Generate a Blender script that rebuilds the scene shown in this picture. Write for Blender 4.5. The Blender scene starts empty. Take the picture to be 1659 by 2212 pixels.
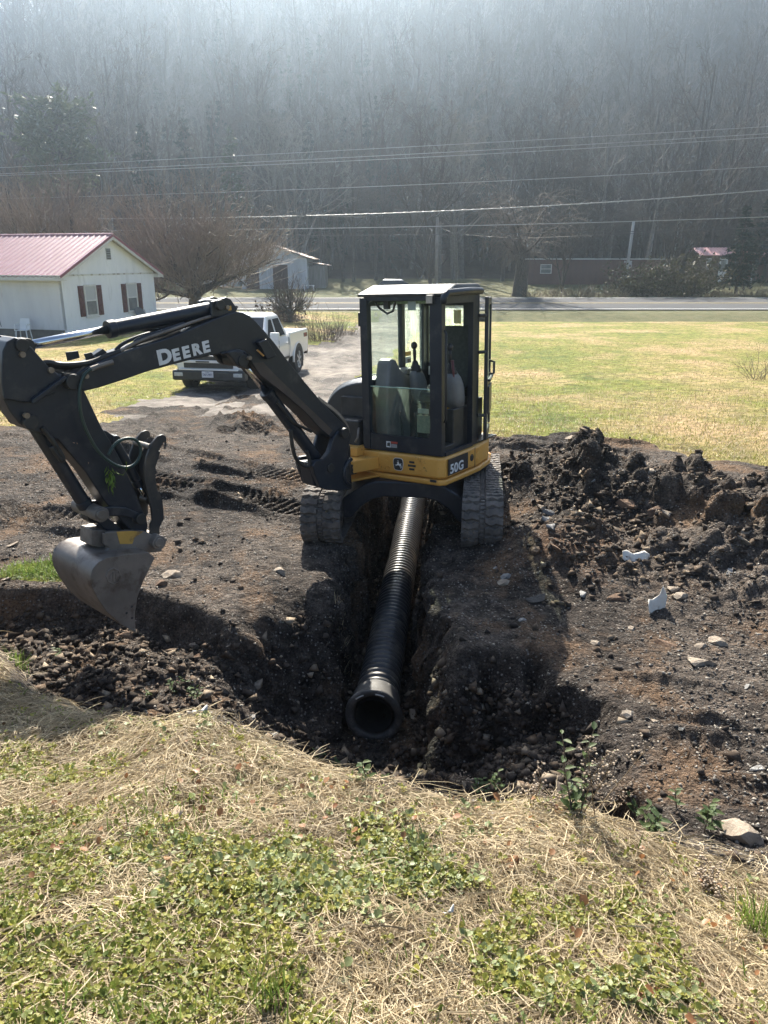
HAZE = 0.0011; EXPO = 1.7
import bpy, bmesh, math, random
import numpy as np
from mathutils import Vector, Matrix
random.seed(7)
RNG = np.random.default_rng(11)
S = bpy.context.scene
COL = S.collection
R = math.radians
# ------------------------------------------------------------------ camera
PITCH = R(18.2); EYE = 3.3
FPX, CX, CY = 1652.0, 829.5, 1106.0
SP, CP = math.sin(PITCH), math.cos(PITCH)
cd = bpy.data.cameras.new('camera'); cam = bpy.data.objects.new('camera', cd); COL.objects.link(cam)
cam.location = (0, 0, EYE); cam.rotation_euler = (R(90)-PITCH, 0, 0)
cd.sensor_fit = 'VERTICAL'; cd.sensor_height = 36; cd.sensor_width = 27; cd.lens = 36*FPX/2212
cd.clip_start = 0.05; cd.clip_end = 3000
S.camera = cam

def ray(px, py):
    v = (py-CY)/FPX
    return Vector(((px-CX)/FPX, CP-v*SP, -(SP+v*CP)))
def at_y(px, py, Y):
    d = ray(px, py); return Vector((0, 0, EYE))+d*(Y/d.y)
def at_z(px, py, z):
    d = ray(px, py); return Vector((0, 0, EYE))+d*((z-EYE)/d.z)
def at_d(px, py, dist):
    return Vector((0, 0, EYE))+ray(px, py)*dist

# ------------------------------------------------------------------ noise
def _h(ix, iy, s):
    h = (ix*374761393+iy*668265263+s*982451653) & 0xffffffff
    h = ((h ^ (h >> 13))*1274126177) & 0xffffffff
    h = h ^ (h >> 16)
    return (h & 0xffffff)/float(0xffffff)
def vn(x, y, s=0):
    x = np.asarray(x, float); y = np.asarray(y, float)
    xi = np.floor(x).astype(np.int64); yi = np.floor(y).astype(np.int64)
    fx = x-xi; fy = y-yi
    fx = fx*fx*fx*(fx*(fx*6-15)+10); fy = fy*fy*fy*(fy*(fy*6-15)+10)
    a = _h(xi, yi, s); b = _h(xi+1, yi, s); c = _h(xi, yi+1, s); d = _h(xi+1, yi+1, s)
    return ((a+(b-a)*fx)*(1-fy)+(c+(d-c)*fx)*fy)*2-1
def fbm(x, y, o=4, s=0, g=.5):
    t = 0; a = 1
    for k in range(o):
        t = t+a*vn(x*2**k+17.3*k, y*2**k-9.1*k, s+k); a *= g
    return t
def clods(x, y, sc, s=0, keep=.6):
    """heights of half-buried lumps, one per cell of a jittered grid"""
    x = np.asarray(x, float)/sc; y = np.asarray(y, float)/sc
    xi = np.floor(x).astype(np.int64); yi = np.floor(y).astype(np.int64)
    out = np.zeros_like(x)
    for dx in (-1, 0, 1):
        for dy in (-1, 0, 1):
            cx = xi+dx; cy = yi+dy
            px = cx+.15+.7*_h(cx, cy, s); py = cy+.15+.7*_h(cx, cy, s+1)
            r = (.18+.5*_h(cx, cy, s+2)**2)*(_h(cx, cy, s+3) < keep)
            ang = _h(cx, cy, s+4)*3.14; el = 1+.8*_h(cx, cy, s+5)
            ux = (x-px)*np.cos(ang)+(y-py)*np.sin(ang); uy = -(x-px)*np.sin(ang)+(y-py)*np.cos(ang)
            d2 = ux*ux+uy*uy*el*el
            out = np.maximum(out, np.sqrt(np.maximum(r*r-d2, 0)))
    return out*sc
def sst(a, b, x):
    t = np.clip((np.asarray(x, float)-a)/(b-a), 0, 1); return t*t*(3-2*t)

# ------------------------------------------------------------------ materials
def N(nt, t, **kw):
    n = nt.nodes.new(t)
    for k, v in kw.items():
        if k in n.inputs: n.inputs[k].default_value = v
        else: setattr(n, k, v)
    return n
def rgba(c): return (c[0], c[1], c[2], 1)
def mat(name, c1, c2=None, scale=4, rough=.6, metal=0, bump=0, bscale=None, c3=None, s3=1.0, t3=(.55, .7), detail=6, spec=.5, lo=.35, hi=.65, bdist=.02, stretch=None, coat=0):
    m = bpy.data.materials.new(name); m.use_nodes = True; nt = m.node_tree; L = nt.links.new
    b = nt.nodes['Principled BSDF']; b.inputs['Roughness'].default_value = rough; b.inputs['Metallic'].default_value = metal
    b.inputs['Specular IOR Level'].default_value = spec; b.inputs['Coat Weight'].default_value = coat
    geo = N(nt, 'ShaderNodeNewGeometry'); pos = geo.outputs['Position']
    if stretch:
        mp = N(nt, 'ShaderNodeMapping'); mp.inputs['Scale'].default_value = stretch; L(pos, mp.inputs['Vector']); pos = mp.outputs['Vector']
    if c2 is None: b.inputs['Base Color'].default_value = rgba(c1)
    else:
        n = N(nt, 'ShaderNodeTexNoise', Scale=scale, Detail=detail, Roughness=.6); L(pos, n.inputs['Vector'])
        r = N(nt, 'ShaderNodeMapRange'); r.inputs[1].default_value = lo; r.inputs[2].default_value = hi; L(n.outputs['Fac'], r.inputs[0])
        mx = N(nt, 'ShaderNodeMix', data_type='RGBA'); mx.inputs[6].default_value = rgba(c1); mx.inputs[7].default_value = rgba(c2); L(r.outputs[0], mx.inputs[0])
        out = mx.outputs[2]
        if c3 is not None:
            n3 = N(nt, 'ShaderNodeTexNoise', Scale=s3, Detail=8, Roughness=.65); L(pos, n3.inputs['Vector'])
            r3 = N(nt, 'ShaderNodeMapRange'); r3.inputs[1].default_value = t3[0]; r3.inputs[2].default_value = t3[1]; L(n3.outputs['Fac'], r3.inputs[0])
            m3 = N(nt, 'ShaderNodeMix', data_type='RGBA'); L(out, m3.inputs[6]); m3.inputs[7].default_value = rgba(c3); L(r3.outputs[0], m3.inputs[0]); out = m3.outputs[2]
        L(out, b.inputs['Base Color'])
    if bump:
        nb = N(nt, 'ShaderNodeTexNoise', Scale=bscale or scale*3, Detail=8, Roughness=.65); L(pos, nb.inputs['Vector'])
        bp = N(nt, 'ShaderNodeBump', Strength=bump, Distance=bdist); L(nb.outputs['Fac'], bp.inputs['Height']); L(bp.outputs[0], b.inputs['Normal'])
    return m
def leafmat(name, c1, c2, trans=.35, rough=.5, vscale=9, spec=.4):
    """thin leaf / straw: diffuse + translucent with colour change per clump"""
    m = bpy.data.materials.new(name); m.use_nodes = True; nt = m.node_tree; L = nt.links.new
    b = nt.nodes['Principled BSDF']; b.inputs['Roughness'].default_value = rough; b.inputs['Specular IOR Level'].default_value = spec
    geo = N(nt, 'ShaderNodeNewGeometry')
    n = N(nt, 'ShaderNodeTexNoise', Scale=vscale, Detail=3); L(geo.outputs['Position'], n.inputs['Vector'])
    ad = N(nt, 'ShaderNodeMath', operation='MULTIPLY_ADD'); L(geo.outputs['Random Per Island'], ad.inputs[0]); ad.inputs[1].default_value = .6; L(n.outputs['Fac'], ad.inputs[2])
    r = N(nt, 'ShaderNodeMapRange'); r.inputs[1].default_value = .4; r.inputs[2].default_value = 1.2; L(ad.outputs[0], r.inputs[0])
    mx = N(nt, 'ShaderNodeMix', data_type='RGBA'); mx.inputs[6].default_value = rgba(c1); mx.inputs[7].default_value = rgba(c2); L(r.outputs[0], mx.inputs[0])
    L(mx.outputs[2], b.inputs['Base Color'])
    t = N(nt, 'ShaderNodeBsdfTranslucent'); L(mx.outputs[2], t.inputs['Color'])
    s = N(nt, 'ShaderNodeMixShader'); s.inputs[0].default_value = trans; L(b.outputs[0], s.inputs[1]); L(t.outputs[0], s.inputs[2])
    L(s.outputs[0], nt.nodes['Material Output'].inputs['Surface'])
    return m
def glassmat(name, tint, dust=0.0, gloss=.1, dustcol=(.55, .6, .5)):
    m = bpy.data.materials.new(name); m.use_nodes = True; nt = m.node_tree; L = nt.links.new
    nt.nodes.remove(nt.nodes['Principled BSDF']); out = nt.nodes['Material Output']
    tr = N(nt, 'ShaderNodeBsdfTransparent'); tr.inputs[0].default_value = rgba(tint)
    gl = N(nt, 'ShaderNodeBsdfGlossy'); gl.inputs['Roughness'].default_value = .03
    s = N(nt, 'ShaderNodeMixShader'); s.inputs[0].default_value = gloss; L(tr.outputs[0], s.inputs[1]); L(gl.outputs[0], s.inputs[2])
    last = s
    if dust:
        geo = N(nt, 'ShaderNodeNewGeometry'); mp = N(nt, 'ShaderNodeMapping'); mp.inputs['Scale'].default_value = (9, 9, 2.2); mp.inputs['Rotation'].default_value = (.3, .3, 0)
        L(geo.outputs['Position'], mp.inputs['Vector'])
        n = N(nt, 'ShaderNodeTexNoise', Scale=1.2, Detail=6, Roughness=.65); L(mp.outputs[0], n.inputs['Vector'])
        r = N(nt, 'ShaderNodeMapRange'); r.inputs[1].default_value = .4; r.inputs[2].default_value = .75; r.inputs[3].default_value = dust*.25; r.inputs[4].default_value = dust; L(n.outputs['Fac'], r.inputs[0])
        tl = N(nt, 'ShaderNodeBsdfTranslucent'); tl.inputs[0].default_value = rgba(dustcol)
        s2 = N(nt, 'ShaderNodeMixShader'); L(r.outputs[0], s2.inputs[0]); L(s.outputs[0], s2.inputs[1]); L(tl.outputs[0], s2.inputs[2]); last = s2
    L(last.outputs[0], out.inputs['Surface'])
    return m

# ------------------------------------------------------------------ mesh building
class MB:
    def __init__(self): self.v = []; self.f = []
    def add(self, vs, fs):
        b = len(self.v); self.v += [tuple(p) for p in vs]; self.f += [tuple(b+i for i in q) for q in fs]
    def box(self, x0, x1, y0, y1, z0, z1, M=None):
        vs = [Vector((x, y, z)) for x in (x0, x1) for y in (y0, y1) for z in (z0, z1)]
        if M is not None: vs = [M @ p for p in vs]
        self.add(vs, [(0, 1, 3, 2), (4, 6, 7, 5), (0, 4, 5, 1), (2, 3, 7, 6), (0, 2, 6, 4), (1, 5, 7, 3)])
        return self
    def prism(self, pts0, pts1):
        n = len(pts0)
        self.add(list(pts0)+list(pts1), [tuple(range(n-1, -1, -1)), tuple(range(n, 2*n))]+[(i, (i+1) % n, n+(i+1) % n, n+i) for i in range(n)])
        return self
    def tube(self, path, rad, n=8, cap=True):
        path = [Vector(p) for p in path]; k = len(path)
        if not hasattr(rad, '__len__'): rad = [rad]*k
        rings = []; prev = None
        for i, p in enumerate(path):
            t = (path[min(i+1, k-1)]-path[max(i-1, 0)]); t = t.normalized() if t.length > 1e-9 else Vector((0, 0, 1))
            if prev is None: a = t.orthogonal().normalized()
            else:
                a = prev-t*prev.dot(t); a = a.normalized() if a.length > 1e-6 else t.orthogonal().normalized()
            prev = a; b = t.cross(a)
            rings.append([p+(a*math.cos(2*math.pi*j/n)+b*math.sin(2*math.pi*j/n))*rad[i] for j in range(n)])
        fs = [(i*n+j, i*n+(j+1) % n, (i+1)*n+(j+1) % n, (i+1)*n+j) for i in range(k-1) for j in range(n)]
        if cap: fs += [tuple(range(n-1, -1, -1)), tuple(range((k-1)*n, k*n))]
        self.add([q for r in rings for q in r], fs); return self
    def cyl(self, a, b, r, n=16, r2=None): return self.tube([a, b], [r, r if r2 is None else r2], n)
    def ball(self, c, r, n=10, m=7, sc=(1, 1, 1)):
        c = Vector(c); vs = [c+Vector((0, 0, r*sc[2]))]
        for i in range(1, m):
            th = math.pi*i/m
            vs += [c+Vector((r*sc[0]*math.sin(th)*math.cos(2*math.pi*j/n), r*sc[1]*math.sin(th)*math.sin(2*math.pi*j/n), r*sc[2]*math.cos(th))) for j in range(n)]
        vs.append(c-Vector((0, 0, r*sc[2]))); e = len(vs)-1
        fs = [(0, 1+j, 1+(j+1) % n) for j in range(n)]
        for i in range(m-2): fs += [(1+i*n+j, 1+(i+1)*n+j, 1+(i+1)*n+(j+1) % n, 1+i*n+(j+1) % n) for j in range(n)]
        fs += [(e, 1+(m-2)*n+(j+1) % n, 1+(m-2)*n+j) for j in range(n)]
        self.add(vs, fs); return self
    def build(self, name, m, parent=None, smooth=False, bevel=0, M=None, seg=2):
        vs = self.v if M is None else [tuple(M @ Vector(p)) for p in self.v]
        if parent is not None:
            o0 = parent.get('_o'); o0 = Vector(o0) if o0 is not None else Vector((0, 0, 0))
            vs = [tuple(Vector(p)-o0) for p in vs]
        me = bpy.data.meshes.new(name); me.from_pydata(vs, [], self.f); me.update()
        bm = bmesh.new(); bm.from_mesh(me); bmesh.ops.recalc_face_normals(bm, faces=bm.faces); bm.to_mesh(me); bm.free()
        return link(name, me, m, parent, smooth, bevel, seg)
def link(name, me, m, parent=None, smooth=False, bevel=0, seg=2):
    o = bpy.data.objects.new(name, me); COL.objects.link(o)
    if m is not None: me.materials.append(m)
    if smooth is True: me.polygons.foreach_set('use_smooth', [True]*len(me.polygons))
    if bevel:
        md = o.modifiers.new('Bevel', 'BEVEL'); md.width = bevel; md.segments = seg; md.limit_method = 'ANGLE'; md.angle_limit = R(35)
        me.polygons.foreach_set('use_smooth', [True]*len(me.polygons))
        md.harden_normals = True
    if parent is not None:
        o.parent = parent
        o0 = root_of(parent).get('_o')
        if parent.get('_o') is not None: o['_o'] = list(parent['_o'])
    return o
def root_of(o):
    while o.parent is not None: o = o.parent
    return o
def npmesh(name, V, F, m=None, smooth=False):
    """V (n,3), F (k,3|4) arrays"""
    me = bpy.data.meshes.new(name); V = np.asarray(V, np.float32); F = np.asarray(F, np.int32); k, c = F.shape
    me.vertices.add(len(V)); me.vertices.foreach_set('co', V.ravel())
    me.loops.add(k*c); me.loops.foreach_set('vertex_index', F.ravel())
    me.polygons.add(k); me.polygons.foreach_set('loop_start', np.arange(0, k*c, c, dtype=np.int32))
    me.polygons.foreach_set('loop_total', np.full(k, c, np.int32))
    if smooth: me.polygons.foreach_set('use_smooth', np.ones(k, bool))
    me.update(calc_edges=True)
    if m: me.materials.append(m)
    return me
def thing(name, label, cat, loc=(0, 0, 0), group=None, local=False, rotz=0):
    """Empty at the thing's base. With local=False parts are given in world coordinates, else in the thing's own."""
    o = bpy.data.objects.new(name, None); COL.objects.link(o); o.location = loc; o.empty_display_size = .2
    o.rotation_euler = (0, 0, rotz)
    if not local: o['_o'] = [float(c) for c in loc]
    tag(o, label, cat, group); return o
def tag(o, label=None, cat=None, group=None, kind=None):
    if label: o['label'] = label
    if cat: o['category'] = cat
    if group: o['group'] = group
    if kind: o['kind'] = kind
    return o
def struct(o): o['kind'] = 'structure'; return o
def stuff(o, label=None, cat=None): tag(o, label, cat, None, 'stuff'); return o
def dup(o, loc, rotz, sc=1, label=None):
    c = o.copy(); COL.objects.link(c); c.location = loc; c.rotation_euler = (0, 0, rotz); c.scale = (sc, sc, sc) if not hasattr(sc, '__len__') else sc
    if label: c['label'] = label
    for ch in list(o.children):
        k = ch.copy(); COL.objects.link(k); k.parent = c
        for g in list(ch.children):
            q = g.copy(); COL.objects.link(q); q.parent = k
    return c
def text(name, body, size, origin, xdir, zdir, m, parent, extrude=.002, offset=0.0, sx=1.0, align='LEFT', space=1.0):
    cu = bpy.data.curves.new(name, 'FONT'); cu.body = body; cu.size = size; cu.extrude = extrude; cu.offset = offset; cu.align_x = align; cu.resolution_u = 4; cu.space_character = space
    x = Vector(xdir).normalized(); n = x.cross(Vector(zdir)).normalized(); z = n.cross(x).normalized()
    M = Matrix((x, z, n)).transposed().to_4x4() @ Matrix.Diagonal((sx, 1, 1, 1))
    tmp = bpy.data.objects.new('tmp', cu)
    me = bpy.data.meshes.new_from_object(tmp); bpy.data.objects.remove(tmp); me.name = name
    me.transform(Matrix.Translation(Vector(origin)) @ M)
    o0 = parent.get('_o')
    if o0 is not None: me.transform(Matrix.Translation(-Vector(o0)))
    me.materials.clear()
    return link(name, me, m, parent)
# ------------------------------------------------------------------ terrain
def edge_y(x):                       # where the grass bank breaks off
    return 2.76-.40*x+.20*np.clip(-x, 0, 3)+.13*np.clip(x, 0, 3)+.06*sst(.4, .9, x)+.05*np.clip(x, -3, 3)**2*np.sign(-x)*.5+.16*vn(x*1.3, 2.2, 5)+.07*vn(x*4.1, 7.7, 6)
TX0, TY0, TSL = -.05, 5.6, .092
def trench_x(y): return TX0+TSL*(y-TY0)
def heap(x, y):
    g = lambda cx, cy, sx, sy, h: h*np.exp(-((x-cx)/sx)**2-((y-cy)/sy)**2)
    h = g(2.15, 8.9, .95, .85, .56)+g(1.75, 6.95, .62, .62, .34)+g(3.2, 8.0, .8, .9, .50)+g(4.25, 7.0, 1.0, .9, .62)+g(2.9, 6.4, .8, .6, .16)+g(5.6, 7.2, 1.2, 1.0, .7)+g(4.3, 5.9, .9, .7, .26)+g(2.4, 7.9, .45, .5, .16)
    return h
def ridge_f(x):                      # hill crest falls off to the far left
    return 1-.86*sst(-70, -165, x)-.10*sst(-165, -300, x)+.06*sst(0, 200, x)
def levels(x, y):
    yp = np.array([-20, 5.0, 9.5, 12, 15, 20, 26, 44.5, 46.2, 48.5, 51.5, 54, 55.8, 64.6, 67, 80, 92, 96])
    zp = np.array([.50, .50, .52, .50, .34, .10, .0, .0, -.12, -.62, -.62, -.12, -.08, .40, .42, .85, 1.5, 1.8])
    z = np.interp(y, yp, zp)
    left = sst(-1.5, -7, x)          # no ditch beside the house
    zl = np.interp(y, [-20, 5, 9.5, 12, 15, 20, 54, 55.8, 64.6, 67, 80, 92, 96], [.50, .50, .52, .50, .32, .08, -.02, -.06, .40, .42, .85, 1.5, 1.8])
    z = z*(1-left)+zl*left
    t = np.clip((y-96)/165, 0, None); tt = np.minimum(t, 1)
    hill = 92*(.52*tt+.48*tt*tt)*ridge_f(x)
    hill = hill-np.clip(t-1, 0, None)*40
    return z+hill
def raw_height(x, y):
    x = np.asarray(x, float); y = np.asarray(y, float)
    z = levels(x, y)
    near = 1-sst(12.5, 14.5, y)
    t = y-edge_y(x)
    # left ditch cut along the toe of the bank
    ys = 6.18+.1*vn(x*2, 3.3, 9)-.75*sst(-2.3, -1.0, x)
    dl = sst(-.25, -.9, x)*(1-sst(ys-.12, ys+.16, y))*sst(-12, -6, x)
    z = z-.32*dl
    # hole round the pipe's mouth
    wob = .10*vn(y*2.3, x*.7, 12)+.05*vn(y*6.3, x*2.1, 13)
    xl = sst(-1.35, -.38, x+wob)*(1-sst(5.2, 6.5, y))
    ye = 4.86+.07*vn(x*3.1, 1.1, 14)+.05*vn(x*9, 4.1, 15)
    ye = ye+.10*vn(x*1.7, 6.1, 18)
    xr = (1-sst(1.08, 1.46, x+wob*1.6))*(1-sst(ye-.20, ye+.22, y+wob*1.2))
    hole = np.where(x < .35, xl, xr)
    c = trench_x(y)
    xtl = c-.40+wob*.9+.05*vn(y*9, 5.5, 16); xtr = c+.37+wob*.7+.05*vn(y*8, 8.5, 17)
    tr = sst(xtl-.06, xtl+.10, x)*(1-sst(xtr-.10, xtr+.07+.35*sst(6.0, 4.8, y), x))*(1-sst(12.6, 13.4, y))*sst(3.5, 4.4, y)
    floor = -.46+.03*fbm(x*3, y*3, 3, 20)+.34*sst(5.25, 4.1, y)+.30*sst(.45, 1.05, x)*sst(7, 6, y)
    shoulder = .18*np.exp(-np.clip(xtl-x, 0, None)/.22)*(1-sst(6.5, 7.5, y))   # slumped edge on the left
    z = z-np.where(x < c, shoulder*near, 0)
    dig = np.maximum(hole, tr)
    z = z*(1-dig)+floor*dig
    z = z+heap(x, y)*(1-dig)
    # the grass bank
    zb = np.minimum(1.0-.14*sst(-.9, -1.8, x)-.24*t, 1.78)+.05*fbm(x*1.1, y*1.1, 3, 30)
    w = sst(0, .55+.35*sst(-1.6, -.6, x)+.1*sst(.6, .2, x), t)
    z = zb*(1-w)+z*w
    return z
def strip(x, y, a, b, w, depth, pitch, ph=0):
    """a crawler track's print between two points: sunken band with bars"""
    dx, dy = b[0]-a[0], b[1]-a[1]; L = math.hypot(dx, dy); ux, uy = dx/L, dy/L
    u = (x-a[0])*ux+(y-a[1])*uy; v = -(x-a[0])*uy+(y-a[1])*ux+.10*np.sin(u*.8+ph)
    m = sst(-.1, .2, u)*(1-sst(L-.2, L+.1, u))*(1-sst(w/2-.05, w/2+.03, np.abs(v)))
    side = np.exp(-((np.abs(v)-w/2-.06)/.06)**2)*sst(-.1, .3, u)*(1-sst(L-.3, L+.1, u))
    bars = np.clip(np.sin(2*np.pi*u/pitch+np.where(v > 0, 1.4, 0)), -.35, .6)
    patchy = sst(-.35, .15, vn(u*.9, v*2, 41+int(ph)))
    return m*(-depth*.28+depth*.85*bars)*patchy+side*depth*1.1*(.6+.6*vn(u*3, v*5, 43))
STRIPS = [((-4.2, 12.1), (-.9, 9.7), .42, .07, .115, 0), ((-3.9, 10.5), (-.55, 8.1), .42, .075, .115, 1), ((-3.9, 17.2), (-1.6, 12.6), .5, .05, .12, 2),
          ((-2.9, 16.4), (-2.3, 12.9), .5, .05, .12, 3), ((-1.6, 14.6), (-.9, 11.6), .45, .06, .12, 4), ((-5.2, 15.6), (-3.2, 12.3), .5, .05, .12, 5),
          ((-5.5, 8.9), (-2.9, 8.0), .5, .05, .115, 6), ((1.3, 12.6), (3.9, 10.9), .5, .06, .115, 7), ((1.2, 11.8), (3.1, 10.7), .5, .06, .115, 8), ((1.5, 13.3), (4.4, 12.0), .45, .05, .115, 9),
          ((-.72, 4.9), (-.66, 7.3), .38, .035, .1, 10), ((.94, 4.9), (1.0, 7.2), .40, .03, .1, 11), ((1.5, 4.55), (5.5, 3.9), .35, .035, .12, 12), ((1.6, 4.0), (5.2, 3.4), .3, .03, .12, 13),
          ((-6.5, 13.4), (-3.6, 11.6), .5, .05, .115, 14), ((-3.9, 21), (-2.7, 13.2), .36, .05, .13, 15), ((-2.3, 21), (-1.2, 13.4), .36, .05, .13, 16), ((-3.3, 9.3), (-1.2, 8.9), .42, .05, .115, 17)]
def soil_mask(x, y):
    j = .55*vn(x*.9, y*.9, 50)+.25*vn(x*3, y*3, 51)+1.3*vn(x*.5, y*.35, 55)*sst(-.5, -1.5, x)
    yfar = np.where(x < .9, 13.3, np.where(x < 3.4, 12.9, 12.9-1.15*(x-3.4)))
    yfar = yfar+np.where(x < -.2, 1.6*sst(-.4, -1.2, x), 0)
    s = (1-sst(-.25, .25, y-yfar-j))*sst(-.05, .12, y-edge_y(x)+.12*vn(x*5, y*5, 52))
    s = np.maximum(s, sst(.0, .3, vn(x*.9, y*.55, 57)+.5*vn(x*3, y*2, 58)+(15.5-y)*.09)*sst(-.4, -1.2, x)*sst(-7.5, -6, x)*sst(12, 13, y)*(1-sst(18, 21, y)))
    turf = np.exp(-((x+3.0)/.8)**2-((y-6.75)/.33)**2)
    return s*(1-sst(.35, .6, turf+.25*vn(x*5, y*5, 54)))
def drive_mask(x, y):
    cx = np.interp(y, [13, 16, 18, 22, 27, 33, 40, 47, 56], [-3.1, -3.2, -3.3, -2.75, -1.9, -.9, .2, 1.2, 2.4]); hw = np.interp(y, [13, 18, 24, 40, 56], [2.6, 2.3, 1.9, 1.9, 2.6])
    return (1-sst(-.25, .25, np.abs(x-cx)-hw+.45*vn(x*1.3, y*.8, 60)+.2*vn(x*4, y*3, 61)))*sst(12.5, 13.5, y)*(1-sst(55.2, 55.6, y))
def height(x, y):
    x = np.asarray(x, float); y = np.asarray(y, float)
    z = raw_height(x, y); s = soil_mask(x, y)
    for a, b, w, d, p, ph in STRIPS: z = z+strip(x, y, a, b, w, d*1.5, p, ph)*np.maximum(s, .3)*sst(.1, .3, y-edge_y(x))
    hp = np.clip(heap(x, y)*2.4, 0, 1)*(1-sst(11, 12, y)); wall = sst(.52, .2, z)*(1-sst(13, 14, y))
    rough = .24-.17*sst(.3, -.5, x)*sst(6.6, 7.6, y)*(.7+.5*vn(x*.8, y*.8, 75))+1.15*hp+.85*wall
    inn = (y < 16) & (y > 2)
    d = np.zeros_like(z)
    if inn.any():
        xs, ys_ = x[inn], y[inn]
        d[inn] = rough[inn]*(clods(xs, ys_, .62, 65, .5)*.45*hp[inn]+clods(xs, ys_, .34, 70, .55)*.95*hp[inn]+clods(xs, ys_, .15, 80, .6)*.62+clods(xs, ys_, .075, 90, .6)*.5)+.03*fbm(xs*2.2, ys_*2.2, 4, 100)*(.4+rough[inn])
    z = z+d*s+(1-s)*.018*fbm(x*1.3, y*1.3, 4, 110)*(y < 54)
    dv = drive_mask(x, y)
    cxd = np.interp(y, [13, 16, 18, 22, 27, 33, 40, 47, 56], [-3.1, -3.2, -3.3, -2.75, -1.9, -.9, .2, 1.2, 2.4])+.1*vn(y*.3, 0*y, 66)
    rut = np.exp(-((np.abs(x-cxd)-.80)/.20)**2)
    return z-dv*(.03+.055*rut)+dv*.03*fbm(x*2.0, y*1.1, 4, 120)*(y < 40)
def hz(x, y): return float(height(np.array([x], float), np.array([y], float))[0])

def axis(core0, core1, step, lo, hi, g):
    a = list(np.arange(core0, core1+1e-6, step)); s = step; v = core1
    while v < hi: s *= g; v += s; a.append(v)
    s = step; v = core0; b = []
    while v > lo: s *= g; v -= s; b.append(v)
    return np.array(b[::-1]+a)
XS = axis(-3.6, 4.8, .021, -420, 420, 1.055)
YS = np.concatenate([axis(2.2, 10.2, .02, -8, 10.3, 1.06)[:-1], np.arange(10.3, 14.5, .035)])
s_ = .035; v_ = YS[-1]; ex = []
while v_ < 380: s_ = min(s_*1.035, 6); v_ += s_; ex.append(v_)
YS = np.concatenate([YS, ex])
GX, GY = np.meshgrid(XS, YS)
ny, nx = GX.shape
GZ = height(GX.ravel(), GY.ravel()).reshape(ny, nx)
# ragged side faces: push the cut walls sideways a little
gzx = np.abs(np.gradient(GZ, axis=1)/np.gradient(GX, axis=1)); steep = np.clip((gzx-1.2)/3, 0, 1)*(GY < 13.5)*(GY > 3)
VX = GX+steep*.06*fbm(GY*7, GZ*7, 3, 130); VY = GY+np.clip((np.abs(np.gradient(GZ, axis=0)/np.gradient(GY, axis=0))-1.2)/3, 0, 1)*(GY < 13.5)*(GY > 3)*.06*fbm(GX*7, GZ*7, 3, 140)
V = np.stack([VX, VY, GZ], -1).reshape(-1, 3)
def GH(x, y):
    """height read back from the terrain mesh"""
    x = np.asarray(x, float); y = np.asarray(y, float)
    i = np.clip(np.searchsorted(XS, x)-1, 0, nx-2); j = np.clip(np.searchsorted(YS, y)-1, 0, ny-2)
    u = np.clip((x-XS[i])/(XS[i+1]-XS[i]), 0, 1); v = np.clip((y-YS[j])/(YS[j+1]-YS[j]), 0, 1)
    return (GZ[j, i]*(1-u)+GZ[j, i+1]*u)*(1-v)+(GZ[j+1, i]*(1-u)+GZ[j+1, i+1]*u)*v
def hz(x, y): return float(GH(x, y))
qx, qy = np.meshgrid(np.arange(nx-1), np.arange(ny-1)); q0 = (qy*nx+qx).ravel()
Q = np.stack([q0, q0+1, q0+nx+1, q0+nx], -1)
fcx = .5*(GX[:-1, :-1]+GX[1:, 1:]).ravel(); fcy = .5*(GY[:-1, :-1]+GY[1:, 1:]).ravel()
SM = soil_mask(fcx, fcy); DM = drive_mask(fcx, fcy); bank = (fcy-edge_y(fcx)) < .12
kind = np.full(len(Q), 3)                           # lawn
kind[(fcy > 54.3) | ((fcy > 47.5) & (fcx > -1.5))] = 4                                # verge beyond and beside the road
kind[fcy > 88+4*vn(fcx*.05, 0*fcx, 3)] = 5          # hillside
kind[DM > .5] = 2
kind[SM > .5] = 1
kind[bank & (SM <= .5)] = 0
kind[(fcy < 54.3) & (fcx < -3.2) & (fcy > 40)] = 3

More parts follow.
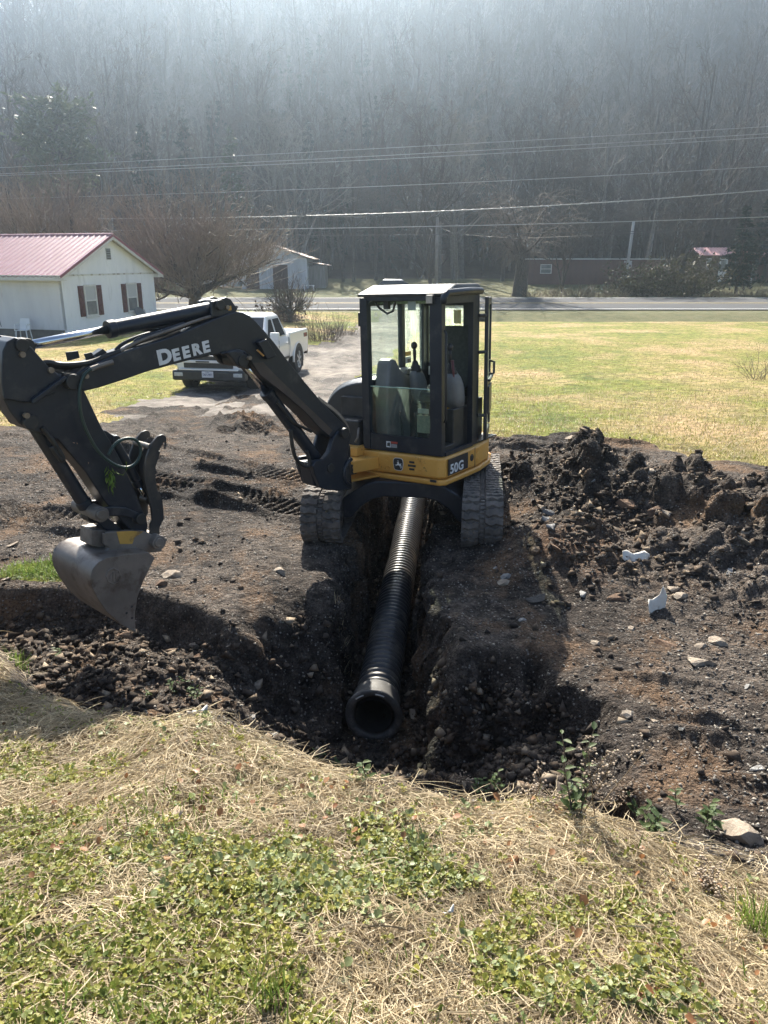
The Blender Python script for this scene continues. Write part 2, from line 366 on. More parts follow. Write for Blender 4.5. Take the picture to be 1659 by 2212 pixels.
def ground_mat(name, stops, scale, pebble=None, bump=.5, bscale=30, bdist=.03, big=.35, rough=.95, red=None, second=None, crumb=None, speck=0):
    """earth and turf: colour ramp over two noises, optional pale pebbles and a second tint in large patches"""
    m = bpy.data.materials.new(name); m.use_nodes = True; nt = m.node_tree; L = nt.links.new
    b = nt.nodes['Principled BSDF']; b.inputs['Roughness'].default_value = rough; b.inputs['Specular IOR Level'].default_value = .2
    pos = N(nt, 'ShaderNodeNewGeometry').outputs['Position']
    n1 = N(nt, 'ShaderNodeTexNoise', Scale=scale, Detail=10, Roughness=.68); L(pos, n1.inputs['Vector'])
    n2 = N(nt, 'ShaderNodeTexNoise', Scale=scale*big*.2, Detail=5); L(pos, n2.inputs['Vector'])
    ad = N(nt, 'ShaderNodeMath', operation='MULTIPLY_ADD'); L(n2.outputs[0], ad.inputs[0]); ad.inputs[1].default_value = .8; L(n1.outputs[0], ad.inputs[2])
    sb = N(nt, 'ShaderNodeMath', operation='SUBTRACT'); L(ad.outputs[0], sb.inputs[0]); sb.inputs[1].default_value = .4
    cr = N(nt, 'ShaderNodeValToRGB'); L(sb.outputs[0], cr.inputs[0]); e = cr.color_ramp.elements
    e[0].position, e[0].color = stops[0][0], rgba(stops[0][1]); e[1].position, e[1].color = stops[-1][0], rgba(stops[-1][1])
    for p, c in stops[1:-1]:
        k = e.new(p); k.color = rgba(c)
    out = cr.outputs[0]
    if second:
        col, sc, lo, hi = second
        n3 = N(nt, 'ShaderNodeTexNoise', Scale=sc, Detail=7, Roughness=.6); L(pos, n3.inputs['Vector'])
        r3 = N(nt, 'ShaderNodeMapRange'); r3.inputs[1].default_value = lo; r3.inputs[2].default_value = hi; L(n3.outputs[0], r3.inputs[0])
        mx = N(nt, 'ShaderNodeMix', data_type='RGBA'); L(r3.outputs[0], mx.inputs[0]); L(out, mx.inputs[6]); mx.inputs[7].default_value = rgba(col); out = mx.outputs[2]
    if red:
        col, cx, cy, rad = red
        tcs = N(nt, 'ShaderNodeVectorMath', operation='DISTANCE'); L(pos, tcs.inputs[0]); tcs.inputs[1].default_value = (cx, cy, .7)
        nn = N(nt, 'ShaderNodeTexNoise', Scale=4, Detail=6, Roughness=.7); L(pos, nn.inputs['Vector'])
        a2 = N(nt, 'ShaderNodeMath', operation='MULTIPLY_ADD'); L(nn.outputs[0], a2.inputs[0]); a2.inputs[1].default_value = 1.6; L(tcs.outputs['Value'], a2.inputs[2])
        r4 = N(nt, 'ShaderNodeMapRange'); r4.inputs[1].default_value = rad+.9; r4.inputs[2].default_value = rad+.2; L(a2.outputs[0], r4.inputs[0])
        mx = N(nt, 'ShaderNodeMix', data_type='RGBA'); L(r4.outputs[0], mx.inputs[0]); L(out, mx.inputs[6]); mx.inputs[7].default_value = rgba(col); out = mx.outputs[2]
    if pebble:
        sc, col, th = pebble
        vo = N(nt, 'ShaderNodeTexVoronoi', Scale=sc); L(pos, vo.inputs['Vector'])
        lt = N(nt, 'ShaderNodeMapRange'); lt.inputs[1].default_value = .32; lt.inputs[2].default_value = .24; L(vo.outputs['Distance'], lt.inputs[0])
        sx = N(nt, 'ShaderNodeSeparateColor'); L(vo.outputs['Color'], sx.inputs[0])
        gt = N(nt, 'ShaderNodeMath', operation='GREATER_THAN'); L(sx.outputs[0], gt.inputs[0]); gt.inputs[1].default_value = th
        mu = N(nt, 'ShaderNodeMath', operation='MULTIPLY'); L(lt.outputs[0], mu.inputs[0]); L(gt.outputs[0], mu.inputs[1])
        pc = N(nt, 'ShaderNodeMix', data_type='RGBA'); L(sx.outputs[1], pc.inputs[0]); pc.inputs[6].default_value = rgba([c*.45 for c in col]); pc.inputs[7].default_value = rgba(col)
        mx = N(nt, 'ShaderNodeMix', data_type='RGBA'); L(mu.outputs[0], mx.inputs[0]); L(out, mx.inputs[6]); L(pc.outputs[2], mx.inputs[7]); out = mx.outputs[2]
    if speck:
        ns = N(nt, 'ShaderNodeTexNoise', Scale=speck, Detail=4, Roughness=.75); L(pos, ns.inputs['Vector']); rs = N(nt, 'ShaderNodeMapRange'); rs.inputs[1].default_value = .3; rs.inputs[2].default_value = .72; rs.inputs[3].default_value = .35; rs.inputs[4].default_value = 1.9; L(ns.outputs[0], rs.inputs[0])
        vm = N(nt, 'ShaderNodeVectorMath', operation='SCALE'); L(out, vm.inputs[0]); L(rs.outputs[0], vm.inputs['Scale']); out = vm.outputs[0]
    L(out, b.inputs['Base Color'])
    if bump:
        nb = N(nt, 'ShaderNodeTexNoise', Scale=bscale, Detail=9, Roughness=.7); L(pos, nb.inputs['Vector'])
        hgt = nb.outputs[0]
        if crumb:
            for sc, am in crumb:
                wv = N(nt, 'ShaderNodeTexNoise', Scale=sc*.7, Detail=2); L(pos, wv.inputs['Vector']); av = N(nt, 'ShaderNodeVectorMath', operation='MULTIPLY_ADD'); L(wv.outputs['Color'], av.inputs[0]); av.inputs[1].default_value = (.5/sc,)*3; L(pos, av.inputs[2])
                vo2 = N(nt, 'ShaderNodeTexVoronoi', Scale=sc); L(av.outputs[0], vo2.inputs['Vector']); mm = N(nt, 'ShaderNodeMath', operation='MULTIPLY_ADD'); L(vo2.outputs['Distance'], mm.inputs[0]); mm.inputs[1].default_value = -am; L(hgt, mm.inputs[2]); hgt = mm.outputs[0]
        bp = N(nt, 'ShaderNodeBump', Strength=bump, Distance=bdist); L(hgt, bp.inputs['Height']); L(bp.outputs[0], b.inputs['Normal'])
    return m
M_soil = ground_mat('dark_soil', [(.28, (.012, .009, .008)), (.48, (.047, .038, .032)), (.72, (.14, .113, .092))], 7, pebble=(34, (.26, .235, .205), .62), bump=1.0, bscale=26, bdist=.05, crumb=((16, .9), (42, .5), (100, .3)), speck=48, second=((.15, .095, .058), 1.3, .52, .66), red=((.17, .10, .06), 1.75, 6.7, .55))
M_bank = ground_mat('straw_turf', [(.3, (.022, .016, .010)), (.5, (.07, .054, .032)), (.72, (.15, .118, .072))], 9, bump=.8, bscale=40, second=((.06, .085, .028), 1.6, .50, .62))
M_drive = ground_mat('gravel_drive', [(.3, (.055, .048, .042)), (.5, (.15, .13, .112)), (.7, (.26, .23, .20))], 2.2, pebble=(16, (.32, .30, .27), .6), bump=.5, bscale=14, second=((.06, .052, .047), .42, .50, .62))
M_lawn = ground_mat('winter_lawn', [(.28, (.075, .105, .018)), (.48, (.155, .165, .030)), (.62, (.225, .19, .060)), (.8, (.29, .22, .10))], 1.1, bump=1.0, bscale=22, bdist=.06, big=.6, speck=5.0, second=((.33, .235, .12), .24, .48, .62))
M_verge = ground_mat('roadside_turf', [(.3, (.05, .06, .022)), (.5, (.10, .10, .04)), (.75, (.15, .135, .07))], 1.2, bump=.8, bscale=9, bdist=.08)
M_hill = ground_mat('leaf_litter', [(.3, (.030, .024, .018)), (.5, (.06, .046, .034)), (.75, (.10, .08, .06))], .25, bump=.7, bscale=1.5, bdist=.6)
for k, nm, m in ((0, 'grass_bank', M_bank), (1, 'ground', M_soil), (2, 'driveway', M_drive), (3, 'lawn', M_lawn), (4, 'roadside_ground', M_verge), (5, 'hillside', M_hill)):
    fq = Q[kind == k]
    if not len(fq): continue
    u, inv = np.unique(fq.ravel(), return_inverse=True)
    o = struct(link(nm, npmesh(nm, V[u], inv.reshape(-1, 4), m, smooth=True), None))
# ------------------------------------------------------------------ road
def sheet(name, y0, y1, lift, m, x0=-300, x1=300, n=120):
    xs = np.linspace(x0, x1, n); ys = np.linspace(y0, y1, 5); X, Y = np.meshgrid(xs, ys)
    Z = np.interp(Y, [55.8, 64.6], [-.08, .40])+lift
    q = [(j*n+i, j*n+i+1, (j+1)*n+i+1, (j+1)*n+i) for j in range(4) for i in range(n-1)]
    return struct(link(name, npmesh(name, np.stack([X, Y, Z], -1).reshape(-1, 3), q, m), None))
M_asph = mat('asphalt', (.065, .067, .073), (.095, .097, .102), scale=1.5, rough=.95, spec=.12, bump=.2, bscale=30, stretch=(.08, 2.2, 1))
M_white = mat('road_white', (.62, .62, .6), (.5, .5, .48), scale=3, rough=.7)
M_yel = mat('road_yellow', (.42, .30, .07), (.33, .25, .09), scale=2, rough=.7)
sheet('road', 55.9, 64.5, .06, M_asph)
sheet('road_edge_line', 56.35, 56.5, .075, M_white); sheet('road_edge_line', 63.9, 64.05, .075, M_white)
sheet('road_centre_line', 60.05, 60.17, .075, M_yel); sheet('road_centre_line', 60.37, 60.49, .075, M_yel)
# ------------------------------------------------------------------ excavator
M_black = mat('black_paint', (.006, .011, .021), (.014, .020, .030), scale=3.5, rough=.40, c3=(.080, .076, .074), s3=5, t3=(.55, .86), bump=.05, bscale=60)
M_blk2 = mat('black_plastic', (.014, .015, .017), (.03, .029, .028), scale=8, rough=.5, c3=(.10, .085, .07), s3=5, t3=(.60, .85))
M_yellow = mat('yellow_paint', (.70, .36, .075), (.60, .30, .06), scale=3, rough=.42, c3=(.16, .085, .03), s3=13, t3=(.615, .70), bump=.05, bscale=40)
M_rub = mat('rubber', (.070, .062, .056), (.13, .113, .10), scale=6, rough=.9, c3=(.20, .17, .145), s3=9, t3=(.50, .70), bump=.35, bscale=40, bdist=.01)
M_rubber_dark = mat('hose_rubber', (.012, .012, .013), (.03, .028, .026), scale=9, rough=.55)
M_chrome = mat('chrome_rod', (.62, .63, .65), rough=.14, metal=1)
M_steel = mat('worn_steel', (.13, .115, .10), (.22, .19, .165), scale=4, rough=.55, metal=.25, c3=(.09, .065, .05), s3=6, t3=(.55, .75), bump=.15, bscale=30, bdist=.01)
M_rust = mat('rusty_bolt', (.20, .15, .10), (.30, .25, .19), scale=20, rough=.6, metal=.3)
M_white_dec = mat('white_decal', (.72, .73, .73), (.55, .55, .54), scale=14, rough=.5, lo=.5, hi=.75)
M_blk_dec = mat('black_decal', (.016, .017, .019), (.04, .04, .042), scale=9, rough=.4)
M_red_dec = mat('red_decal', (.42, .06, .04), rough=.5)
M_org_dec = mat('orange_decal', (.62, .33, .05), rough=.5)
M_seat = mat('seat_cloth', (.045, .052, .048), (.07, .074, .07), scale=30, rough=.9)
M_grey = mat('grey_console', (.14, .145, .145), (.19, .19, .185), scale=6, rough=.55)
M_glass = glassmat('clear_glass', (.80, .90, .84), dust=.24, gloss=.09, dustcol=(.5, .62, .52))
M_glassd = glassmat('dusty_glass', (.76, .88, .80), dust=.62, gloss=.05, dustcol=(.72, .85, .68))
M_lamp = mat('lamp_lens', (.55, .50, .42), (.4, .34, .27), scale=25, rough=.2)

EX = thing('excavator', 'black and yellow mini excavator straddling the trench with its cab door open', 'excavator', (.30, 8.44, .5))
# --- crawler undercarriage, heading a little to the right
UY = R(-7)
UM = Matrix.Translation((.155+.152, 7.2+1.24, .49)) @ Matrix.Rotation(UY, 4, 'Z') @ Matrix.Diagonal((1.02, 1, .94, 1))
def track(x0, x1):
    Lh, H = 1.235, .60; r0, r1 = .295, .275
    # belt centreline: stadium with a flat bottom
    pts = []
    n = 14
    for i in range(n+1):
        a = -math.pi/2-math.pi*i/n; pts.append((-(Lh-r0)+r0*math.cos(a), r0+r0*math.sin(a)))
    for i in range(n+1):
        a = math.pi/2-math.pi*i/n; pts.append(((Lh-r1)+r1*math.cos(a), r1+r1*math.sin(a)))
    P = [Vector((0, a, b)) for a, b in pts]
    # resample evenly
    ring = P+[P[0]]; cum = [0]
    for i in range(len(ring)-1): cum.append(cum[-1]+(ring[i+1]-ring[i]).length)
    def at(s):
        s %= cum[-1]
        for i in range(len(cum)-1):
            if s <= cum[i+1]:
                t = (s-cum[i])/max(cum[i+1]-cum[i], 1e-9); p = ring[i].lerp(ring[i+1], t); d = (ring[i+1]-ring[i]).normalized(); return p, d
    T = cum[-1]
    belt = MB(); K = 150; w = x1-x0
    outer, inner = [], []
    rows = []
    for k in range(K):
        p, d = at(T*k/K); nrm = Vector((0, d.z, -d.y))
        if (p+nrm*.1-Vector((0, 0, .29))).length < (p-Vector((0, 0, .29))).length and abs(p.y) > .9: nrm = -nrm
        c = Vector((0, 0, .29)); q = Vector((0, max(-.94, min(.94, p.y)), .29)); nrm = (p-q).normalized()
        rows.append([Vector((x, 0, 0))+p-nrm*o for x, o in ((x0, .02), (x1, .02), (x1, .055), (x0, .055))])
    vs = [v for r in rows for v in r]
    fs = [(k*4+j, k*4+(j+1) % 4, ((k+1) % K)*4+(j+1) % 4, ((k+1) % K)*4+j) for k in range(K) for j in range(4)]
    belt.add(vs, fs)
    lugs = int(round(T/.102)); mid = (x0+x1)/2
    for k in range(lugs):
        for side, (a, b) in enumerate(((x0, mid-.035), (mid+.03, x1))):
            s = T*(k+.5*side)/lugs
            p, d = at(s); q = Vector((0, max(-.94, min(.94, p.y)), .29)); nr = (p-q).normalized()
            hw = .037+.005*math.sin(k*2.1+side)
            m = 5; top = []; bot = []
            for i in range(m+1):
                x = a+(b-a)*i/m; off = .012*math.sin(i*1.9+k*1.3+side); tw = hw*(.82+.18*math.sin(i*2.3+k))
                for sg in (-1, 1):
                    base = p+d*(off+sg*(tw+.012)); tp = p+d*(off+sg*tw)
                    bot.append(Vector((x, 0, 0))+base-nr*.022); top.append(Vector((x, 0, 0))+tp+nr*(.009+.003*math.sin(i*3.1+k*1.7)))
            vs = bot+top; o = len(bot); fs = []
            for i in range(m):
                b0, b1, b2, b3 = 2*i, 2*i+1, 2*i+3, 2*i+2
                fs += [(o+b0, o+b1, o+b2, o+b3), (b0, o+b0, o+b3, b3), (b1, b2, o+b2, o+b1)]
            fs += [(0, 1, o+1, o), (2*m, o+2*m, o+2*m+1, 2*m+1)]
            belt.add(vs, fs)
        p, d = at(T*(k+.2)/lugs); q = Vector((0, max(-.94, min(.94, p.y)), .29)); nr = (p-q).normalized()
        for sg in (0, .5):
            p, d = at(T*(k+sg)/lugs); q = Vector((0, max(-.94, min(.94, p.y)), .29)); nr = (p-q).normalized()
            M = Matrix((Vector((1, 0, 0)), d, nr)).transposed().to_4x4(); M.translation = p+Vector((mid, 0, 0))
            belt.box(-.022, .018, -.012, .012, -.03, -.004, M)
    t = belt.build('rubber_track', M_rub, EX, M=UM)
    fr = MB()
    fr.box(x0+.09, x1-.09, -.95, .95, .15, .40)
    fr.build('track_frame', M_blk2, t, bevel=.02, M=UM)
    for y, r, nm in ((-.94, .235, 'idler_wheel'), (.94, .21, 'sprocket')):
        wb = MB(); wb.cyl((x0+.05, y, .295), (x1-.05, y, .295), r, 28)
        wb.cyl((x0+.03, y, .295), (x1-.03, y, .295), r*.55, 20); wb.cyl((x0+.015, y, .295), (x1-.015, y, .295), r*.28, 12)
        wb.build(nm, M_blk2, t, M=UM, bevel=.008)
    for i in range(4):
        rb = MB(); y = -.6+.4*i; rb.cyl((x0+.07, y, .13), (x1-.07, y, .13), .075, 16); rb.cyl((x0+.055, y, .13), (x1-.055, y, .13), .03, 10)
        rb.build('track_roller', M_blk2, t, M=UM)
track(-1.0, -.6); track(.6, 1.0)
cf = MB()
def arch(y0, y1, zt, zb, ztop2):
    out = [(-.66, .18), (-.66, .42), (-.42, .60), (-.30, .64), (.30, .64), (.42, .60), (.66, .42), (.66, .18), (.56, .19), (.46, .33), (.34, .42), (.22, .455), (-.22, .455), (-.34, .42), (-.46, .33), (-.56, .19)]
    cf.prism([Vector((x, y0, z)) for x, z in out], [Vector((x, y1, z)) for x, z in out])
arch(-.72, .70, 0, 0, 0)
cf.cyl((0, 0, .5), (0, 0, .70), .36, 32)
cf.build('centre_frame', M_black, EX, bevel=.02, M=UM)

# --- upper structure, turned to the left; its frame is the cab's lower front left corner
UP = Matrix.Translation((.588, 7.56, 1.405)) @ Matrix.Rotation(R(-32.6), 4, 'Z') @ Matrix.Rotation(R(-.9), 4, 'X') @ Matrix.Rotation(R(-2.0), 4, 'Y')
V3 = Vector
def upw(x, y, z): return UP @ V3((x, y, z))
def outline_prism(mb, out, z0, z1): mb.prism([V3((x, y, z0)) for x, y in out], [V3((x, y, z1)) for x, y in out])
plat = [(-.72, -.035), (-.02, -.035), (.035, .02), (.05, .35), (.055, .72), (.0, 1.1), (-.14, 1.42), (-.42, 1.66), (-.8, 1.74), (-1.2, 1.62), (-1.5, 1.3), (-1.62, .9), (-1.62, .35), (-1.45, .12), (-1.1, .1)]
b = MB(); outline_prism(b, plat, -.235, -.012); panel = b.build('platform_side_panel', M_yellow, EX, bevel=.03, M=UP, seg=3)
sk_ = [(x*1.0+(.02 if x > -.4 else 0)*1.0, y-(.02 if y < .2 else -.02)) for x, y in plat]
b = MB(); outline_prism(b, sk_, -.30, -.24); b.build('platform_rim', M_yellow, EX, bevel=.022, M=UP, seg=3)
b = MB(); b.cyl((-.55, .65, -.42), (-.55, .65, -.30), .42, 36); b.build('slewing_ring', M_blk2, EX, M=UP)
# round bolt recesses, vent slots, plug
def disc(mb, c, n, r, t=.004, k=20):
    c = V3(c); n = V3(n); mb.cyl(c, c+n*t, r, k)
F_ = V3((0, -1, 0)); SD = V3((1, -.045, 0)).normalized()
for x, z in ((-.63, -.075), (-.63, -.175), (-.225, -.075), (-.225, -.175)):
    b = MB()
    ring = []
    b.tube([V3((x+.026*math.cos(a), -.037, z+.026*math.sin(a))) for a in np.linspace(0, 2*math.pi, 17)], .004, 6)
    disc(b, (x, -.035, z), F_, .012, .006, 8)
    b.build('panel_bolt', M_yellow, panel, M=UP)
for z, wv in ((-.085, .032), (-.122, .048), (-.159, .032)):
    b = MB(); b.box(-.335-wv, -.335+wv, -.038, -.03, z-.012, z+.012); b.build('vent_slot', M_blk_dec, panel, M=UP, bevel=.008)
b = MB(); disc(b, (.052, .575, -.115), SD, .038, .006, 24); b.build('rubber_plug', M_blk2, panel, M=UP)
b = MB(); b.box(.0545, .0575, .645, .652, -.235, -.012); b.build('panel_seam', M_blk_dec, panel, M=UP)
for z in (-.06, -.17):
    b = MB(); b.tube([V3((.056-.06*(.70-.72)*0, .705+.022*math.cos(a), z+.026*math.sin(a))) for a in np.linspace(0, 2*math.pi, 15)], .005, 6); disc(b, (.052, .705, z), SD, .012, .008, 8); b.build('panel_bolt', M_yellow, panel, M=UP)
b = MB(); b.box(-.105, -.035, -.062, -.05, -.262, -.238); b.build('rim_clip', M_blk2, panel, M=UP)
# emblem on the front panel: rounded shield, white line, leaping deer
def flat(name, pts, y, t, m, par, sub=True):
    mb = MB(); mb.prism([V3((x, y, z)) for x, z in pts], [V3((x, y-t, z)) for x, z in pts]); return mb.build(name, m, par, M=UP)
def shield(w, h, cx, cz):
    o = []
    for i in range(32):
        a = 2*math.pi*i/32; c, s = math.cos(a), math.sin(a); o.append((cx+w*math.copysign(abs(c)**.45, c)*(1-.08*(s < 0)), cz+h*math.copysign(abs(s)**.6, s)))
    return o
ecx, ecz = -.50, -.122
em = flat('emblem', shield(.062, .068, ecx, ecz), -.034, .004, M_white_dec, panel)
flat('emblem_field', shield(.057, .063, ecx, ecz), -.0375, .0022, M_blk_dec, panel)
deer = [(-.8, .1), (-.55, .02), (-.3, .12), (-.12, .42), (-.28, .5), (-.22, .58), (-.05, .62), (-.02, .8), (-.2, .95), (-.13, .98), (.0, .86), (.08, 1.0), (.13, .96), (.06, .78), (.16, .6), (.2, .45), (.3, .3), (.62, .3), (.78, .45), (.84, .4), (.74, .18), (.8, -.05), (.95, -.55), (.88, -.57), (.66, -.12), (.45, -.05), (.8, -.72), (.72, -.73), (.35, -.1), (.0, -.02), (-.3, -.12), (-.66, -.28), (-.68, -.2), (-.38, -.02), (-.5, -.02), (-.84, .02)]
flat('emblem_deer', [(ecx+.048*x, ecz-.008+.050*z) for x, z in deer], -.0385, .0025, M_white_dec, panel)
# model plate on the left side
b = MB(); ps = [(.0495, .045, -.205), (.0565, .475, -.205), (.0565, .475, -.035), (.0495, .045, -.035)]
b.prism([V3(p) for p in ps], [V3((p[0]+.004, p[1], p[2])) for p in ps]); b.build('model_decal', M_blk_dec, panel, M=UP)
xd = (UP.to_3x3() @ V3((.0163, 1, 0))); zd = (UP.to_3x3() @ V3((0, 0, 1)))
text('model_lettering', '50G', .135, upw(.0575, .072, -.188), xd, zd, M_white_dec, panel, .0012, .0035, 1.22, space=1.06)
# --- swing post bracket stub (yellow) at the front right
b = MB(); M2 = UP
outline_prism(b, [(-1.2, .1), (-.74, .1), (-.76, -.06), (-.86, -.34), (-1.0, -.40), (-1.12, -.2)], -.20, -.07); outline_prism(b, [(-1.25, .2), (-.73, .2), (-.73, -.02), (-1.2, -.02)], -.236, -.016); outline_prism(b, [(-1.2, .1), (-.70, .1), (-.72, -.05), (-.88, -.42), (-1.02, -.42)], -.285, -.262)
outline_prism(b, [(-1.2, .1), (-.95, .1), (-.95, -.14), (-1.1, -.16)], -.07, .03)
b.build('swing_mount', M_yellow, EX, bevel=.018, M=UP)
b = MB(); b.cyl((-.90, -.46, -.34), (-.90, -.46, .12), .075, 20); b.build('swing_pin', M_blk2, EX, M=UP, bevel=.01)
# hose bundle in the gap
b = MB()
for i in range(9):
    r = random.Random(i); z = -.21+.016*i; b.tube([upw(-.86, -.30, z*.7-.05), upw(-.90, -.40+.02*r.random(), z*.7-.06), upw(-.98, -.48, z*.7-.04), upw(-1.08, -.54+.03*r.random(), z+.03)], .012, 7)
b.build('hose_bundle', M_rubber_dark, EX, smooth=True)
# --- engine hood, dark and rounded, right of the cab
hood = MB(); prof = []
NP = 14
for i in range(NP+1):
    a = math.pi*.5*i/NP; prof.append((-1.02-.68*math.sin(a)**.9, .02+.70*math.cos(a)**.62 if i < NP else .0))
prof = [(-.99, .72)]+prof+[(-1.66, -.02), (-.99, -.02)]
sec = []
for y, sc in ((.22, .93), (.30, 1.0), (.9, 1.0), (1.3, .96), (1.55, .82)):
    sec.append([V3((-.99+(x+.99)*sc, y, z*sc)) for x, z in prof])
n_ = len(prof)
hood.add([v for s in sec for v in s], [(k*n_+i, k*n_+(i+1) % n_, (k+1)*n_+(i+1) % n_, (k+1)*n_+i) for k in range(4) for i in range(n_)]+[tuple(range(n_)), tuple(range(4*n_, 5*n_))])
M_hood = mat('hood_paint', (.030, .034, .040), (.045, .048, .052), scale=3, rough=.34, c3=(.10, .095, .09), s3=3, t3=(.58, .85))
hood.build('engine_hood', M_hood, EX, M=UP, bevel=.012)
b = MB()
for y in (.5, .54): b.tube([V3((-.985+(x+.985)*1.012, y, z*1.012+.004)) for x, z in prof[1:-2]], .008, 6)
b.build('hood_seam', M_blk2, EX, M=UP, smooth=True)
b = MB(); outline_prism(b, [(-1.40, .0), (-1.0, -.03), (-1.0, .22), (-1.48, .24)], .0, .30); b.build('valve_cover', M_blk2, EX, bevel=.02, M=UP)
b = MB(); b.box(-1.36, -1.0, .16, .225, .30, .52); b.build('hood_opening', M_blk_dec, EX, bevel=.01, M=UP)
# --- cab
W, D, H = .96, 1.38, 1.655
cab = MB()
def post(x0, x1, y0, y1, z0, z1): cab.box(x0, x1, y0, y1, z0, z1)
post(-.135, -.002, .0, .075, .0, 1.56)          # front left post
post(-.96, -.875, .0, .08, .0, 1.56)            # front right post
post(-.875, -.135, .012, .06, .0, .165)         # panel under the windscreen
post(-.875, -.135, .01, .07, 1.535, 1.60)       # header
post(-.06, .0, .685, .80, .0, 1.58); post(-.085, -.015, .80, .86, .0, 1.58)   # door hinge post
post(-.055, .0, .075, .685, 1.50, 1.58)         # over the door
post(-.03, .01, .075, .685, -.01, .028)         # sill
post(-.96, -.915, .08, 1.30, .0, .72)           # right wall
post(-.96, -.915, .08, 1.30, 1.48, 1.58)
post(-.96, -.90, .74, .80, .72, 1.48); post(-.96, -.90, 1.22, 1.30, .72, 1.48)
post(-.96, -.3, 1.30, 1.36, .0, .80); post(-.96, -.3, 1.30, 1.36, 1.45, 1.58)
post(-.96, -.89, 1.295, 1.362, .80, 1.45); post(-.42, -.28, 1.28, 1.362, .0, 1.58)
cab.prism([V3(p) for p in ((-.07, .85, 0), (-.02, .86, 0), (-.27, 1.36, 0), (-.31, 1.33, 0))], [V3(p) for p in ((-.07, .85, .62), (-.02, .86, .62), (-.27, 1.36, .62), (-.31, 1.33, .62))])
cab.prism([V3(p) for p in ((-.07, .85, 1.45), (-.02, .86, 1.45), (-.27, 1.36, 1.45), (-.31, 1.33, 1.45))], [V3(p) for p in ((-.07, .85, 1.58), (-.02, .86, 1.58), (-.27, 1.36, 1.58), (-.31, 1.33, 1.58))])
cab.box(-.95, -.01, .03, 1.34, -.008, .006)     # floor
# corner fillets of the windscreen opening
def fillet(cx, cz, sx, sz, r, y0=.02, y1=.055):
    pts = [(cx, cz)]+[(cx+sx*r*(1-math.sin(a)), cz+sz*r*(1-math.cos(a))) for a in np.linspace(0, math.pi/2, 7)]
    cab.prism([V3((x, y0, z)) for x, z in pts], [V3((x, y1, z)) for x, z in pts])
for cx, sx in ((-.875, 1), (-.135, -1)):
    fillet(cx, .165, sx, 1, .07); fillet(cx, 1.535, sx, -1, .05)
cabo = cab.build('cab_frame', M_black, EX, bevel=.014, M=UP)
b = MB()                                          # roof with rolled edge
rp = [(-.985, -.005), (.0, -.005), (.03, .03), (.03, .78), (-.02, .92), (-.26, 1.40), (-.32, 1.43), (-.985, 1.43)]
rin = [(-.95, .24), (-.03, .24), (-.005, .30), (-.005, .78), (-.05, .90), (-.28, 1.36), (-.33, 1.39), (-.95, 1.39)]
n8 = len(rp); b.add([V3((x, y, 1.575)) for x, y in rp]+[V3((x, y, 1.60 if y < .1 else 1.635)) for x, y in rp]+[V3((x, y, 1.685)) for x, y in rin], [tuple(range(n8-1, -1, -1)), tuple(range(2*n8, 3*n8))]+[(k*n8+i, k*n8+(i+1) % n8, (k+1)*n8+(i+1) % n8, (k+1)*n8+i) for k in (0, 1) for i in range(n8)])
b.build('cab_roof', mat('dusty_roof_paint', (.03, .03, .029), (.085, .078, .065), scale=4, rough=.5), EX, bevel=.02, M=UP, seg=3)
b = MB(); b.tube([V3((.018, .0, 1.50)), V3((.024, -.004, 1.56)), V3((.028, .05, 1.60)), V3((.03, .5, 1.615)), V3((.03, .80, 1.61))], .035, 10); b.build('roof_gutter', M_black, EX, M=UP, smooth=True)
b = MB(); b.box(-.155, -.075, -.045, .0, 1.50, 1.585); wl = b.build('work_lamp', M_blk2, EX, bevel=.008, M=UP)
b = MB(); b.box(-.15, -.08, -.05, -.046, 1.507, 1.578); b.build('lamp_lens', M_lamp, wl, bevel=.004, M=UP)
def pane(name, pts, m, par=EX): 
    mb = MB(); mb.add([V3(p) for p in pts], [tuple(range(len(pts)))]); return mb.build(name, m, par, M=UP)
pane('lower_windscreen', [(-.87, .035, .17), (-.14, .035, .17), (-.14, .035, .67), (-.87, .035, .67)], M_glass)
b = MB(); b.box(-.87, -.14, .03, .04, .664, .674); b.build('windscreen_edge', mat('glass_edge', (.35, .5, .42), rough=.2), EX, M=UP)
pane('side_window', [(-.935, .08, .72), (-.935, .76, .72), (-.935, .76, 1.48), (-.935, .08, 1.48)], M_glass)
pane('side_window', [(-.93, .78, .72), (-.93, 1.24, .72), (-.93, 1.24, 1.48), (-.93, .78, 1.48)], M_glassd)
pane('rear_window', [(-.89, 1.33, .80), (-.42, 1.33, .80), (-.42, 1.33, 1.45), (-.89, 1.33, 1.45)], M_glassd)
pane('quarter_window', [(-.045, .86, .62), (-.285, 1.345, .62), (-.285, 1.345, 1.45), (-.045, .86, 1.45)], M_glassd)
# retracted upper windscreen under the roof
b = MB(); b.box(-.86, -.15, .12, .80, 1.50, 1.515); b.build('raised_windscreen', M_glassd, EX, M=UP)
b = MB(); b.tube([V3((-.82, .08, 1.52)), V3((-.78, .1, 1.46)), V3((-.70, .12, 1.405)), V3((-.63, .12, 1.43)), V3((-.60, .12, 1.52))], .012, 8); b.box(-.72, -.665, .08, .13, 1.45, 1.53); b.build('wiper_motor', M_blk2, EX, M=UP, smooth=False)
b = MB(); b.box(-.42, -.33, .06, .075, 1.44, 1.53); b.build('cab_mirror', mat('mirror_glass', (.3, .36, .33), rough=.15), EX, bevel=.02, M=UP)
